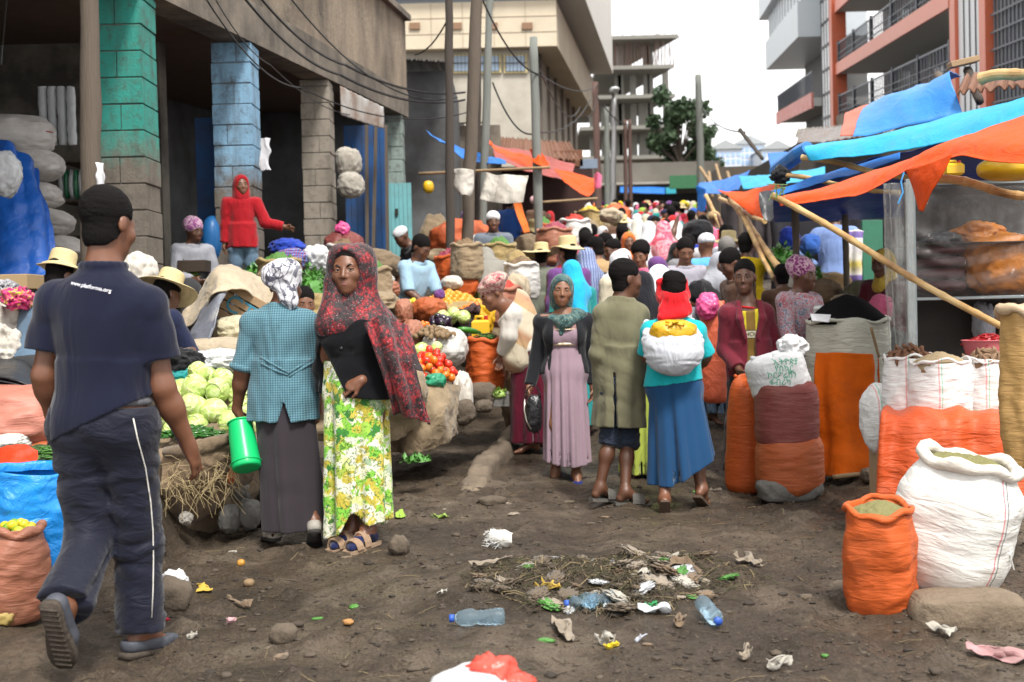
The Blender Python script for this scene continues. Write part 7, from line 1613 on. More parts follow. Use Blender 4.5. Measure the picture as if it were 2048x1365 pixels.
BG=[(840,430,900,520,17.5,BUR1,'burlap heap behind the man in light blue'),(860,440,980,520,17.0,tarpmat('orange_net',(.50,.10,.03),.6,wr=1.0),'crumpled orange red netting heap at the foot of the poles'),(845,500,930,540,15.5,BUR1,'open burlap sack behind the onions'),(895,500,960,575,14.0,BUR4,'tall golden burlap sack beside the onions'),(905,540,955,600,13.2,OSACK,'orange plastic sack beside the onions'),(905,490,950,530,15.0,CM('crimson'),'dark red sack behind the onions'),(1010,505,1062,585,13.4,BUR4,'golden burlap bundle right of the bending grey woman'),(1010,548,1060,620,12.6,BUR3,'pale burlap bundle behind the pink turban'),(1090,475,1160,540,16.0,cm('rose_print',(.30,.08,.10)),'rose patterned bundle beside the straw hat seller'),(1040,455,1110,500,18.5,CM('maroon'),'maroon bundle under the orange tarps'),(1125,440,1200,490,20.0,BUR1,'mixed sack heap under the left awnings'),(1150,455,1210,480,21.0,CM('green'),'green cloth bundle on the sack heap'),(1030,470,1080,520,17.0,BUR2,'brown bundle beside the cut pole'),(1165,408,1190,470,26,WSACK,'upright white sack right of the cut pole'),(1205,410,1262,455,27,tarpmat('orange_net',(.5,.1,.03)),'orange cloth heap in the middle of the far crowd'),(1195,420,1240,470,25,BUR3,'pale brown sack heap in the far crowd'),(1185,430,1235,500,22,BUR1,'tan sack heap at the left of the crowd'),(1140,485,1200,530,17,CM('grey'),'grey sack heap left of the crowd'),(930,470,975,520,16.5,WSACK,'white bucket shaped sack by the leaning pole'),(885,552,925,578,12.9,WCLOTH,'white basin cloth beside the man in light blue'),(868,580,890,600,12.1,CM('purple'),'purple plastic bundle beside the white plastic'),(700,500,800,560,14.4,BUR2,'brown burlap heap in front of the turquoise door'),(640,510,720,590,13.2,BUR1,'tan burlap heap below the mauve sack'),(1000,700,1060,860,11.6,BUR2,'dark brown sack heap behind the lilac dress'),(760,690,830,800,10.2,BUR2,'brown sack heap behind the lace scarf tail'),(960,560,1060,700,12.9,BUR1,'burlap heap behind the bending woman'),(1100,560,1150,620,12.5,CM('crimson'),'red cloth heap behind the lilac dress woman')]
for i,(x0,y0,x1,y1,d,m_,lab)in enumerate(BG):bag(lab,x0,y0,x1,y1,d,(x1-x0)/2*d/F_PX*.8,m_,120+i,.12,1.9,.85,.6,'bundle' if 'bundle' in lab or 'heap' in lab else 'sack','bundle' if 'bundle' in lab or 'heap' in lab else 'sack',sub=4)
def tarp(label,ctrl,m,seed,nu=24,nv=40,amp=.02,folds=None,name='tarpaulin',cat='tarpaulin',thick=.004,extra=None):
 v,q=sheet([[P(*p)for p in r]for r in ctrl],nu,nv,amp,4,seed,thick,folds);parts=[(v,q,0)]
 for e in extra or[]:v2,q2=sheet([[P(*p)for p in r]for r in e],20,20,amp,4,seed+7,thick);parts.append((v2,q2,0))
 return tag(obj(name,joined(name,parts),m),label,cat,'tarpaulins over the stalls')
tarp('blue tarpaulin stretched from the shed to the leaning pole',[[(850,263,19),(905,292,18.5),(960,308,18),(1012,322,17.5)],[(905,300,18),(930,320,17.8),(965,327,17.5),(1012,327,17.3)]],TB,3,folds=None)
tarp('orange tarpaulin with a point over the white hanging cloth',[[(975,282,19),(1010,302,18.5),(1060,315,18),(1098,328,17.5)],[(985,300,18),(1020,320,17.6),(1070,343,17.2),(1100,330,17.2)]],TO,5)
tarp('small orange tarpaulin knotted round the cut pole',[[(1062,300,17.2),(1075,298,17),(1090,318,17.2)],[(1066,325,16.9),(1085,335,16.8),(1100,340,17)]],TO,8,14,14)
tarp('orange triangular tarpaulin at the right end of the left awnings',[[(1108,338,20),(1150,348,20),(1200,362,20)],[(1130,365,19.5),(1160,375,19.5),(1195,370,19.6)],[(1172,393,19),(1176,394,19),(1182,390,19.1)]],TO,9)
tarp('dark red tarpaulin under the orange ones',[[(985,292,22),(1060,305,22),(1150,330,22)],[(990,320,20),(1060,345,20),(1140,365,20)]],tarpmat('dark_red_tarp',(.25,.025,.015),.5),11)
tarp('white cloth hung like a banner between the poles',[[(972,346,16.4),(1010,352,16.3),(1056,350,16.2)],[(966,378,16.4),(1010,384,16.2),(1050,378,16.1)],[(961,400,16.4),(1005,408,16.2),(1046,405,16.1)]],WCLOTH,13,folds=(1,2,.02),name='hanging_cloth',cat='cloth')
tarp('white and blue rags tied round the leaning pole',[[(905,340,15.3),(925,338,15.2),(945,342,15.3)],[(904,365,15.3),(925,378,15.2),(945,374,15.3)],[(915,378,15.3),(928,390,15.2),(938,392,15.3)]],WCLOTH,15,name='hanging_cloth',cat='cloth')
tarp('bright pink cloth hanging at the end of the orange tarpaulin',[[(1188,350,19.4),(1196,345,19.3),(1203,352,19.4)],[(1190,375,19.4),(1196,378,19.3),(1201,376,19.4)]],CM('pink'),16,12,12,name='hanging_cloth',cat='cloth')
tarp('red orange cloth hanging down behind the old man',[[(1026,405,17.0),(1042,405,16.9)],[(1036,440,16.8),(1052,440,16.8)],[(1048,468,16.7),(1060,466,16.7)]],CM('orange'),17,20,10,name='hanging_cloth',cat='cloth')
def stick(label,a,c,r,m=None,name='wooden_stick',r2=None,group='wooden sticks and poles of the stalls'):
 mb=MB();mb.bar(P(*a),P(*c),r,r2 or r*.85,9,jit=r*.06,seg=10,seed=int(a[0]));return tag(mb.build(name,m or MC['pole_tan'],None,smooth=True),label,'stick',group)
mat('pole_tan',(.26,.18,.10),.75,.25,4,.5,14,stretch=(6,6,.8))
stick('pale stick carrying the white banner between the poles',(838,348,17.2),(1100,335,16.6),.022)
stick('pale stick low under the orange triangular tarpaulin',(1085,405,19),(1195,397,19),.02)
bag('yellow plastic can hanging by the turquoise door',846,362,868,388,18.5,.1,YPL,3,.05,1,.7,0,'jerrycan','jerrycan',sub=3)
RO=mat('red_onion_mass',(.24,.035,.06),.4,.4,30,.8,45,.02);GR2=mat('green_leaf_mass',(.07,.17,.035),.6,.5,30,.9,40,.02);BRM=mat('brown_root_mass',(.17,.11,.06),.8,.4,30,.9,45,.02);YM=mat('yellow_mass',(.55,.36,.03),.5,.3,30,.8,45,.02);RM=mat('red_pepper_mass',(.45,.03,.015),.4,.35,30,.8,45,.02)
for i,(x,y,d,h,r,sm,fm,lab,what)in enumerate(((905,590,13.6,.40,.19,OSACK,RO,'orange open sack of red onions beside the leaning pole','red onions'),(1000,560,14.6,.40,.20,BUR4,GR2,'golden open sack of greens right of the old man','leafy greens'),(1045,600,12.9,.36,.18,WSACK,BRM,'white open sack of brown roots left of the floppy straw hat','brown roots'),(1110,530,15.2,.42,.22,BSACK,RO,'pink brown open sack of onions beside the rose bundle','onions'),(1150,505,17.0,.42,.22,WSACK,RM,'white open sack of red peppers under the left awnings','red peppers'),(1085,510,17.6,.42,.22,OSACK,GR2,'orange open sack of greens below the cut pole','greens'),(1180,480,20.5,.45,.25,BUR4,YM,'golden open sack of yellow fruit left of the crowd','yellow fruit'),(745,610,12.2,.34,.2,BUR1,GR2,'tan open sack of greens below the white coil','greens'),(690,560,13.6,.36,.2,WSACK,BRM,'white open sack of tubers left of the bowed man','tubers'),(935,560,13.2,.36,.17,BUR1,BRM,'tan open sack of potatoes behind the orange heap','potatoes'),(560,600,11.2,.34,.2,BUR4,GR2,'golden open sack of greens below the checked bundle','greens'),(1010,655,11.8,.36,.17,BSACK,RM,'pink brown open sack of red peppers behind the bending woman','red peppers'))):
 t=sack(lab,P(x,y,d),h,r*.9,r,r*.92,sm,200+i,rim=.02);fill_of(t,h,r*.88,.10,fm,'%s heaped in the %s'%(what,lab.split(' of ')[0]+', '+' '.join(lab.split()[-4:])),what.replace(' ','_'),'produce',bumps=.02,fs=22,seed=i)
 # ================================================================== right: spice stalls under tarpaulins
GRAIN=mat('pale_grain',(.30,.235,.14),.9,.3,120,.8,160,.004);HERB=mat('dry_green_herb',(.17,.16,.065),.9,.4,140,.9,150,.006);BLACKG=mat('black_seed',(.006,.0055,.006),.9,.3,150,.6,220,.003,spec=.08)
GING=mat('ginger_skin',(.22,.14,.085),.85,.3,14,.5);GINR=mat('reddish_root',(.17,.085,.05),.85,.3,14,.5)
stone('big pale stone block propping up the white herb sack',1812,1180,2050,1272,5.05,.15,3,mat('pale_block',(.20,.155,.108),.9,.3,5,.9,22,.02,dirt=(.09,.066,.046),dirt_amt=.5),.28,.035)
stone('grey stone beside the foot of the orange herb sack',1658,1166,1740,1240,5.55,.15,5,None,.7)
WS2=sackmat('white_sacking_front',(.62,.61,.58),stripes=((.040,.0045,(.55,.06,.10)),(.062,.004,(.03,.04,.05))),dirt_amt=.16,wr=.7)
b0=P(1900,1180,5.35)
t=sack('large white woven sack of dry herbs with rolled rim leaning on the stone block',b0+Vector((-.04,.02,-.01)),.58,.20,.262,.200,WS2,21,lean=(.15,.17),rim=.026,rim_m=sackmat('rim_white',(.60,.56,.50),dirt_amt=.25),rz=.25,wr=.012)
fill_of(t,.58,.188,.04,HERB,'grey green dry herbs filling the large white sack','herbs','herbs',seed=3,bumps=.006)
t=sack('orange woven sack of dry herbs standing before the white herb sack',P(1776,1268,5.12)+Vector((0,.10,0)),.52,.088,.152,.134,OSACK,23,lean=(.10,-.08),rim=.014,rz=.4)
fill_of(t,.52,.126,.03,HERB,'grey green dry herbs filling the front orange sack','herbs','herbs',seed=5,bumps=.006)
t=sack('tall tan woven sack with folded brim at the right picture edge',P(2068,950,5.75),.76,.13,.142,.135,sackmat('tan_sacking',(.40,.24,.085),dirt_amt=.12),27,rim=.026,rim_m=sackmat('rim_tan',(.46,.34,.22)))
mb=MB();mb.tube([P(2018,1060,5.2),P(2022,1085,5.2),P(2020,1110,5.18),P(2028,1140,5.2)],.003,5);tag(mb.build('string',cloth('white_string',(.6,.6,.58)),None,True),'white string hanging off the large white sack','string')
lg=thing('stall_ledge','low ledge of boards hidden behind the orange drape','ledge',P(1900,990,6.9));a=P(1800,990,7.0);c=P(2075,824,7.0);mb=MB();mb.box((a.x,6.98,a.z-.1),(c.x,7.6,c.z),bev=.01);mb.build('board',WOODC,lg)
tarp('orange woven drape with folds hanging over the low ledge',[[(1770,822,7.35),(1850,820,7.3),(1930,822,7.3),(2070,828,7.3)],[(1762,830,6.92),(1850,826,6.88),(1935,832,6.88),(2070,835,6.85)],[(1757,900,6.85),(1850,900,6.78),(1930,905,6.8),(2070,905,6.8)],[(1752,1000,6.85),(1850,1010,6.72),(1930,1010,6.75),(2070,1010,6.75)]],sackmat('orange_drape',(.54,.075,.012),dirt_amt=.16,wr=1.0),5,60,90,.022,(1,4,.014),'drape','drape')
WS3=sackmat('white_sacking_three',(.64,.64,.63),stripes=((-.05,.004,(.60,.25,.25)),(-.035,.003,(.15,.45,.30))),dirt_amt=.05,wr=.7)
k7=7.15
for i,(x0,x1,yt,yb,m_,lab,fm,fl)in enumerate(((1768,1872,712,835,WS3,'white sack of reddish roots on the orange drape, left of three',GINR,None),(1818,1945,722,838,WS3,'white sack of pale grain on the orange drape, middle of three',GRAIN,'pale grain heaped in the middle white sack'),(1925,2030,718,840,WS3,'white sack of ginger roots on the orange drape, right of three',GING,None))):
 w=(x1-x0)/2*k7/F_PX;h=(yb-yt)*k7/F_PX;base=P((x0+x1)/2,yb,k7+(.12 if i!=1 else 0));t=sack(lab,base,h,w*.93,w*1.0,w*.93,m_,31+i,rim=.008,sx=1,sy=.75,wr=.008)
 if fl:fill_of(t,h,w*.9,.055,fm,fl,seed=4,sy=.75)
 else:
  core=fill_of(t,h,w*.88,.05,fm,'roots packed under the top layer of the %s white sack'%('left' if i==0 else 'right'),'roots','roots',sy=.75)
  v,f=lump((.030,.014,.012),.35,2.2,5+i,3,ridg=.6);g=tag(obj('ginger_root',mesh('ginger_root',v,f),fm),'knobbly %s root heaped on the %s of the three white sacks'%(('reddish','left')if i==0 else('ginger','right')),'root')
  scatter_heap(g,46,Vector(t.location)+Vector((0,0,h*.985)),w*.85,w*.62,.065,.040,'roots on the %s white sack'%('left' if i==0 else 'right'),40+i)
bag('plump white sack leaning at the left end of the orange drape',1722,768,1800,905,7.5,.16,WS3,41,.07,1.4,.85,.3)
ba=thing('basin','pink plastic basin of dried red chillies behind the ginger sack','basin',P(1975,712,7.75));v,q=lathe(resample([(.001,0),(.115,0),(.13,.02),(.15,.09),(.16,.095),(.155,.10),(.145,.09),(.12,.02),(.001,.015)],40),48);obj('basin_body',mesh('basin_body',v,q),tarpmat('pink_basin',(.55,.14,.16),.35,wr=.05),ba,world=False)
RCH=VEGM('dried_red_chilli',(.30,.010,.014),.35);podpile('dried dark red chilli heaped in the pink basin',P(1975,690,7.75),.135,.12,.07,95,.06,.007,RCH,'dried chillies in the pink basin',5,.012,'dried_chilli','chilli')
bag('red core of the dried chilli heap',1938,672,2012,706,7.78,.10,RCH,3,.1,name='chilli_heap',cat='chilli heap')
t=sack('huge pale sack heaped with black seed wrapped in orange cloth',P(1700,955,9.25),1.165,.30,.305,.295,sackmat('greenish_white_sacking',(.50,.50,.42),dirt_amt=.12,wr=.9),51,rim=.014,wr=.012)
fill_of(t,1.165,.298,.20,BLACKG,'tall black heap of fine seed on the huge pale sack','black_seed','seed',seed=3,bumps=.002,fs=70,sink=-.01)
t2=sack('second pale sack half hidden left of the black seed sack',P(1622,950,9.75),1.30,.20,.21,.20,WS3,53,rim=.01)
fill_of(t2,1.3,.19,.05,mat('brown_spice',(.13,.085,.05),.9,.4,60,.8,90),'brown dried spice on the second pale sack','spice','spice',bumps=.015,fs=25)
tarp('orange cloth wrapped down the front of the black seed sack',[[(1632,706,9.02),(1690,706,8.90),(1755,710,9.02)],[(1630,790,9.0),(1690,790,8.86),(1760,790,9.0)],[(1640,880,8.98),(1690,880,8.82),(1762,880,8.98)],[(1628,950,8.95),(1690,954,8.76),(1764,948,8.95)]],tarpmat('orange_cotton',(.58,.105,.006),.8,spec=.1,dirt=(.25,.06,.02),dirt_amt=.25,wr=.5),9,50,50,.012,(1,3,.016),'orange_cloth','cloth')
stick('wooden scoop handle leaning on the pale seed sack',(1742,655,8.88),(1758,715,8.92),.012)
tarp('white paper slip under the rim of the black seed heap',[[(1620,628,8.92),(1662,630,8.90)],[(1624,642,8.86),(1658,645,8.84)]],cloth('white_paper',(.65,.65,.67),.04),3,8,10,.002,None,'paper','paper')
stick('pale plank end lying on the ground by the orange cloth',(1665,955,8.75),(1755,945,8.7),.018)
stone('grey stone with a rag beside the orange cloth',1722,935,1765,965,8.6,.08,9)
stone('flat grey stone under the terracotta sack',1513,948,1640,1005,8.35,.18,11,GSTONE,.6,.06)
def tallsack(label,x0,x1,yt,yb,d,m_,seed,tilt=0,ry=None,sq=.62,ridg=.25):
 return bag(label,x0,yt,x1,yb,d,ry or(x1-x0)/2*d/F_PX,m_,seed,.05,1.3,sq,ridg,tilt=tilt)
def drumsack(label,x0,x1,yt,yb,d,m_,seed,top='tuck',lean=(0,0),sy=.9,bulge=1.0,vb=0):
 """a full woven sack sewn shut: straight sides, a puckered top seam and two lower corners"""
 k=d/F_PX;w=(x1-x0)/2*k;h=(yb-yt)*k;t=thing('sack',label,'sack',P((x0+x1)/2,yb,d));t.rotation_euler=(lean[0],lean[1],0)
 pr=resample([(.002,0),(w*.6,.0),(w*.9,.05*h),(w*.99,.16*h),(w*bulge,.45*h),(w*.99,.75*h),(w*.90,.92*h),(w*.6,.985*h),(w*.2,h),(.002,h)],70)
 def fn(v,th,tt):
  p=np.stack([np.cos(th)*1.4,np.sin(th)*1.4,v[:,2]/h*3],1)+seed*2.3;z=v[:,2]/h;v=v.copy()
  n=fbm(p,3,seed)*.022+fbm(p*[1,1,7],3,seed+5)*.011-np.abs(fbm(p*[.8,.8,5],2,seed+8))*.018
  pin=np.clip((z-.86)/.14,0,1)**1.5;r0=1+n;v[:,0]*=r0*(1+.35*pin*0);v[:,1]*=r0*sy
  ca=np.cos(th);v[:,2]+=h*(.05*pin*(2*ca*ca-1))-h*.035*np.clip(1-z/.12,0,1)*(2*ca*ca-1)*0-vb*h*np.clip(1-z/.45,0,1)*(1-np.abs(v[:,0])/w)+h*.012*np.sin(9*th+seed)*pin;return v
 v,q=lathe(pr,84,fn);obj('sack_body',mesh('sack_body',v,q),m_,t,world=False)
 mb=MB();mb.tube([(w*.72*a,.01*math.sin(a*5+seed),h*(1.0+.022*math.sin(7*a+seed)+.03*a*a))for a in np.linspace(-1,1,22)],[.011+.004*math.sin(i*1.7)for i in range(22)],7);obj('sewn_top',mb.mesh('sewn_top',True),m_,t,world=False);return t
drumsack('tall orange woven sack at the left of the stack, creased all the way down',1448,1528,760,986,8.75,OSACK,3,lean=(0,.06))
drumsack('terracotta sack lying on the flat grey stone',1512,1648,868,975,8.40,TSACK,4,sy=1.1,vb=.14)
drumsack('mauve brown woven sack stacked on the terracotta sack',1510,1638,762,890,8.4,MSACK,6,sy=1.05,vb=.16)
ws=drumsack('white cement style sack with green Amharic print on top of the stack',1506,1628,706,792,8.45,WPLAS,8,lean=(0,-.25),sy=.95)
bag('knotted white top of the printed sack',1558,672,1612,718,8.45,.09,WPLAS,81,.16,1.6,.9,.8,'tied_top','sack top')
ams=['ኢትዮጵያ','የስኳር','ኮርፖሬሽን','ፋብሪካ']
wsb=[o for o in ws.children if o.name.startswith('sack_body')][0]
WM=Matrix.LocRotScale(ws.location,ws.rotation_euler,None);bv=BVHTree.FromPolygons([WM@v_.co for v_ in wsb.data.vertices],[p.vertices[:]for p in wsb.data.polygons])
for i,tx in enumerate(ams):
 try:
  me=text_mesh(tx,.055,None,.0005);o_=P(1590-i*4,728+i*14,8.0)
  for v_ in me.vertices:
   p=o_+Vector((v_.co.x,0,v_.co.y));h_=bv.ray_cast(p,Vector((0,1,0)));v_.co=WM.inverted()@((h_[0]-Vector((0,.004+v_.co.z,0)))if h_[0]is not None else p+Vector((0,.5,0)))
  obj('lettering',me,mat('green_print',(.05,.35,.20),.7,bmp=0),ws,world=False)
 except Exception as e:print('text',e)
drumsack('tall coral sack behind the bundle woman',1402,1462,612,806,10.9,tarpmat('coral_sack',(.66,.13,.06),.45,wr=.9,dirt_amt=.05),9)
bag('pink plastic bag tied on top of the coral sack',1392,588,1438,640,10.8,.11,MC['pink_plastic'],12,.12,1.8,.9,.6,'plastic_bag','plastic bag')
mb=MB();mb.tube([P(1585,975,8.2),P(1588,1000,8.2),P(1580,1030,8.15)],.004,5);tag(mb.build('string',MC['white_string'],None,True),'loose white thread hanging from the terracotta sack','string')
# ---------------- cabinet, curtain
CF=mat('aluminium_frame',(.22,.25,.26),.4,.1,metal=.6,bmp=0);cbn=thing('display_cabinet','tall glazed display cabinet wrapped in clear plastic at the right edge','cabinet',P(1930,900,7.9))
def fbox(name,x0,y0,x1,y1,d,th,m,parent):return pbox(name,x0,y0,x1,y1,d,th,m,parent,.003)
for x in(1820,2150):fbox('post',x,358,x+10,860,7.85,.03,CF,cbn)
for y in(358,588,860):fbox('rail',1831,y,2149,y+14,7.855,.025,CF,cbn)
fbox('back_panel',1818,356,2170,870,8.5,.03,mat('cabinet_back',(.030,.026,.024),.7,.4),cbn);
for y in(480,594):fbox('shelf_board',1832,y,2148,y+8,7.9,.58,mat('dark_shelf_wood',(.05,.035,.025),.8),cbn)
def clearplastic(name,tint,fac,rough=.12):
 q,t,b=_new(name);v=coords(t);tr=t.nodes.new('ShaderNodeBsdfTransparent');gl=node(t,'ShaderNodeBsdfGlossy',Roughness=rough);gl.inputs['Color'].default_value=C4(tint);df=t.nodes.new('ShaderNodeBsdfDiffuse');df.inputs['Color'].default_value=C4(tint)
 n=noise(t,v,6,6,.6,2.0);n2=noise(t,coords(t,(3,3,.6)),5,5,.6,1.5);bp=node(t,'ShaderNodeBump',Strength=1.0,Distance=.03);t.links.new(n2.outputs['Fac'],bp.inputs['Height']);t.links.new(bp.outputs[0],gl.inputs['Normal'])
 m1=node(t,'ShaderNodeMixShader',Fac=.55);t.links.new(gl.outputs[0],m1.inputs[1]);t.links.new(df.outputs[0],m1.inputs[2])
 f=ramp(t,n.outputs['Fac'],[(.35,fac*.5),(.65,fac*1.6)]);m2=t.nodes.new('ShaderNodeMixShader');t.links.new(f,m2.inputs['Fac']);t.links.new(tr.outputs[0],m2.inputs[1]);t.links.new(m1.outputs[0],m2.inputs[2]);t.links.new(m2.outputs[0],t.nodes['Material Output'].inputs['Surface']);return q
tarp('wrinkled clear plastic curtain hanging at the corner of the cabinet',[[(1772,368,7.9),(1790,366,7.8),(1812,366,7.78),(1830,365,7.76)],[(1775,500,7.9),(1794,500,7.78),(1812,500,7.8),(1830,500,7.74)],[(1778,620,7.92),(1796,620,7.8),(1815,620,7.8),(1832,620,7.74)],[(1782,715,7.95),(1800,715,7.85),(1816,715,7.8),(1834,715,7.76)]],clearplastic('clear_curtain',(.50,.52,.50),.15),3,60,50,.010,(1,4,.018),'plastic_curtain','plastic curtain',.001)
tarp('clear plastic film sagging across the front of the cabinet',[[(1830,372,7.78),(1930,372,7.74),(2090,372,7.74)],[(1832,470,7.76),(1930,500,7.66),(2090,460,7.7)],[(1834,600,7.76),(1930,600,7.70),(2090,590,7.7)]],clearplastic('clear_film',(.4,.4,.4),.06,.08),4,50,60,.008,(0,5,.014),'plastic_film','plastic film',.001)
bag('big orange yellow plastic sack with black print on the cabinet shelf',1925,470,2100,592,8.15,.2,tarpmat('amber_plastic',(.46,.15,.006),.35,trans=.2,wr=.9,dirt=(.12,.06,.02),dirt_amt=.2),14,.10,1.8,.85,.5)
bag('yellow plastic flap standing above the amber sack',1905,445,2020,500,8.25,.08,MC['amber_plastic'],15,.2,2,1,.6,'plastic_bag','plastic bag')
for i in range(4):bag('dark red stacked tray in the cabinet, %s from the bottom'%('first','second','third','fourth')[i],1835,560-i*24,1925,586-i*24,8.15,.18,mat('dark_red_tray',(.06,.015,.018),.4),60+i,.03,1,.6,0,'tray','tray','dark trays in the cabinet',3)
bag('crumpled dark plastic on the trays in the cabinet',1840,468,1920,505,8.15,.15,tarpmat('black_plastic_0',(.02,.02,.02)),66,.25,2.2,1,.9,'plastic_bag','plastic bag',sub=4)
bag('pale cloth seen low behind the cabinet glass',1950,605,1985,690,8.3,.1,CM('palegrey'),67,.15,name='cloth_bundle',cat='cloth')
bag('brown bundle seen low behind the cabinet glass',1985,600,2040,690,8.35,.12,CM('brown'),68,.1,name='cloth_bundle',cat='cloth')
jerrycan('yellow plastic can hanging under the orange awning',1890,322,1925,352,7.6,YPL,mat('red_cap',(.4,.02,.02),.4))
bag('round yellow plastic tub under the orange awning at the right edge',1958,312,2090,362,7.5,.18,YPL,5,.02,1,.75,0,'tub','tub')
# ---------------- tarpaulin roofs
tarp('near orange tarpaulin awning with a hanging corner, tied to bamboo',[[(1560,412,7.72),(1640,400,7.45),(1730,386,7.1),(1806,346,6.8),(1900,312,6.4),(1975,322,6.1),(2085,330,5.7)],[(1556,398,7.80),(1640,385,7.55),(1730,362,7.25),(1815,322,6.95),(1900,285,6.6),(1975,275,6.3),(2085,280,5.9)],[(1570,388,8.0),(1640,374,7.85),(1735,345,7.6),(1830,316,7.4),(1920,280,7.15),(1985,250,7.0),(2085,212,6.7)]],TO,21,30,90,.010,(0,1.0,.006),'awning','awning',.004,extra=[[[(1812,340,6.78),(1850,330,6.6),(1905,308,6.38)],[(1822,362,6.74),(1850,365,6.58),(1885,352,6.42)],[(1836,395,6.72),(1848,398,6.62),(1862,390,6.52)],[(1844,420,6.70),(1847,422,6.66),(1850,420,6.64)]]])
tarp('pale cyan tarpaulin awning above the orange one',[[(1618,322,8.6),(1700,312,8.3),(1790,302,8.0),(1900,282,7.6),(2000,250,7.2),(2090,220,6.9)],[(1608,296,8.7),(1700,283,8.5),(1800,264,8.2),(1900,240,7.9),(2000,212,7.5),(2090,186,7.2)],[(1625,290,9.1),(1700,278,8.9),(1800,258,8.7),(1900,234,8.4),(2000,208,8.1),(2090,182,7.8)]],TC,22,24,70,.010,None,'awning','awning')
tarp('deep blue tarpaulin seen from below between cyan and orange awnings',[[(1530,395,9.4),(1620,362,9.2),(1720,325,9.0),(1850,290,8.7),(2080,232,8.2)],[(1535,418,10.8),(1630,395,10.8),(1730,375,10.8),(1850,350,10.6),(2080,300,10.2)],[(1545,440,12.6),(1640,440,12.6),(1740,436,12.6),(1850,430,12.4),(2080,420,12.0)]],TD,23,30,60,.02,None,'awning','awning')
tarp('mid blue tarpaulin strip along the front of the deep blue awning',[[(1522,402,9.25),(1600,378,9.1),(1700,350,8.9),(1800,318,8.75)],[(1530,384,9.35),(1600,362,9.2),(1700,332,9.0),(1800,305,8.8)]],TB,24,12,50,.012,None,'awning','awning')
tarp('black torn plastic flap hanging at the tip of the mid blue awning',[[(1516,388,9.1),(1530,384,9.15),(1546,386,9.2)],[(1520,415,9.05),(1530,412,9.05),(1542,410,9.1)],[(1526,440,9.0),(1534,446,9.0),(1540,438,9.05)]],tarpmat('black_plastic_1',(.03,.03,.034)),25,24,16,.03,None,'plastic_sheet','plastic sheet')
tarp('orange pointed tarpaulin behind the black plastic flap',[[(1436,380,14.6),(1490,385,14.2),(1560,363,13.6)],[(1470,404,14.0),(1515,405,13.6),(1560,385,13.2)],[(1515,440,13.4),(1526,436,13.2),(1540,405,13.0)]],TO,26,24,30,.015,None,'awning','awning')
tarp('cyan tarpaulin behind the orange pointed one',[[(1486,378,17),(1560,369,15.6),(1650,352,14.5)],[(1476,352,18.5),(1550,348,17),(1650,334,16)]],TC,27,12,30,.015,None,'awning','awning')
tarp('far blue tarpaulin at the left end of the right stalls',[[(1398,386,22),(1440,387,20.5),(1476,378,19)],[(1396,366,24),(1440,360,23),(1500,340,21),][:3]],TB,28,12,24,.02,None,'awning','awning')
tarp('hanging blue cloth at the far end of the right stalls',[[(1394,372,22),(1402,374,21.8),(1414,380,21.5)],[(1396,420,21.8),(1404,425,21.6),(1412,422,21.4)]],TB,29,16,12,.03,None,'hanging_cloth','cloth')
tarp('blue tarpaulin roof behind the cyan awning',[[(1540,330,13.0),(1600,322,12.6),(1660,312,12)],[(1535,308,14.5),(1600,302,14),(1660,298,13.5)]],TB,30,12,20,.02,None,'awning','awning')
tarp('bright blue tarpaulin roll thrown over the top right roof',[[(1705,272,9.3),(1770,258,9.2),(1840,244,9.1),(1925,226,9.0)],[(1720,218,9.8),(1775,192,9.6),(1830,180,9.4),(1900,150,9.2)],[(1740,210,10.4),(1790,190,10.2),(1840,176,10),(1920,148,9.8)]],tarpmat('azure_tarp',(.02,.20,.56),.4,trans=.1),31,16,40,.02,None,'tarpaulin','tarpaulin')
tarp('faded red tarpaulin beside the bright blue roll',[[(1680,272,9.9),(1720,268,9.8),(1760,258,9.7)],[(1690,222,11),(1725,212,10.8),(1762,202,10.6)]],tarpmat('faded_red_tarp',(.45,.10,.06),.55),32,14,20,.015)
corrug(P(1915,186,9.0),P(2090,168,8.6),P(1930,152,10),P(2090,140,9.6),10,RUST,'corrugated_sheet','rusty corrugated roof sheet under the thick bamboo at the top right',amp=.02)
corrug(P(1590,295,26),P(1790,262,22),P(1600,262,29),P(1790,240,26),20,TIN,'corrugated_sheet','grey corrugated roof sheet below the modern building',amp=.012)
corrug(P(1590,275,30),P(1700,262,28),P(1595,258,33),P(1700,250,31),14,CONC,'corrugated_sheet','pale cement roof sheet furthest back below the modern building',amp=.012)
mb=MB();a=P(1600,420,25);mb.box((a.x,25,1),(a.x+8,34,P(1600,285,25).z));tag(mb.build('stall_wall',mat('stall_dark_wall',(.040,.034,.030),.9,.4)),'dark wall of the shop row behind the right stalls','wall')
mb=MB()
mb.tube([P(1552,342,9.9),P(1575,325,9.6),P(1600,306,9.3),P(1616,296,9.2)],[.055,.06,.06,.05],12);tag(mb.build('tarpaulin_roll',MC['azure_tarp'],None,True),'rolled blue tarpaulin bundle at the tip of the cyan awning','tarpaulin')
bag('black rag tied to a bamboo end below the blue roll',1545,336,1576,366,9.4,.06,DCLOTH,4,.3,2.2,1,.9,'rag','rag',sub=4)
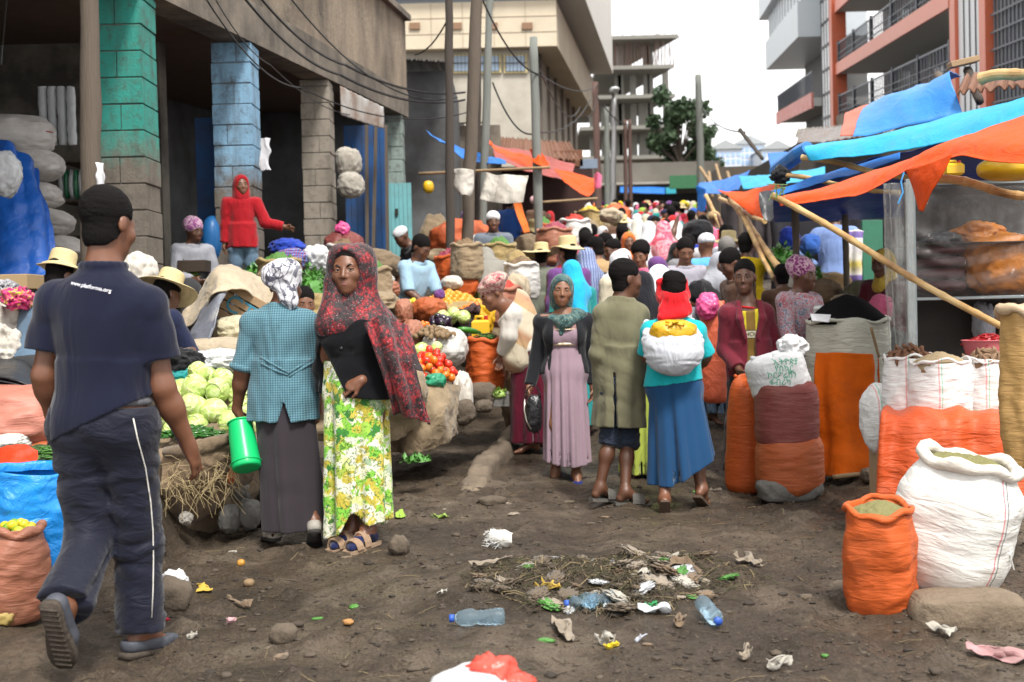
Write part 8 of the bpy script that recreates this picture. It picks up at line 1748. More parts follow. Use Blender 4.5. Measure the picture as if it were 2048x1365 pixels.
# ---------------- bamboo and sticks
def bamboo_mat():
 q,t,b=_new('bamboo');v=coords(t);n=noise(t,v,5,6,.6);c=ramp(t,n.outputs['Fac'],[(.3,(.20,.105,.04)),(.5,(.42,.26,.10)),(.68,(.55,.40,.19))]);t.links.new(c,b.inputs['Base Color']);b.inputs['Roughness'].default_value=.5;n2=noise(t,v,40,4);bump(t,b,n2.outputs['Fac'],.3,.004);return q
BAMB=bamboo_mat()
def bamboo(label,a,c,r,n=7):
 A,C_=P(*a),P(*c);mb=MB();pts=[];rr=[]
 for k in range(n*6+1):
  t=k/(n*6);pts.append(A.lerp(C_,t)+Vector((0,0,.012*math.sin(t*7))));j=k%6;rr.append(r*(1.16 if j==0 else 1.0)*(1.04-.12*t))
 mb.tube(pts,rr,12);return tag(mb.build('bamboo_pole',BAMB,None,True),label,'bamboo pole','bamboo poles of the stalls')
bamboo('long bamboo pole slanting down across the cabinet',(1546,392,7.75),(2025,668,6.3),.019,8)
bamboo('bamboo pole with a split end under the cyan awning',(1604,316,8.9),(1860,362,8.3),.020,5)
bamboo('bamboo pole tied with the black rag',(1556,350,9.4),(1800,388,8.8),.017,5)
bamboo('reddish bamboo pole under the orange awning at the right',(1880,358,7.1),(2090,398,6.7),.024,4)
bamboo('thick cut bamboo lying on the top right roof',(1962,158,8.2),(2100,138,7.8),.036,2)
bamboo('bamboo pole slanting behind the yellow hooded man',(1462,400,14.6),(1575,560,12.6),.036,6)
bamboo('thin bamboo pole beside the slanting one',(1478,420,14.0),(1548,560,12.8),.026,6)
bamboo('pale bamboo crosspiece under the pointed orange tarpaulin',(1440,398,15.5),(1530,445,13.0),.024,5)
bamboo('far slanting bamboo pole under the blue tarpaulin',(1412,392,20),(1450,470,18.5),.03,5)
stick('leaning dark stick rising over the far stall roofs',(1480,260,24),(1525,318,23),.04,DARKP)
for i,(a,c)in enumerate((((1400,335,26),(1440,395,25)),((1432,330,26),(1450,392,25)),((1418,345,27),(1425,395,26)),((1455,345,25),(1466,380,24)))):stick('rough stick standing among the far stall roofs, %s'%('leftmost and slanting','second and thicker','thin one near the tall pole','short one by the cyan tarpaulin')[i],a,c,.035)
stick('weathered wooden post sticking up behind the red tarpaulin',(1876,150,11.5),(1900,205,11),.035,WOODP)
pst=stick('dark carved wooden post with a broken plank at the top right',(1935,140,10.5),(1960,205,10.2),.04,DARKP)
mb=MB();a=P(1905,135,10.4);mb.box((0,0,0),(.24,.12,.05),M4=Matrix.Translation(a)@Matrix.Rotation(R(-12),4,'Y'),bev=.006);o=mb.build('broken_plank',WOODC);tag(o,'broken plank end nailed to the dark carved post','plank')
mb=MB();mb.tube([P(1808,345,6.75),P(1802,365,6.75),P(1806,385,6.74),P(1796,408,6.74)],.005,5);tag(mb.build('string',cloth('blue_string',(.05,.25,.55)),None,True),'blue string hanging from the tied orange awning','string')
mb=MB()
for k in range(9):rg=random.Random(k);mb.tube([P(1556,396,7.7),P(1556+rg.uniform(-10,20),396-rg.uniform(-8,28),7.7),P(1556+rg.uniform(-25,28),396+rg.uniform(-32,22),7.68)],.003,4)
tag(mb.build('grass_tie',mat('green_twine',(.12,.20,.06),.7)),'green grass twine knotted round the bamboo tip','twine')
for i,(x,y0,y1,d)in enumerate(((1590,400,620,11.5),(1690,430,600,12.2),(1480,405,600,16),(1445,395,560,20))):stick('upright wooden stall post, %s'%('by the blue shirt man','before the green door','behind the yellow hooded man','at the far blue tarpaulin')[i],(x,y0,d),(x+4,y1,d),.035,WOODP)
# ---------------- dark stall interiors, goods, shop row
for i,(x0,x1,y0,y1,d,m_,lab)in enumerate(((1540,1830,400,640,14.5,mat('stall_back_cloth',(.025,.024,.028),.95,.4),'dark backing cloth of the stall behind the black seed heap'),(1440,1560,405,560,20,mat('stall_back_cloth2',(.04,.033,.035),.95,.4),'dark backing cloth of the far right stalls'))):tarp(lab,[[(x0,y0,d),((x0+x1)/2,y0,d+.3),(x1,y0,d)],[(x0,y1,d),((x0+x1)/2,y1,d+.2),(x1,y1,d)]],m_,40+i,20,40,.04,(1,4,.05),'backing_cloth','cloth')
gd=pbox('green_door',1727,440,1765,580,13.6,.06,mat('green_door_paint',(.03,.14,.085),.6,.2));tag(gd,'green metal door behind the blue shirt man','door')
def towel(t,v):
 n=noise(t,v,7,2,.5);sp_=t.nodes.new('ShaderNodeSeparateXYZ');t.links.new(v,sp_.inputs[0]);f=mth(t,'FRACT',mth(t,'MULTIPLY',sp_.outputs[2],2.2));return ramp(t,f,[(0,(.58,.56,.56)),(.30,(.58,.56,.56)),(.33,(.16,.12,.34)),(.45,(.20,.14,.36)),(.48,(.58,.56,.52)),(.72,(.55,.44,.08)),(.85,(.58,.56,.52))])
tarp('white towel with purple and yellow bands hanging before the green door',[[(1696,462,13.0),(1712,460,13),(1728,462,13)],[(1694,520,13),(1712,520,12.95),(1726,520,13)],[(1690,570,13),(1708,572,13),(1724,570,13)]],cloth('banded_towel',(.5,.5,.5),colnode=towel),44,24,16,.02,(1,2,.015),'towel','towel')
leafheap('pile of bright green leaves under the right stalls',1530,490,1600,530,13.4,.3,300,31,GREENS,.07)
leafheap('second pile of green leaves right of the yellow hooded man',1580,505,1640,560,12.6,.3,300,33,GREENS,.07)
BGR=[(1560,540,1600,600,12.0,WCLOTH,'white sacks beside the leaf pile'),(1590,560,1680,610,11.6,mat('brown_spice',(.13,.085,.05),.9),'brown heap of dried spice behind the seed sack'),(1610,545,1700,585,12.6,CM('tan'),'tan goods table cloth behind the dried spice'),(1690,560,1780,610,11.4,CM('olive'),'olive cloth heap left of the curtain'),(1740,590,1785,640,9.9,CM('pink'),'pink cloth bundle by the plastic curtain'),(1560,455,1600,500,14,CM('royal'),'blue plastic sack hanging in the dark stall'),(1600,470,1640,510,13.8,CM('blue'),'dark blue goods bundle in the dark stall'),(1540,500,1580,560,13.5,BUR3,'pale sacks in the dark stall'),(1660,590,1720,630,10.6,BUR1,'burlap sack just behind the seed heap')]
for i,(x0,y0,x1,y1,d,m_,lab)in enumerate(BGR):bag(lab,x0,y0,x1,y1,d,(x1-x0)/2*d/F_PX*.8,m_,160+i,.12,1.9,.85,.6,'goods_bundle','bundle',sub=4)
# ================================================================== people on the right and in the middle distance
GM='people in the market crowd'
pr_=cloth('zigzag_print',(.3,.3,.3),colnode=blotch((.05,.07,.14),(.46,.44,.48),(.38,.05,.07),26))
r_,b_=qp('woman in purple headwrap and white zigzag print top behind the black seed sack',(0,0,0),R(38),1.62,None,0,pr_,1.9,('skirt','black'),('wrap',cloth('purple_print',(.2,.05,.2),colnode=blotch((.05,.01,.06),(.30,.05,.20),(.6,.5,.5),40))),{'L':((.3,-.3,-1),(-.2,-.6,-.6)),'R':((-.2,-.2,-1),(.2,-.6,-.6))},None,(.15,0),(.15,.1),h=.010,fem=True,group=None,top_px=(1605,520,10.3))
qp('man in light blue shirt with hands on hips, standing at the back of the stall',(0,0,0),R(160),1.7,None,0,cm('cornflower_shirt',(.17,.25,.48)),1.9,('trousers','black'),('hair',None),{'L':((.75,.2,-.8),(-.75,-.1,-.65)),'R':((-.75,.2,-.8),(.75,-.1,-.65))},None,(.1,0),(0,0),h=.013,group=None,top_px=(1668,405,12.6))
qp('child with dark hair crouching left of the purple headwrap',(0,0,0),R(190),1.4,.3,0,'brown',1.9,('trousers','charcoal'),('hair',None),LAP,SITLEGS,(.2,0),(0,0),h=.013,group=None,top_px=(1562,532,11.4))
qp('seller in yellow scarf and pink towel deep in the right stall',(0,0,0),R(-50),1.6,.4,0,'maroon',1.9,('skirt','charcoal'),('scarf','gold'),LAP,SITLEGS,(.1,0),(0,.2),h=.014,fem=True,group=None,top_px=(1765,500,10.4))
yl_=cm('yellow_raincoat',(.58,.40,.012))
qp('man in yellow raincoat raising an arm to the bamboo pole',(0,0,0),R(165),1.68,None,0,yl_,1.9,('trousers','yellow'),('hair',None),{'R':((-.75,-.2,.05),(-.35,-.3,.95)),'L':((.2,-.2,-1),(0,-.4,-1))},None,(.05,0),(-.3,.2),h=.012,hem=-.25,ext=(.17,.14,.2,.17),group=None,top_px=(1495,472,12.0))if False else qp('man in yellow raincoat raising an arm to the bamboo pole',(0,0,0),R(165),1.68,None,0,yl_,1.9,('trousers','yellow'),('hair',None),{'L':((.2,-.2,-1),(0,-.4,-1)),'R':((-.2,-.2,-1),(0,-.4,-1)),'R':((-.85,-.2,-.1),(-.35,-.3,.95))},None,(.05,0),(-.3,.2),h=.012,hem=-.25,ext=(.17,.14,.2,.17),group=None,top_px=(1493,470,12.0))
qp('grey haired man in khaki green jacket, back turned, left of the maroon blazer',(0,0,0),R(172),1.68,None,0,cm('khaki_jacket',(.17,.165,.105)),1.9,('trousers','brown'),('hair',GREYHAIR),None,None,(.03,0),(0,.1),h=.012,hem=-.2,ext=(.165,.13,.19,.15),group=GM,top_px=(1453,478,11.2))
qp('man in brown jacket looking down beside the khaki jacket',(0,0,0),R(-70),1.66,None,0,'brown',1.9,('trousers','charcoal'),('hair',None),None,None,(.2,0),(0,.6),h=.011,group=GM,top_px=(1461,502,10.4))
qp('man in pale lilac grey jacket looking down, carrying a black bag',(0,0,0),R(8),1.7,None,1,cm('lilac_grey_jacket',(.30,.29,.34)),1.9,('trousers','denim'),('hair',None),{'L':((.25,-.1,-1),(-.6,-.8,-.1)),'R':((-.25,-.1,-1),(.6,-.8,-.1))},None,(.05,0),(-.1,.35),h=.011,hem=-.12,ext=(.165,.13,.19,.15),group=GM,top_px=(1370,480,12.0))
bag('black shoulder bag at the hip of the lilac grey jacket',1376,562,1410,606,11.7,.06,DCLOTH,5,.1,1.6,.8,.4,'shoulder_bag','bag',sub=4)
qp('porter in blue overall carrying a huge black sack on his shoulders',(0,0,0),R(178),1.68,None,0,'royal',1.9,('trousers','royal'),('hair',None),{'L':((.5,-.2,.5),(-.3,-.2,.9)),'R':((-.5,-.2,.5),(.3,-.2,.9))},None,(.2,0),(0,.3),h=.013,group=GM,top_px=(1398,455,14.5))
bag('huge black sack on the shoulders of the porter in blue',1366,440,1424,486,14.3,.22,DCLOTH,9,.1,1.6,.85,.5,'black_sack','sack',sub=4)
vl=lambda n,c:cm('veil_'+n,c,wr=.6)
qp('woman in long white veil walking away, in the middle of the crowd',(0,0,0),R(185),1.62,None,0,'white',1.9,('skirt','white'),('veil',vl('white',(.60,.62,.64))),None,None,(.03,0),(0,0),h=.013,fem=True,group=GM,top_px=(1297,444,15.0))
pv=cloth('pink_red_veil',(.6,.2,.25),colnode=blotch((.45,.02,.05),(.60,.12,.18),(.60,.38,.42),7))
qp('woman in long pink and red patterned veil walking away',(0,0,0),R(175),1.64,None,0,pv,1.9,('skirt',pv),('veil',pv),None,None,(.03,0),(0,0),h=.013,fem=True,group=GM,top_px=(1326,443,14.2))
qp('woman in white veil turned sideways right of the pink veil',(0,0,0),R(120),1.6,None,1,'cream',1.9,('skirt','white'),('veil',vl('white2',(.56,.55,.56))),None,None,(0,0),(0,0),h=.014,fem=True,group=GM,top_px=(1352,443,15.2))
qp('woman in white headscarf with white shoulders just above the blue skirt woman',(0,0,0),R(170),1.6,None,0,'white',1.9,('skirt','grey'),('veil',vl('white3',(.60,.63,.67))),None,None,(0,0),(0,.1),h=.012,fem=True,group=GM,top_px=(1318,532,10.6))
qp('young woman with dark curls in a pink blouse looking down',(0,0,0),R(-10),1.6,None,2,'pink',1.9,('skirt','maroon'),('afro',None),None,None,(.05,0),(-.2,.3),h=.011,fem=True,group=GM,top_px=(1280,490,11.8))
qp('woman in white scarf and white dress behind the olive coat',(0,0,0),R(15),1.6,None,1,'white',1.9,('skirt','white'),('scarf','white'),None,None,(0,0),(0,.1),h=.012,fem=True,group=GM,top_px=(1246,500,11.2))
qp('woman in black shawl and lime green dress behind the olive coat',(0,0,0),R(165),1.56,None,0,'black',1.9,('skirt',cm('lime_dress',(.30,.36,.06))),('veil',vl('black',(.012,.012,.016))),None,None,(0,0),(0,.1),h=.012,fem=True,group=GM,top_px=(1285,545,9.6))
dots=cloth('blue_dotted_veil',(.2,.25,.4),colnode=stripes_((.10,.14,.28),(.34,.38,.52),(.16,.2,.36),11.0))
qp('woman in long blue grey striped veil, back turned',(0,0,0),R(190),1.62,None,0,'charcoal',1.9,('skirt','charcoal'),('veil',dots),None,None,(.05,0),(0,.1),h=.012,fem=True,group=GM,top_px=(1172,497,11.6))
qp('woman in bright turquoise veil right behind the lilac dress',(0,0,0),R(200),1.58,None,0,'teal',1.9,('skirt','teal'),('veil',vl('turq',(.02,.36,.62))),None,None,(.1,0),(0,.1),h=.012,fem=True,group=GM,top_px=(1142,522,10.5))
rb=cloth('red_black_veil',(.3,.02,.03),colnode=blotch((.015,.008,.01),(.03,.01,.015),(.40,.012,.03),14))
qp('woman in black and red flowered shawl next to the floppy straw hat',(0,0,0),R(195),1.55,None,0,rb,1.9,('skirt','black'),('veil',rb),None,None,(.3,0),(0,.3),h=.013,fem=True,group=GM,top_px=(1128,500,12.2))
qp('man in tan shawl with dark hair looking left',(0,0,0),R(-140),1.66,None,1,'tan',1.9,('trousers','tan'),('hair',None),None,None,(.12,0),(0,.3),h=.012,hem=-.4,ext=(.18,.15,.22,.18),group=GM,top_px=(1190,478,12.4))
qp('dark haired man in grey top left of the tan shawl',(0,0,0),R(170),1.64,None,0,'charcoal',1.9,('trousers','charcoal'),('hair',None),None,None,(.05,0),(0,.1),h=.014,group=GM,top_px=(1172,466,13.4))
qp('dark haired man with a green scarf in the crowd',(0,0,0),R(60),1.64,None,0,'green',1.9,('trousers','olive'),('hair',None),None,None,(.05,0),(0,.2),h=.014,group=GM,top_px=(1212,470,13.6))
qp('man in orange collar and dark hair facing left in the crowd',(0,0,0),R(-60),1.62,None,0,'orange',1.9,('trousers','brown'),('hair',None),None,None,(.05,0),(0,.2),h=.013,group=GM,top_px=(1224,482,12.6))
qp('woman in orange headscarf facing us in the middle of the crowd',(0,0,0),R(5),1.58,None,1,'orange',1.9,('skirt','maroon'),('scarf','orange'),None,None,(0,0),(0,.1),h=.013,fem=True,group=GM,top_px=(1257,466,14.0))
qp('person in pale pink blouse with dark hair, back turned',(0,0,0),R(175),1.6,None,0,'palepink',1.9,('skirt','palepink'),('hair',None),None,None,(0,0),(0,0),h=.015,fem=True,group=GM,top_px=(1244,452,15.4))
qp('man in grey T-shirt with dark hair, back turned, left of the yellow raincoat',(0,0,0),R(178),1.68,None,0,'palegrey',.7,('trousers','denim'),('hair',None),None,None,(0,0),(0,0),h=.013,group=GM,top_px=(1452,452,13.2))
qp('man in white collared shirt with dark hair under the bamboo pole',(0,0,0),R(178),1.68,None,0,'palegrey',1.9,('trousers','charcoal'),('hair',None),None,None,(0,0),(0,0),h=.013,group=GM,top_px=(1425,470,12.6))if False else None
qp('man in bright blue jumper further up the street',(0,0,0),R(175),1.68,None,0,'skyblue',1.9,('trousers','paleblue'),('cap','tan'),None,None,(0,0),(0,0),h=.018,group=GM,top_px=(1428,424,17.0))
qp('woman in white scarf and red sash further left in the street',(0,0,0),R(170),1.6,None,0,'cream',1.9,('skirt','white'),('veil',vl('ivory',(.55,.52,.46))),None,None,(0,0),(0,0),h=.018,fem=True,group=GM,top_px=(1275,438,16.8))
qp('person in brown robe bent under a pale load left in the street',(0,0,0),R(185),1.6,None,0,'brown',1.9,('skirt',cm('dusty_brown',(.20,.12,.08))),('wrap','tan'),None,None,(.3,0),(0,.2),h=.018,fem=True,group=GM,top_px=(1228,424,18.5))
bag('pale loaded sack carried above the brown robe',1200,418,1245,446,18.2,.2,BUR3,6,.15,2,.9,.5,'sack','sack',sub=4)
# ---------------- the far crowd: a few figures built once and copied
TPL=[]
for i,(fem,head,bottom,H)in enumerate(((True,('veil','white'),('skirt','grey'),1.6),(False,('hair',None),('trousers','charcoal'),1.7),(True,('wrap','red'),('skirt','navy'),1.6),(False,('cap','yellow'),('trousers','denim'),1.7),(True,('scarf','pink'),('skirt','green'),1.62),(False,('hat',STRAW,.17),('trousers','brown'),1.66))):
 leg={'L':((.03,-.18,-1),(.01,-.02,-1)),'R':((-.03,.15,-1),(-.01,.3,-1))}if i%2 else None
 TPL.append(qp('template',(0,0,0),0,H,None,i%2,'grey',1.9,bottom,head,None,leg,(.03,0),(0,.05),h=.021,fem=fem,group='people in the far crowd',eyes=False,shoes=None)[0])
WORDS={'white':'white','cream':'cream','red':'red','crimson':'crimson','pink':'pink','palepink':'pale pink','blue':'blue','royal':'royal blue','skyblue':'sky blue','navy':'navy','black':'black','grey':'grey','palegrey':'pale grey','olive':'olive','brown':'brown','tan':'tan','yellow':'yellow','green':'green','lime':'lime','teal':'teal','turquoise':'turquoise','orange':'orange','purple':'purple','maroon':'maroon','charcoal':'charcoal','denim':'denim','khaki':'khaki'}
def setm(o,part,c):
 for ch in o.children:
  if ch.name.split('.')[0]==part:
   for sl_2 in ch.material_slots:sl_2.link='OBJECT';sl_2.material=CM(c)if isinstance(c,str)else c
rg=random.Random(42);used=set();spots=[o.location.copy()for o in bpy.data.objects if o.get('category')=='person' and o.parent is None and o.location.length>2]
tops=['white','white','red','pink','royal','black','yellow','green','palegrey','brown','teal','purple','cream','orange','navy','skyblue','lime','charcoal','crimson','olive','grey','palepink','denim','turquoise','tan']
heads={0:['white','white','cream','black','pink','skyblue','red','palegrey','lime'],1:[None],2:['red','yellow','white','purple','orange','blue'],3:['yellow','white','navy','brown'],4:['pink','orange','white','teal','crimson'],5:[None]}
HW={0:'veil',2:'headwrap',3:'cap',4:'headscarf'}
first=[True]*6
NEARBY=[(1170,'left of the crowd'),(1225,'left of the street lamp'),(1275,'by the unfinished building'),(1330,'in mid lane'),(1385,'below the lone tall pole'),(1430,'by the far blue tarpaulin'),(1700,'by the right stalls')]
n_=0;tries=0
while n_<145 and tries<9000:
 tries+=1
 y=402+104*rg.random()**1.5;x=rg.uniform(1172 if y<440 else 1120,1408 if y<425 else 1440 if y<460 else 1475)
 k=rg.choice([0,0,0,1,1,1,2,4,0,1,4,2,3,0,1,5]);g=by_head(x,y,(1.6,1.7,1.6,1.7,1.62,1.66)[k]*1.03,11.0)
 if g.y>62 or g.y<11.5:continue
 if any((g-s).length<.52 for s in spots):continue
 tcol=rg.choice(tops);hcol=rg.choice(heads[k]);where=[w for xx,w in NEARBY if x<xx][0]if x<1700 else NEARBY[-1][1];dist='close' if g.y<16 else 'near' if g.y<24 else 'mid distance' if g.y<36 else 'far'
 hs_=(WORDS[hcol]+' '+HW[k])if hcol else('straw hat' if k==5 else 'short dark hair');lab='%s figure in %s top and %s %s'%(dist,WORDS[tcol],hs_,where)
 if lab in used:continue
 used.add(lab);spots.append(g)
 o=TPL[k]if first[k]else copy_tree(TPL[k]);first[k]=False
 o['label']=lab;o.location=g;o.rotation_euler=(0,0,rg.choice([0,180,180])*math.pi/180+rg.uniform(-.8,.8));s=rg.uniform(.94,1.03);o.scale=(s,s,s)
 setm(o,'shirt',tcol);bc=rg.choice(['charcoal','navy','brown','grey','denim','white','maroon','khaki']);setm(o,'skirt',bc);setm(o,'trousers',bc if bc!='white' else 'denim')
 if hcol:setm(o,{0:'headscarf',2:'headwrap',3:'cap',4:'headscarf'}[k],hcol)
 n_+=1
for k in range(6):
 if first[k]:
  for ch in list(TPL[k].children):bpy.data.objects.remove(ch)
  bpy.data.objects.remove(TPL[k])
  # ================================================================== kerb, litter and rubbish on the mud
kp=[G(x,y)for x,y in((935,992),(965,955),(1000,915),(1035,872),(1055,850),(1068,830),(1074,818))]
mb=MB();w=.075
for i in range(len(kp)):
 pass
ctrl=[]
for lift,off in((-.10,-.11),(.065,-.08),(.085,0),(.07,.075),(-.10,.11)):
 row=[]
 for i,p in enumerate(kp):
  d=(kp[min(i+1,len(kp)-1)]-kp[max(i-1,0)]).normalized();n=Vector((d.y,-d.x,0));row.append(Vector((p.x+n.x*off,p.y+n.y*off,float(GZ(p.x,p.y))+lift-(.13 if i in(0,len(kp)-1)else 0))))
 ctrl.append(row)
v,q=sheet(ctrl,20,80,.018,7,3,.01);tag(obj('kerb',mesh('kerb',v,q),mat('muddy_kerb_stone',(.20,.155,.11),.9,.3,4,.9,18,.02,dirt=(.05,.04,.03),dirt_amt=.5)),'worn mud covered kerb strip left of the lilac dress woman','kerb')
def ground_lump(label,x,y,w,h,d_,m,seed,amp=.2,name='stone',cat='stone',group=None,sq=.8,ridg=.5,sub=3,sink=.25,rzr=0):
 g=GG(x,y);k=g.y/F_PX;v,f=lump((w/2*k,d_*w/2*k,h/2*k),amp,1.8,seed,sub,sq,ridg=ridg);o=obj(name,mesh(name,v,f),m);o.location=g+Vector((0,0,h/2*k*(1-sink)));o.rotation_euler=(0,0,rzr);return tag(o,label,cat,group)
def flatsheet(label,x,y,w,d_,m,seed,name='paper_scrap',cat='paper',amp=.02,lift=.012,group=None,rz_=0,up=.0):
 g=GG(x,y);k=g.y/F_PX;W_=w*k*.40;rg=random.Random(seed);c=[]
 for i in range(5):
  row=[]
  for j in range(5):
   a=(i/2-1)*W_*.8*d_+rg.uniform(-.12,.12)*W_;b_=(j/2-1)*W_+rg.uniform(-.15,.15)*W_;X_=b_*math.cos(rz_)-a*math.sin(rz_);Y_=b_*math.sin(rz_)+a*math.cos(rz_)
   row.append(Vector((g.x+X_,g.y+Y_,float(GZ(g.x+X_,g.y+Y_))+lift+rg.uniform(0,up))))
  c.append(row)
 v,q=sheet(c,26,26,amp,9,seed,.003);return tag(obj(name,mesh(name,v,q),m),label,cat,group)
DPAP=cloth('muddy_paper',(.24,.20,.155),.2,wr=.6,dirt=(.12,.095,.07),dirt_amt=.5);CARD=cloth('wet_cardboard',(.17,.12,.078),.2,wr=.6,dirt=(.08,.06,.045),dirt_amt=.5)
WPAP=cloth('white_scrap',(.34,.32,.28),.1,wr=.6,dirt=(.2,.17,.13),dirt_amt=.35)
fb=thing('sack','white sack with red plastic top cut off by the bottom edge of the picture','sack',P(960,1400,3.05));
v,f=lump((.13,.16,.085),.08,1.6,3,5,.8,ridg=.4,loc=tuple(P(950,1408,3.1)-fb.location));obj('sack_body',mesh('sack_body',v,f),sackmat('printed_white_sack',(.62,.64,.66),dirt_amt=.05,stripes=((.02,.004,(.1,.45,.5)),)),fb,world=False)
v,f=lump((.06,.06,.045),.25,2,5,4,1,ridg=.8,loc=tuple(P(985,1352,3.12)-fb.location));obj('red_plastic_top',mesh('red_plastic_top',v,f),tarpmat('clear_red_plastic',(.70,.09,.06),.25,trans=.25),fb,world=False)
v,f=lump((.075,.05,.02),.15,2,8,4,1,ridg=.5,loc=tuple(P(1010,1362,3.1)-fb.location));obj('red_rim',mesh('red_rim',v,f),MC['clear_red_plastic'],fb,world=False)
def bottle_mat():
 q,t,b=_new('blue_pet');b.inputs['Base Color'].default_value=(.60,.82,.97,1);b.inputs['Roughness'].default_value=.12;b.inputs['Transmission Weight'].default_value=.92;b.inputs['IOR'].default_value=1.18;b.inputs['Specular IOR Level'].default_value=.7
 v=coords(t);n=noise(t,v,24,4,.6,1);bump(t,b,n.outputs['Fac'],.5,.01);return q
PET=bottle_mat();CAPM=mat('blue_cap',(.03,.09,.40),.35,.05,bmp=0)
def bottle(label,x,y,L_,rz_,tilt,crush,seed,d=None):
 t=thing('plastic_bottle',label,'bottle',GG(x,y));k=1.0;t.location.z+=.034
 pr=[(.001,0),(.028,.0),(.033,.01),(.034,.03)]+[(.034-.0025*(i%2),.05+i*.012)for i in range(8)]+[(.031,.15),(.034,.16),(.034,.20),(.028,.235),(.014,.258),(.013,.272)];pr=resample(pr,70);pr[:,1]*=L_/.27
 def fn(v,th,tt):
  w=v.copy();s=1-crush*np.exp(-((tt-.5)/.14)**2);w[:,0]*=s;w[:,1]*=1+crush*.3*np.exp(-((tt-.5)/.14)**2);w+=(fbm(v*30+seed,3,seed)*.004*crush*3)[:,None];return w
 v,q=lathe(pr,36,fn);Rm=np.array(Matrix.Rotation(math.pi/2+tilt,3,'Y'));v=(v-[0,0,L_/2])@Rm.T;c_,s_=math.cos(rz_),math.sin(rz_);RZ=np.array([[c_,-s_,0],[s_,c_,0],[0,0,1]])
 obj('bottle_body',mesh('bottle_body',v@RZ.T,q),PET,t,world=False);cv,cf=lathe([(.001,0),(.016,0),(.016,.02),(.001,.02)],20);cv=(cv+[0,0,L_*1.0-L_/2-.005])@Rm.T;obj('cap',mesh('cap',cv@RZ.T,cf,smooth=False),CAPM,t,world=False)
 lv,lf=lathe([(.0350,.42*L_),(.0352,.43*L_),(.0352,.56*L_),(.0350,.57*L_)],30);lv=(lv-[0,0,L_/2])@Rm.T
 return t
bottle('pale blue plastic bottle lying on its side, left of the rubbish heap',958,1262,.21,R(185),0,.12,3)
bottle('crushed blue plastic bottle pointing at us, right of the rubbish heap',1420,1255,.21,R(-82),.12,.35,5)
bottle('flattened blue bottle half buried in the middle of the rubbish heap',1200,1222,.17,R(15),0,.4,7)
bottle('second flattened clear bottle in the rubbish heap, left of the first',1165,1232,.12,R(170),.1,.5,8)
ws_=thing('sack_scrap','frayed white woven sack scrap rolled up on the mud','sack scrap',GG(1005,1105));k=ws_.location.y/F_PX
pr=resample([(.040,0),(.043,.03),(.042,.08),(.034,.12)],20);v,q=lathe(pr,30,lambda v,th,tt:v+(fbm(v*25,3,3)*.006)[:,None]);Rm=np.array(Matrix.Rotation(R(-78),3,'Y'));v=v@Rm.T+[.05,0,.035];obj('roll',mesh('roll',v,q),sackmat('scrap_white',(.55,.54,.50),dirt_amt=.3),ws_,world=False)
mb=MB();rg=random.Random(3)
for i in range(150):a=Vector((rg.uniform(-.05,.0),rg.uniform(-.04,.04),rg.uniform(0,.075)));e=a+Vector((rg.uniform(-.07,.02),rg.uniform(-.04,.04),rg.uniform(-.05,.03)));mb.tube([a,a.lerp(e,.5)+Vector((rg.uniform(-.02,.02),rg.uniform(-.02,.02),rg.uniform(-.02,.03))),e],.0012,3)
obj('frayed_threads',mb.mesh('frayed_threads'),MC['white_string'],ws_,world=False)
mb=MB();rg=random.Random(11)
for i in range(1900):
 a=rg.uniform(0,6.28);q_=rg.random()**.6;x=.42+.68*q_*math.cos(a);y=5.66+.48*q_*math.sin(a);z=float(GZ(x,y))+.004;L_=rg.uniform(.02,.14);an=rg.uniform(0,6.28);e=(x+L_*math.cos(an),y+L_*math.sin(an))
 mb.tube([(x,y,z+.003),((x+e[0])/2+rg.uniform(-.01,.01),(y+e[1])/2+rg.uniform(-.01,.01),float(GZ((x+e[0])/2,(y+e[1])/2))+rg.uniform(.004,.03)),(e[0],e[1],float(GZ(*e))+rg.uniform(.0,.02))],rg.uniform(.0009,.0026),4,rg.choice([0,0,0,0,1,2,2]))
tag(mb.build('straw_litter',[mat('dark_straw',(.065,.050,.034),.9),mat('dry_straw2',(.20,.155,.085),.85),mat('greenish_straw',(.055,.052,.026),.9)]),'matted straw, stalks and twigs of the rubbish heap on the mud','straw',None,'stuff')
mb=MB();rg=random.Random(12)
for i in range(2600):
 x=rg.uniform(-2.2,3.2);y=rg.uniform(3.3,11);
 if-.3<x<1.2 and rg.random()<.4:continue
 z=float(GZ(x,y));L_=rg.uniform(.015,.11);an=rg.uniform(0,6.28);e=(x+L_*math.cos(an),y+L_*math.sin(an));m_=((x+e[0])/2,(y+e[1])/2)
 mb.tube([(x,y,z+.003),(m_[0],m_[1],float(GZ(*m_))+.006),(e[0],e[1],float(GZ(*e))+.004)],rg.uniform(.0007,.0018),3,rg.choice([0,0,0,0,1,2]))
tag(mb.build('straw_litter',[MC['dark_straw'],MC['dry_straw2'],MC['greenish_straw']]),'loose straws and stalks strewn thinly over the whole muddy lane','straw',None,'stuff')
V=[];Fc=[];Mi=[];rg=np.random.RandomState(5);iv,jf=_ICO[2];nb_=0
for i in range(700):
 y=3.3+8*rg.rand()**1.3;x=rg.uniform(-2.0,2.9)*(y/6);s=.004+.016*rg.rand()**4;
 vv=iv*(1+.25*rg.randn(len(iv),1)*.5)*np.array([s*(1+rg.rand()),s*(1+rg.rand()),s*.7])+[x,y,float(GZ(x,y))+s*.25];V.append(vv);Fc.append(jf+nb_);nb_+=len(iv);Mi+=[rg.randint(0,3)]*len(jf)
iv1,jf1=_ICO[1]
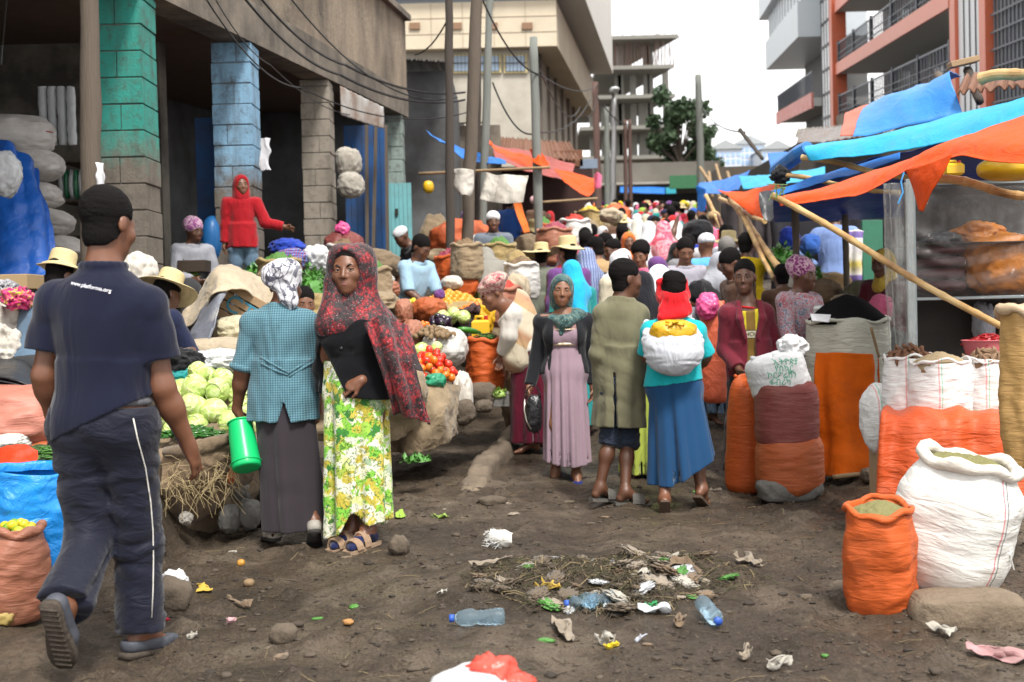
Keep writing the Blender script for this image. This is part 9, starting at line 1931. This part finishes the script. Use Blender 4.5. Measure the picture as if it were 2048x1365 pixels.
for i in range(6500):
 y=3.2+6.5*rg.rand()**1.4;x=rg.uniform(-2.0,2.9)*(y/6);s=.0025+.008*rg.rand()**2.5
 V.append(iv1*np.array([s*(1+1.2*rg.rand()),s,s*.6])*(1+.3*rg.randn(len(iv1),1))+[x,y,float(GZ(x,y))+s*.2]);Fc.append(jf1+nb_);nb_+=len(iv1);Mi+=[rg.choice([0,2,2,1])]*len(jf1)
me=mesh('pebbles',np.concatenate(V),np.concatenate(Fc),midx=Mi);tag(obj('pebbles',me,[mat('mud_clod',(.055,.042,.032),.9,.3),mat('brown_pebble',(.075,.058,.043),.85,.3),mat('dark_clod',(.03,.023,.018),.8)]),'small stones and mud clods scattered over the lane','pebbles',None,'stuff')
ground_lump('muddy stone right of the raised shoe of the walking man',345,1225,80,62,.9,STONEM,4)
ground_lump('lone brown stone in the mud left of centre',568,1285,54,44,.9,STONEM,6,.12)
ground_lump('small stone at the feet of the floral skirt woman',800,1118,40,40,.9,STONEM,8)
ground_lump('flat stone at the end of the kerb strip',985,1018,55,20,.8,STONEM,9)
ground_lump('yellowish rotten fruit at the left bottom edge',8,1248,40,30,.9,mat('rotten_fruit',(.30,.22,.07),.6,.4),11,name='rotten_fruit',cat='fruit')
ground_lump('small orange onion on the mud below the charcoal skirt',482,1128,16,14,1,mat('onion_orange',(.45,.22,.04),.5),12,.06,'onion','onion')
ground_lump('dark round potato in the mud right of the walking man',498,1168,22,16,1,MC['potato_skin'],13,.06,'potato','potato')
ground_lump('small orange pebble in front of the stone left of centre',697,1262,22,12,1,mat('orange_pebble',(.33,.17,.06),.7),14)
ground_lump('crumpled white plastic bag beside the leg of the walking man',350,1175,52,36,.8,WPLAS,15,.3,'plastic_bag','plastic bag',None,1,.9,4)
for i,(x,y,w,d_,m_,lab,nm,ct)in enumerate(((410,1180,40,.8,CM('gold'),'flattened yellow peel on the mud right of the white bag','peel','peel'),(385,1298,22,.6,WPAP,'small white paper scrap near the shoe of the walking man','paper_scrap','paper'),(462,1256,18,.5,CM('palepink'),'pink scrap on the mud in front of the teal blouse woman','paper_scrap','paper'),(335,1248,16,.8,CM('crimson'),'small crimson scrap beside the grey stone','paper_scrap','paper'),(480,1215,60,.5,CARD,'brown cardboard scrap trodden into the mud left of centre','cardboard_scrap','cardboard'),(985,1172,95,.45,DPAP,'large flattened muddy paper left above the blue bottle','paper_scrap','paper'),(885,1216,30,.6,WPAP,'crumpled white tissue left of the blue bottle','tissue','paper'),(1500,1145,110,.35,DPAP,'long muddy plastic strip right above the rubbish heap','plastic_strip','plastic strip'),(1375,1180,80,.7,CARD,'brown cardboard piece at the top right of the rubbish heap','cardboard_scrap','cardboard'),(1345,1168,36,.7,WPAP,'silver white wrapper beside the brown cardboard piece','wrapper','wrapper'),(1290,1200,30,.9,WPAP,'crumpled white tissue in the middle of the rubbish heap','tissue','paper'),(1130,1270,110,.5,DPAP,'dirty grey rag spread at the lower left of the rubbish heap','rag','rag'),(1100,1212,70,.4,cloth('banana_skin',(.42,.28,.05),.3,wr=.5,dirt=(.1,.06,.03),dirt_amt=.4),'yellow brown banana skin on the rubbish heap','banana_skin','peel'),(1310,1245,80,.6,PLA,'clear plastic bag with green print in the rubbish heap','plastic_bag','plastic bag'),(1300,1236,50,.3,CM('green'),'green strip across the clear plastic bag','plastic_strip','plastic strip'),(1215,1225,50,.5,WPLAS,'white wrapper twisted beside the flattened bottle','wrapper','wrapper'),(1210,1288,60,.4,WPAP,'pale orange scraps at the bottom of the rubbish heap','paper_scrap','paper'),(1225,1295,24,.7,CM('yellow'),'bright yellow scrap at the bottom of the rubbish heap','paper_scrap','paper'),(1282,1300,28,.7,CM('palegrey'),'pale blue grey shard below the rubbish heap','shard','shard'),(1360,1265,60,.4,CARD,'small cardboard corner right of the clear plastic bag','cardboard_scrap','cardboard'),(1885,1272,75,.5,WPAP,'white plastic wrapper in front of the stone block','wrapper','wrapper'),(2000,1310,140,.5,cloth('faded_pink_plastic',(.40,.22,.23),.2,wr=.7,dirt=(.15,.1,.08),dirt_amt=.5),'faded pink plastic sheet at the bottom right','plastic_sheet','plastic sheet'),(1560,1340,60,.4,WPAP,'torn grey paper at the bottom right of centre','paper_scrap','paper'),(1490,1318,60,.3,DPAP,'pale wood chip like paper strip below the crushed bottle','paper_scrap','paper'),(800,1035,50,.5,CM('lime'),'yellow green cabbage leaf near the floral skirt','cabbage_leaf','leaf'),(880,1035,40,.5,GREENS2,'pale cabbage leaf right of the yellow green one','cabbage_leaf','leaf'),(990,1015,60,.5,CARD,'wet brown cardboard at the near end of the kerb','cardboard_scrap','cardboard'),(1430,985,40,.5,DPAP,'grey paper between the blue skirt and orange sack','paper_scrap','paper'))):flatsheet(lab,x,y,w,d_,m_,300+i,nm,ct,.012,.010,None,(i*.7)%3,.02 if w<60 else .04)
rg=random.Random(77);SM=[DPAP,CARD,WPAP,cloth('soil_rag',(.11,.085,.06),.3,wr=.6),PLA,GREENS]
SN=['muddy paper','wet cardboard','white paper','soil brown rag','clear plastic','wilted leaf']
for i in range(70):
 a=rg.uniform(0,6.28);q_=rg.random()**.5;x=.42+.62*q_*math.cos(a);y=5.62+.42*q_*math.sin(a);k=rg.choice([0,0,1,1,2,3,3,3,4,5]);s=rg.uniform(.018,.055)
 v,f=lump((s,s*rg.uniform(.5,1),s*.22),.40,3.6,i,4,1,ridg=1.6);o=obj('rubbish_scrap',mesh('rubbish_scrap',v,f),SM[k]);o.location=(x,y,float(GZ(x,y))+s*.2);o.rotation_euler=(rg.uniform(-.4,.4),rg.uniform(-.4,.4),rg.uniform(0,6));tag(o,'small crumpled scrap of %s lying in the straw of the rubbish heap'%SN[k],'scrap','scraps of %s in the rubbish heap'%SN[k])
for i in range(46):
 y=rg.uniform(3.5,9);x=rg.uniform(-1.5,1.9)*y/5.5+.1*y*.3;k=rg.choice([0,1,2,3,5]);s=rg.uniform(.010,.028)
 v,f=lump((s*1.5,s,s*.3),.3,2,i+60,3,1,ridg=.8);o=obj('rubbish_scrap',mesh('rubbish_scrap',v,f),SM[k]);o.location=(x,y,float(GZ(x,y))+s*.1);o.rotation_euler=(0,0,rg.uniform(0,6));tag(o,'tiny trodden scrap of %s lying alone on the muddy lane'%SN[k],'scrap','loose scraps of %s on the lane'%SN[k])
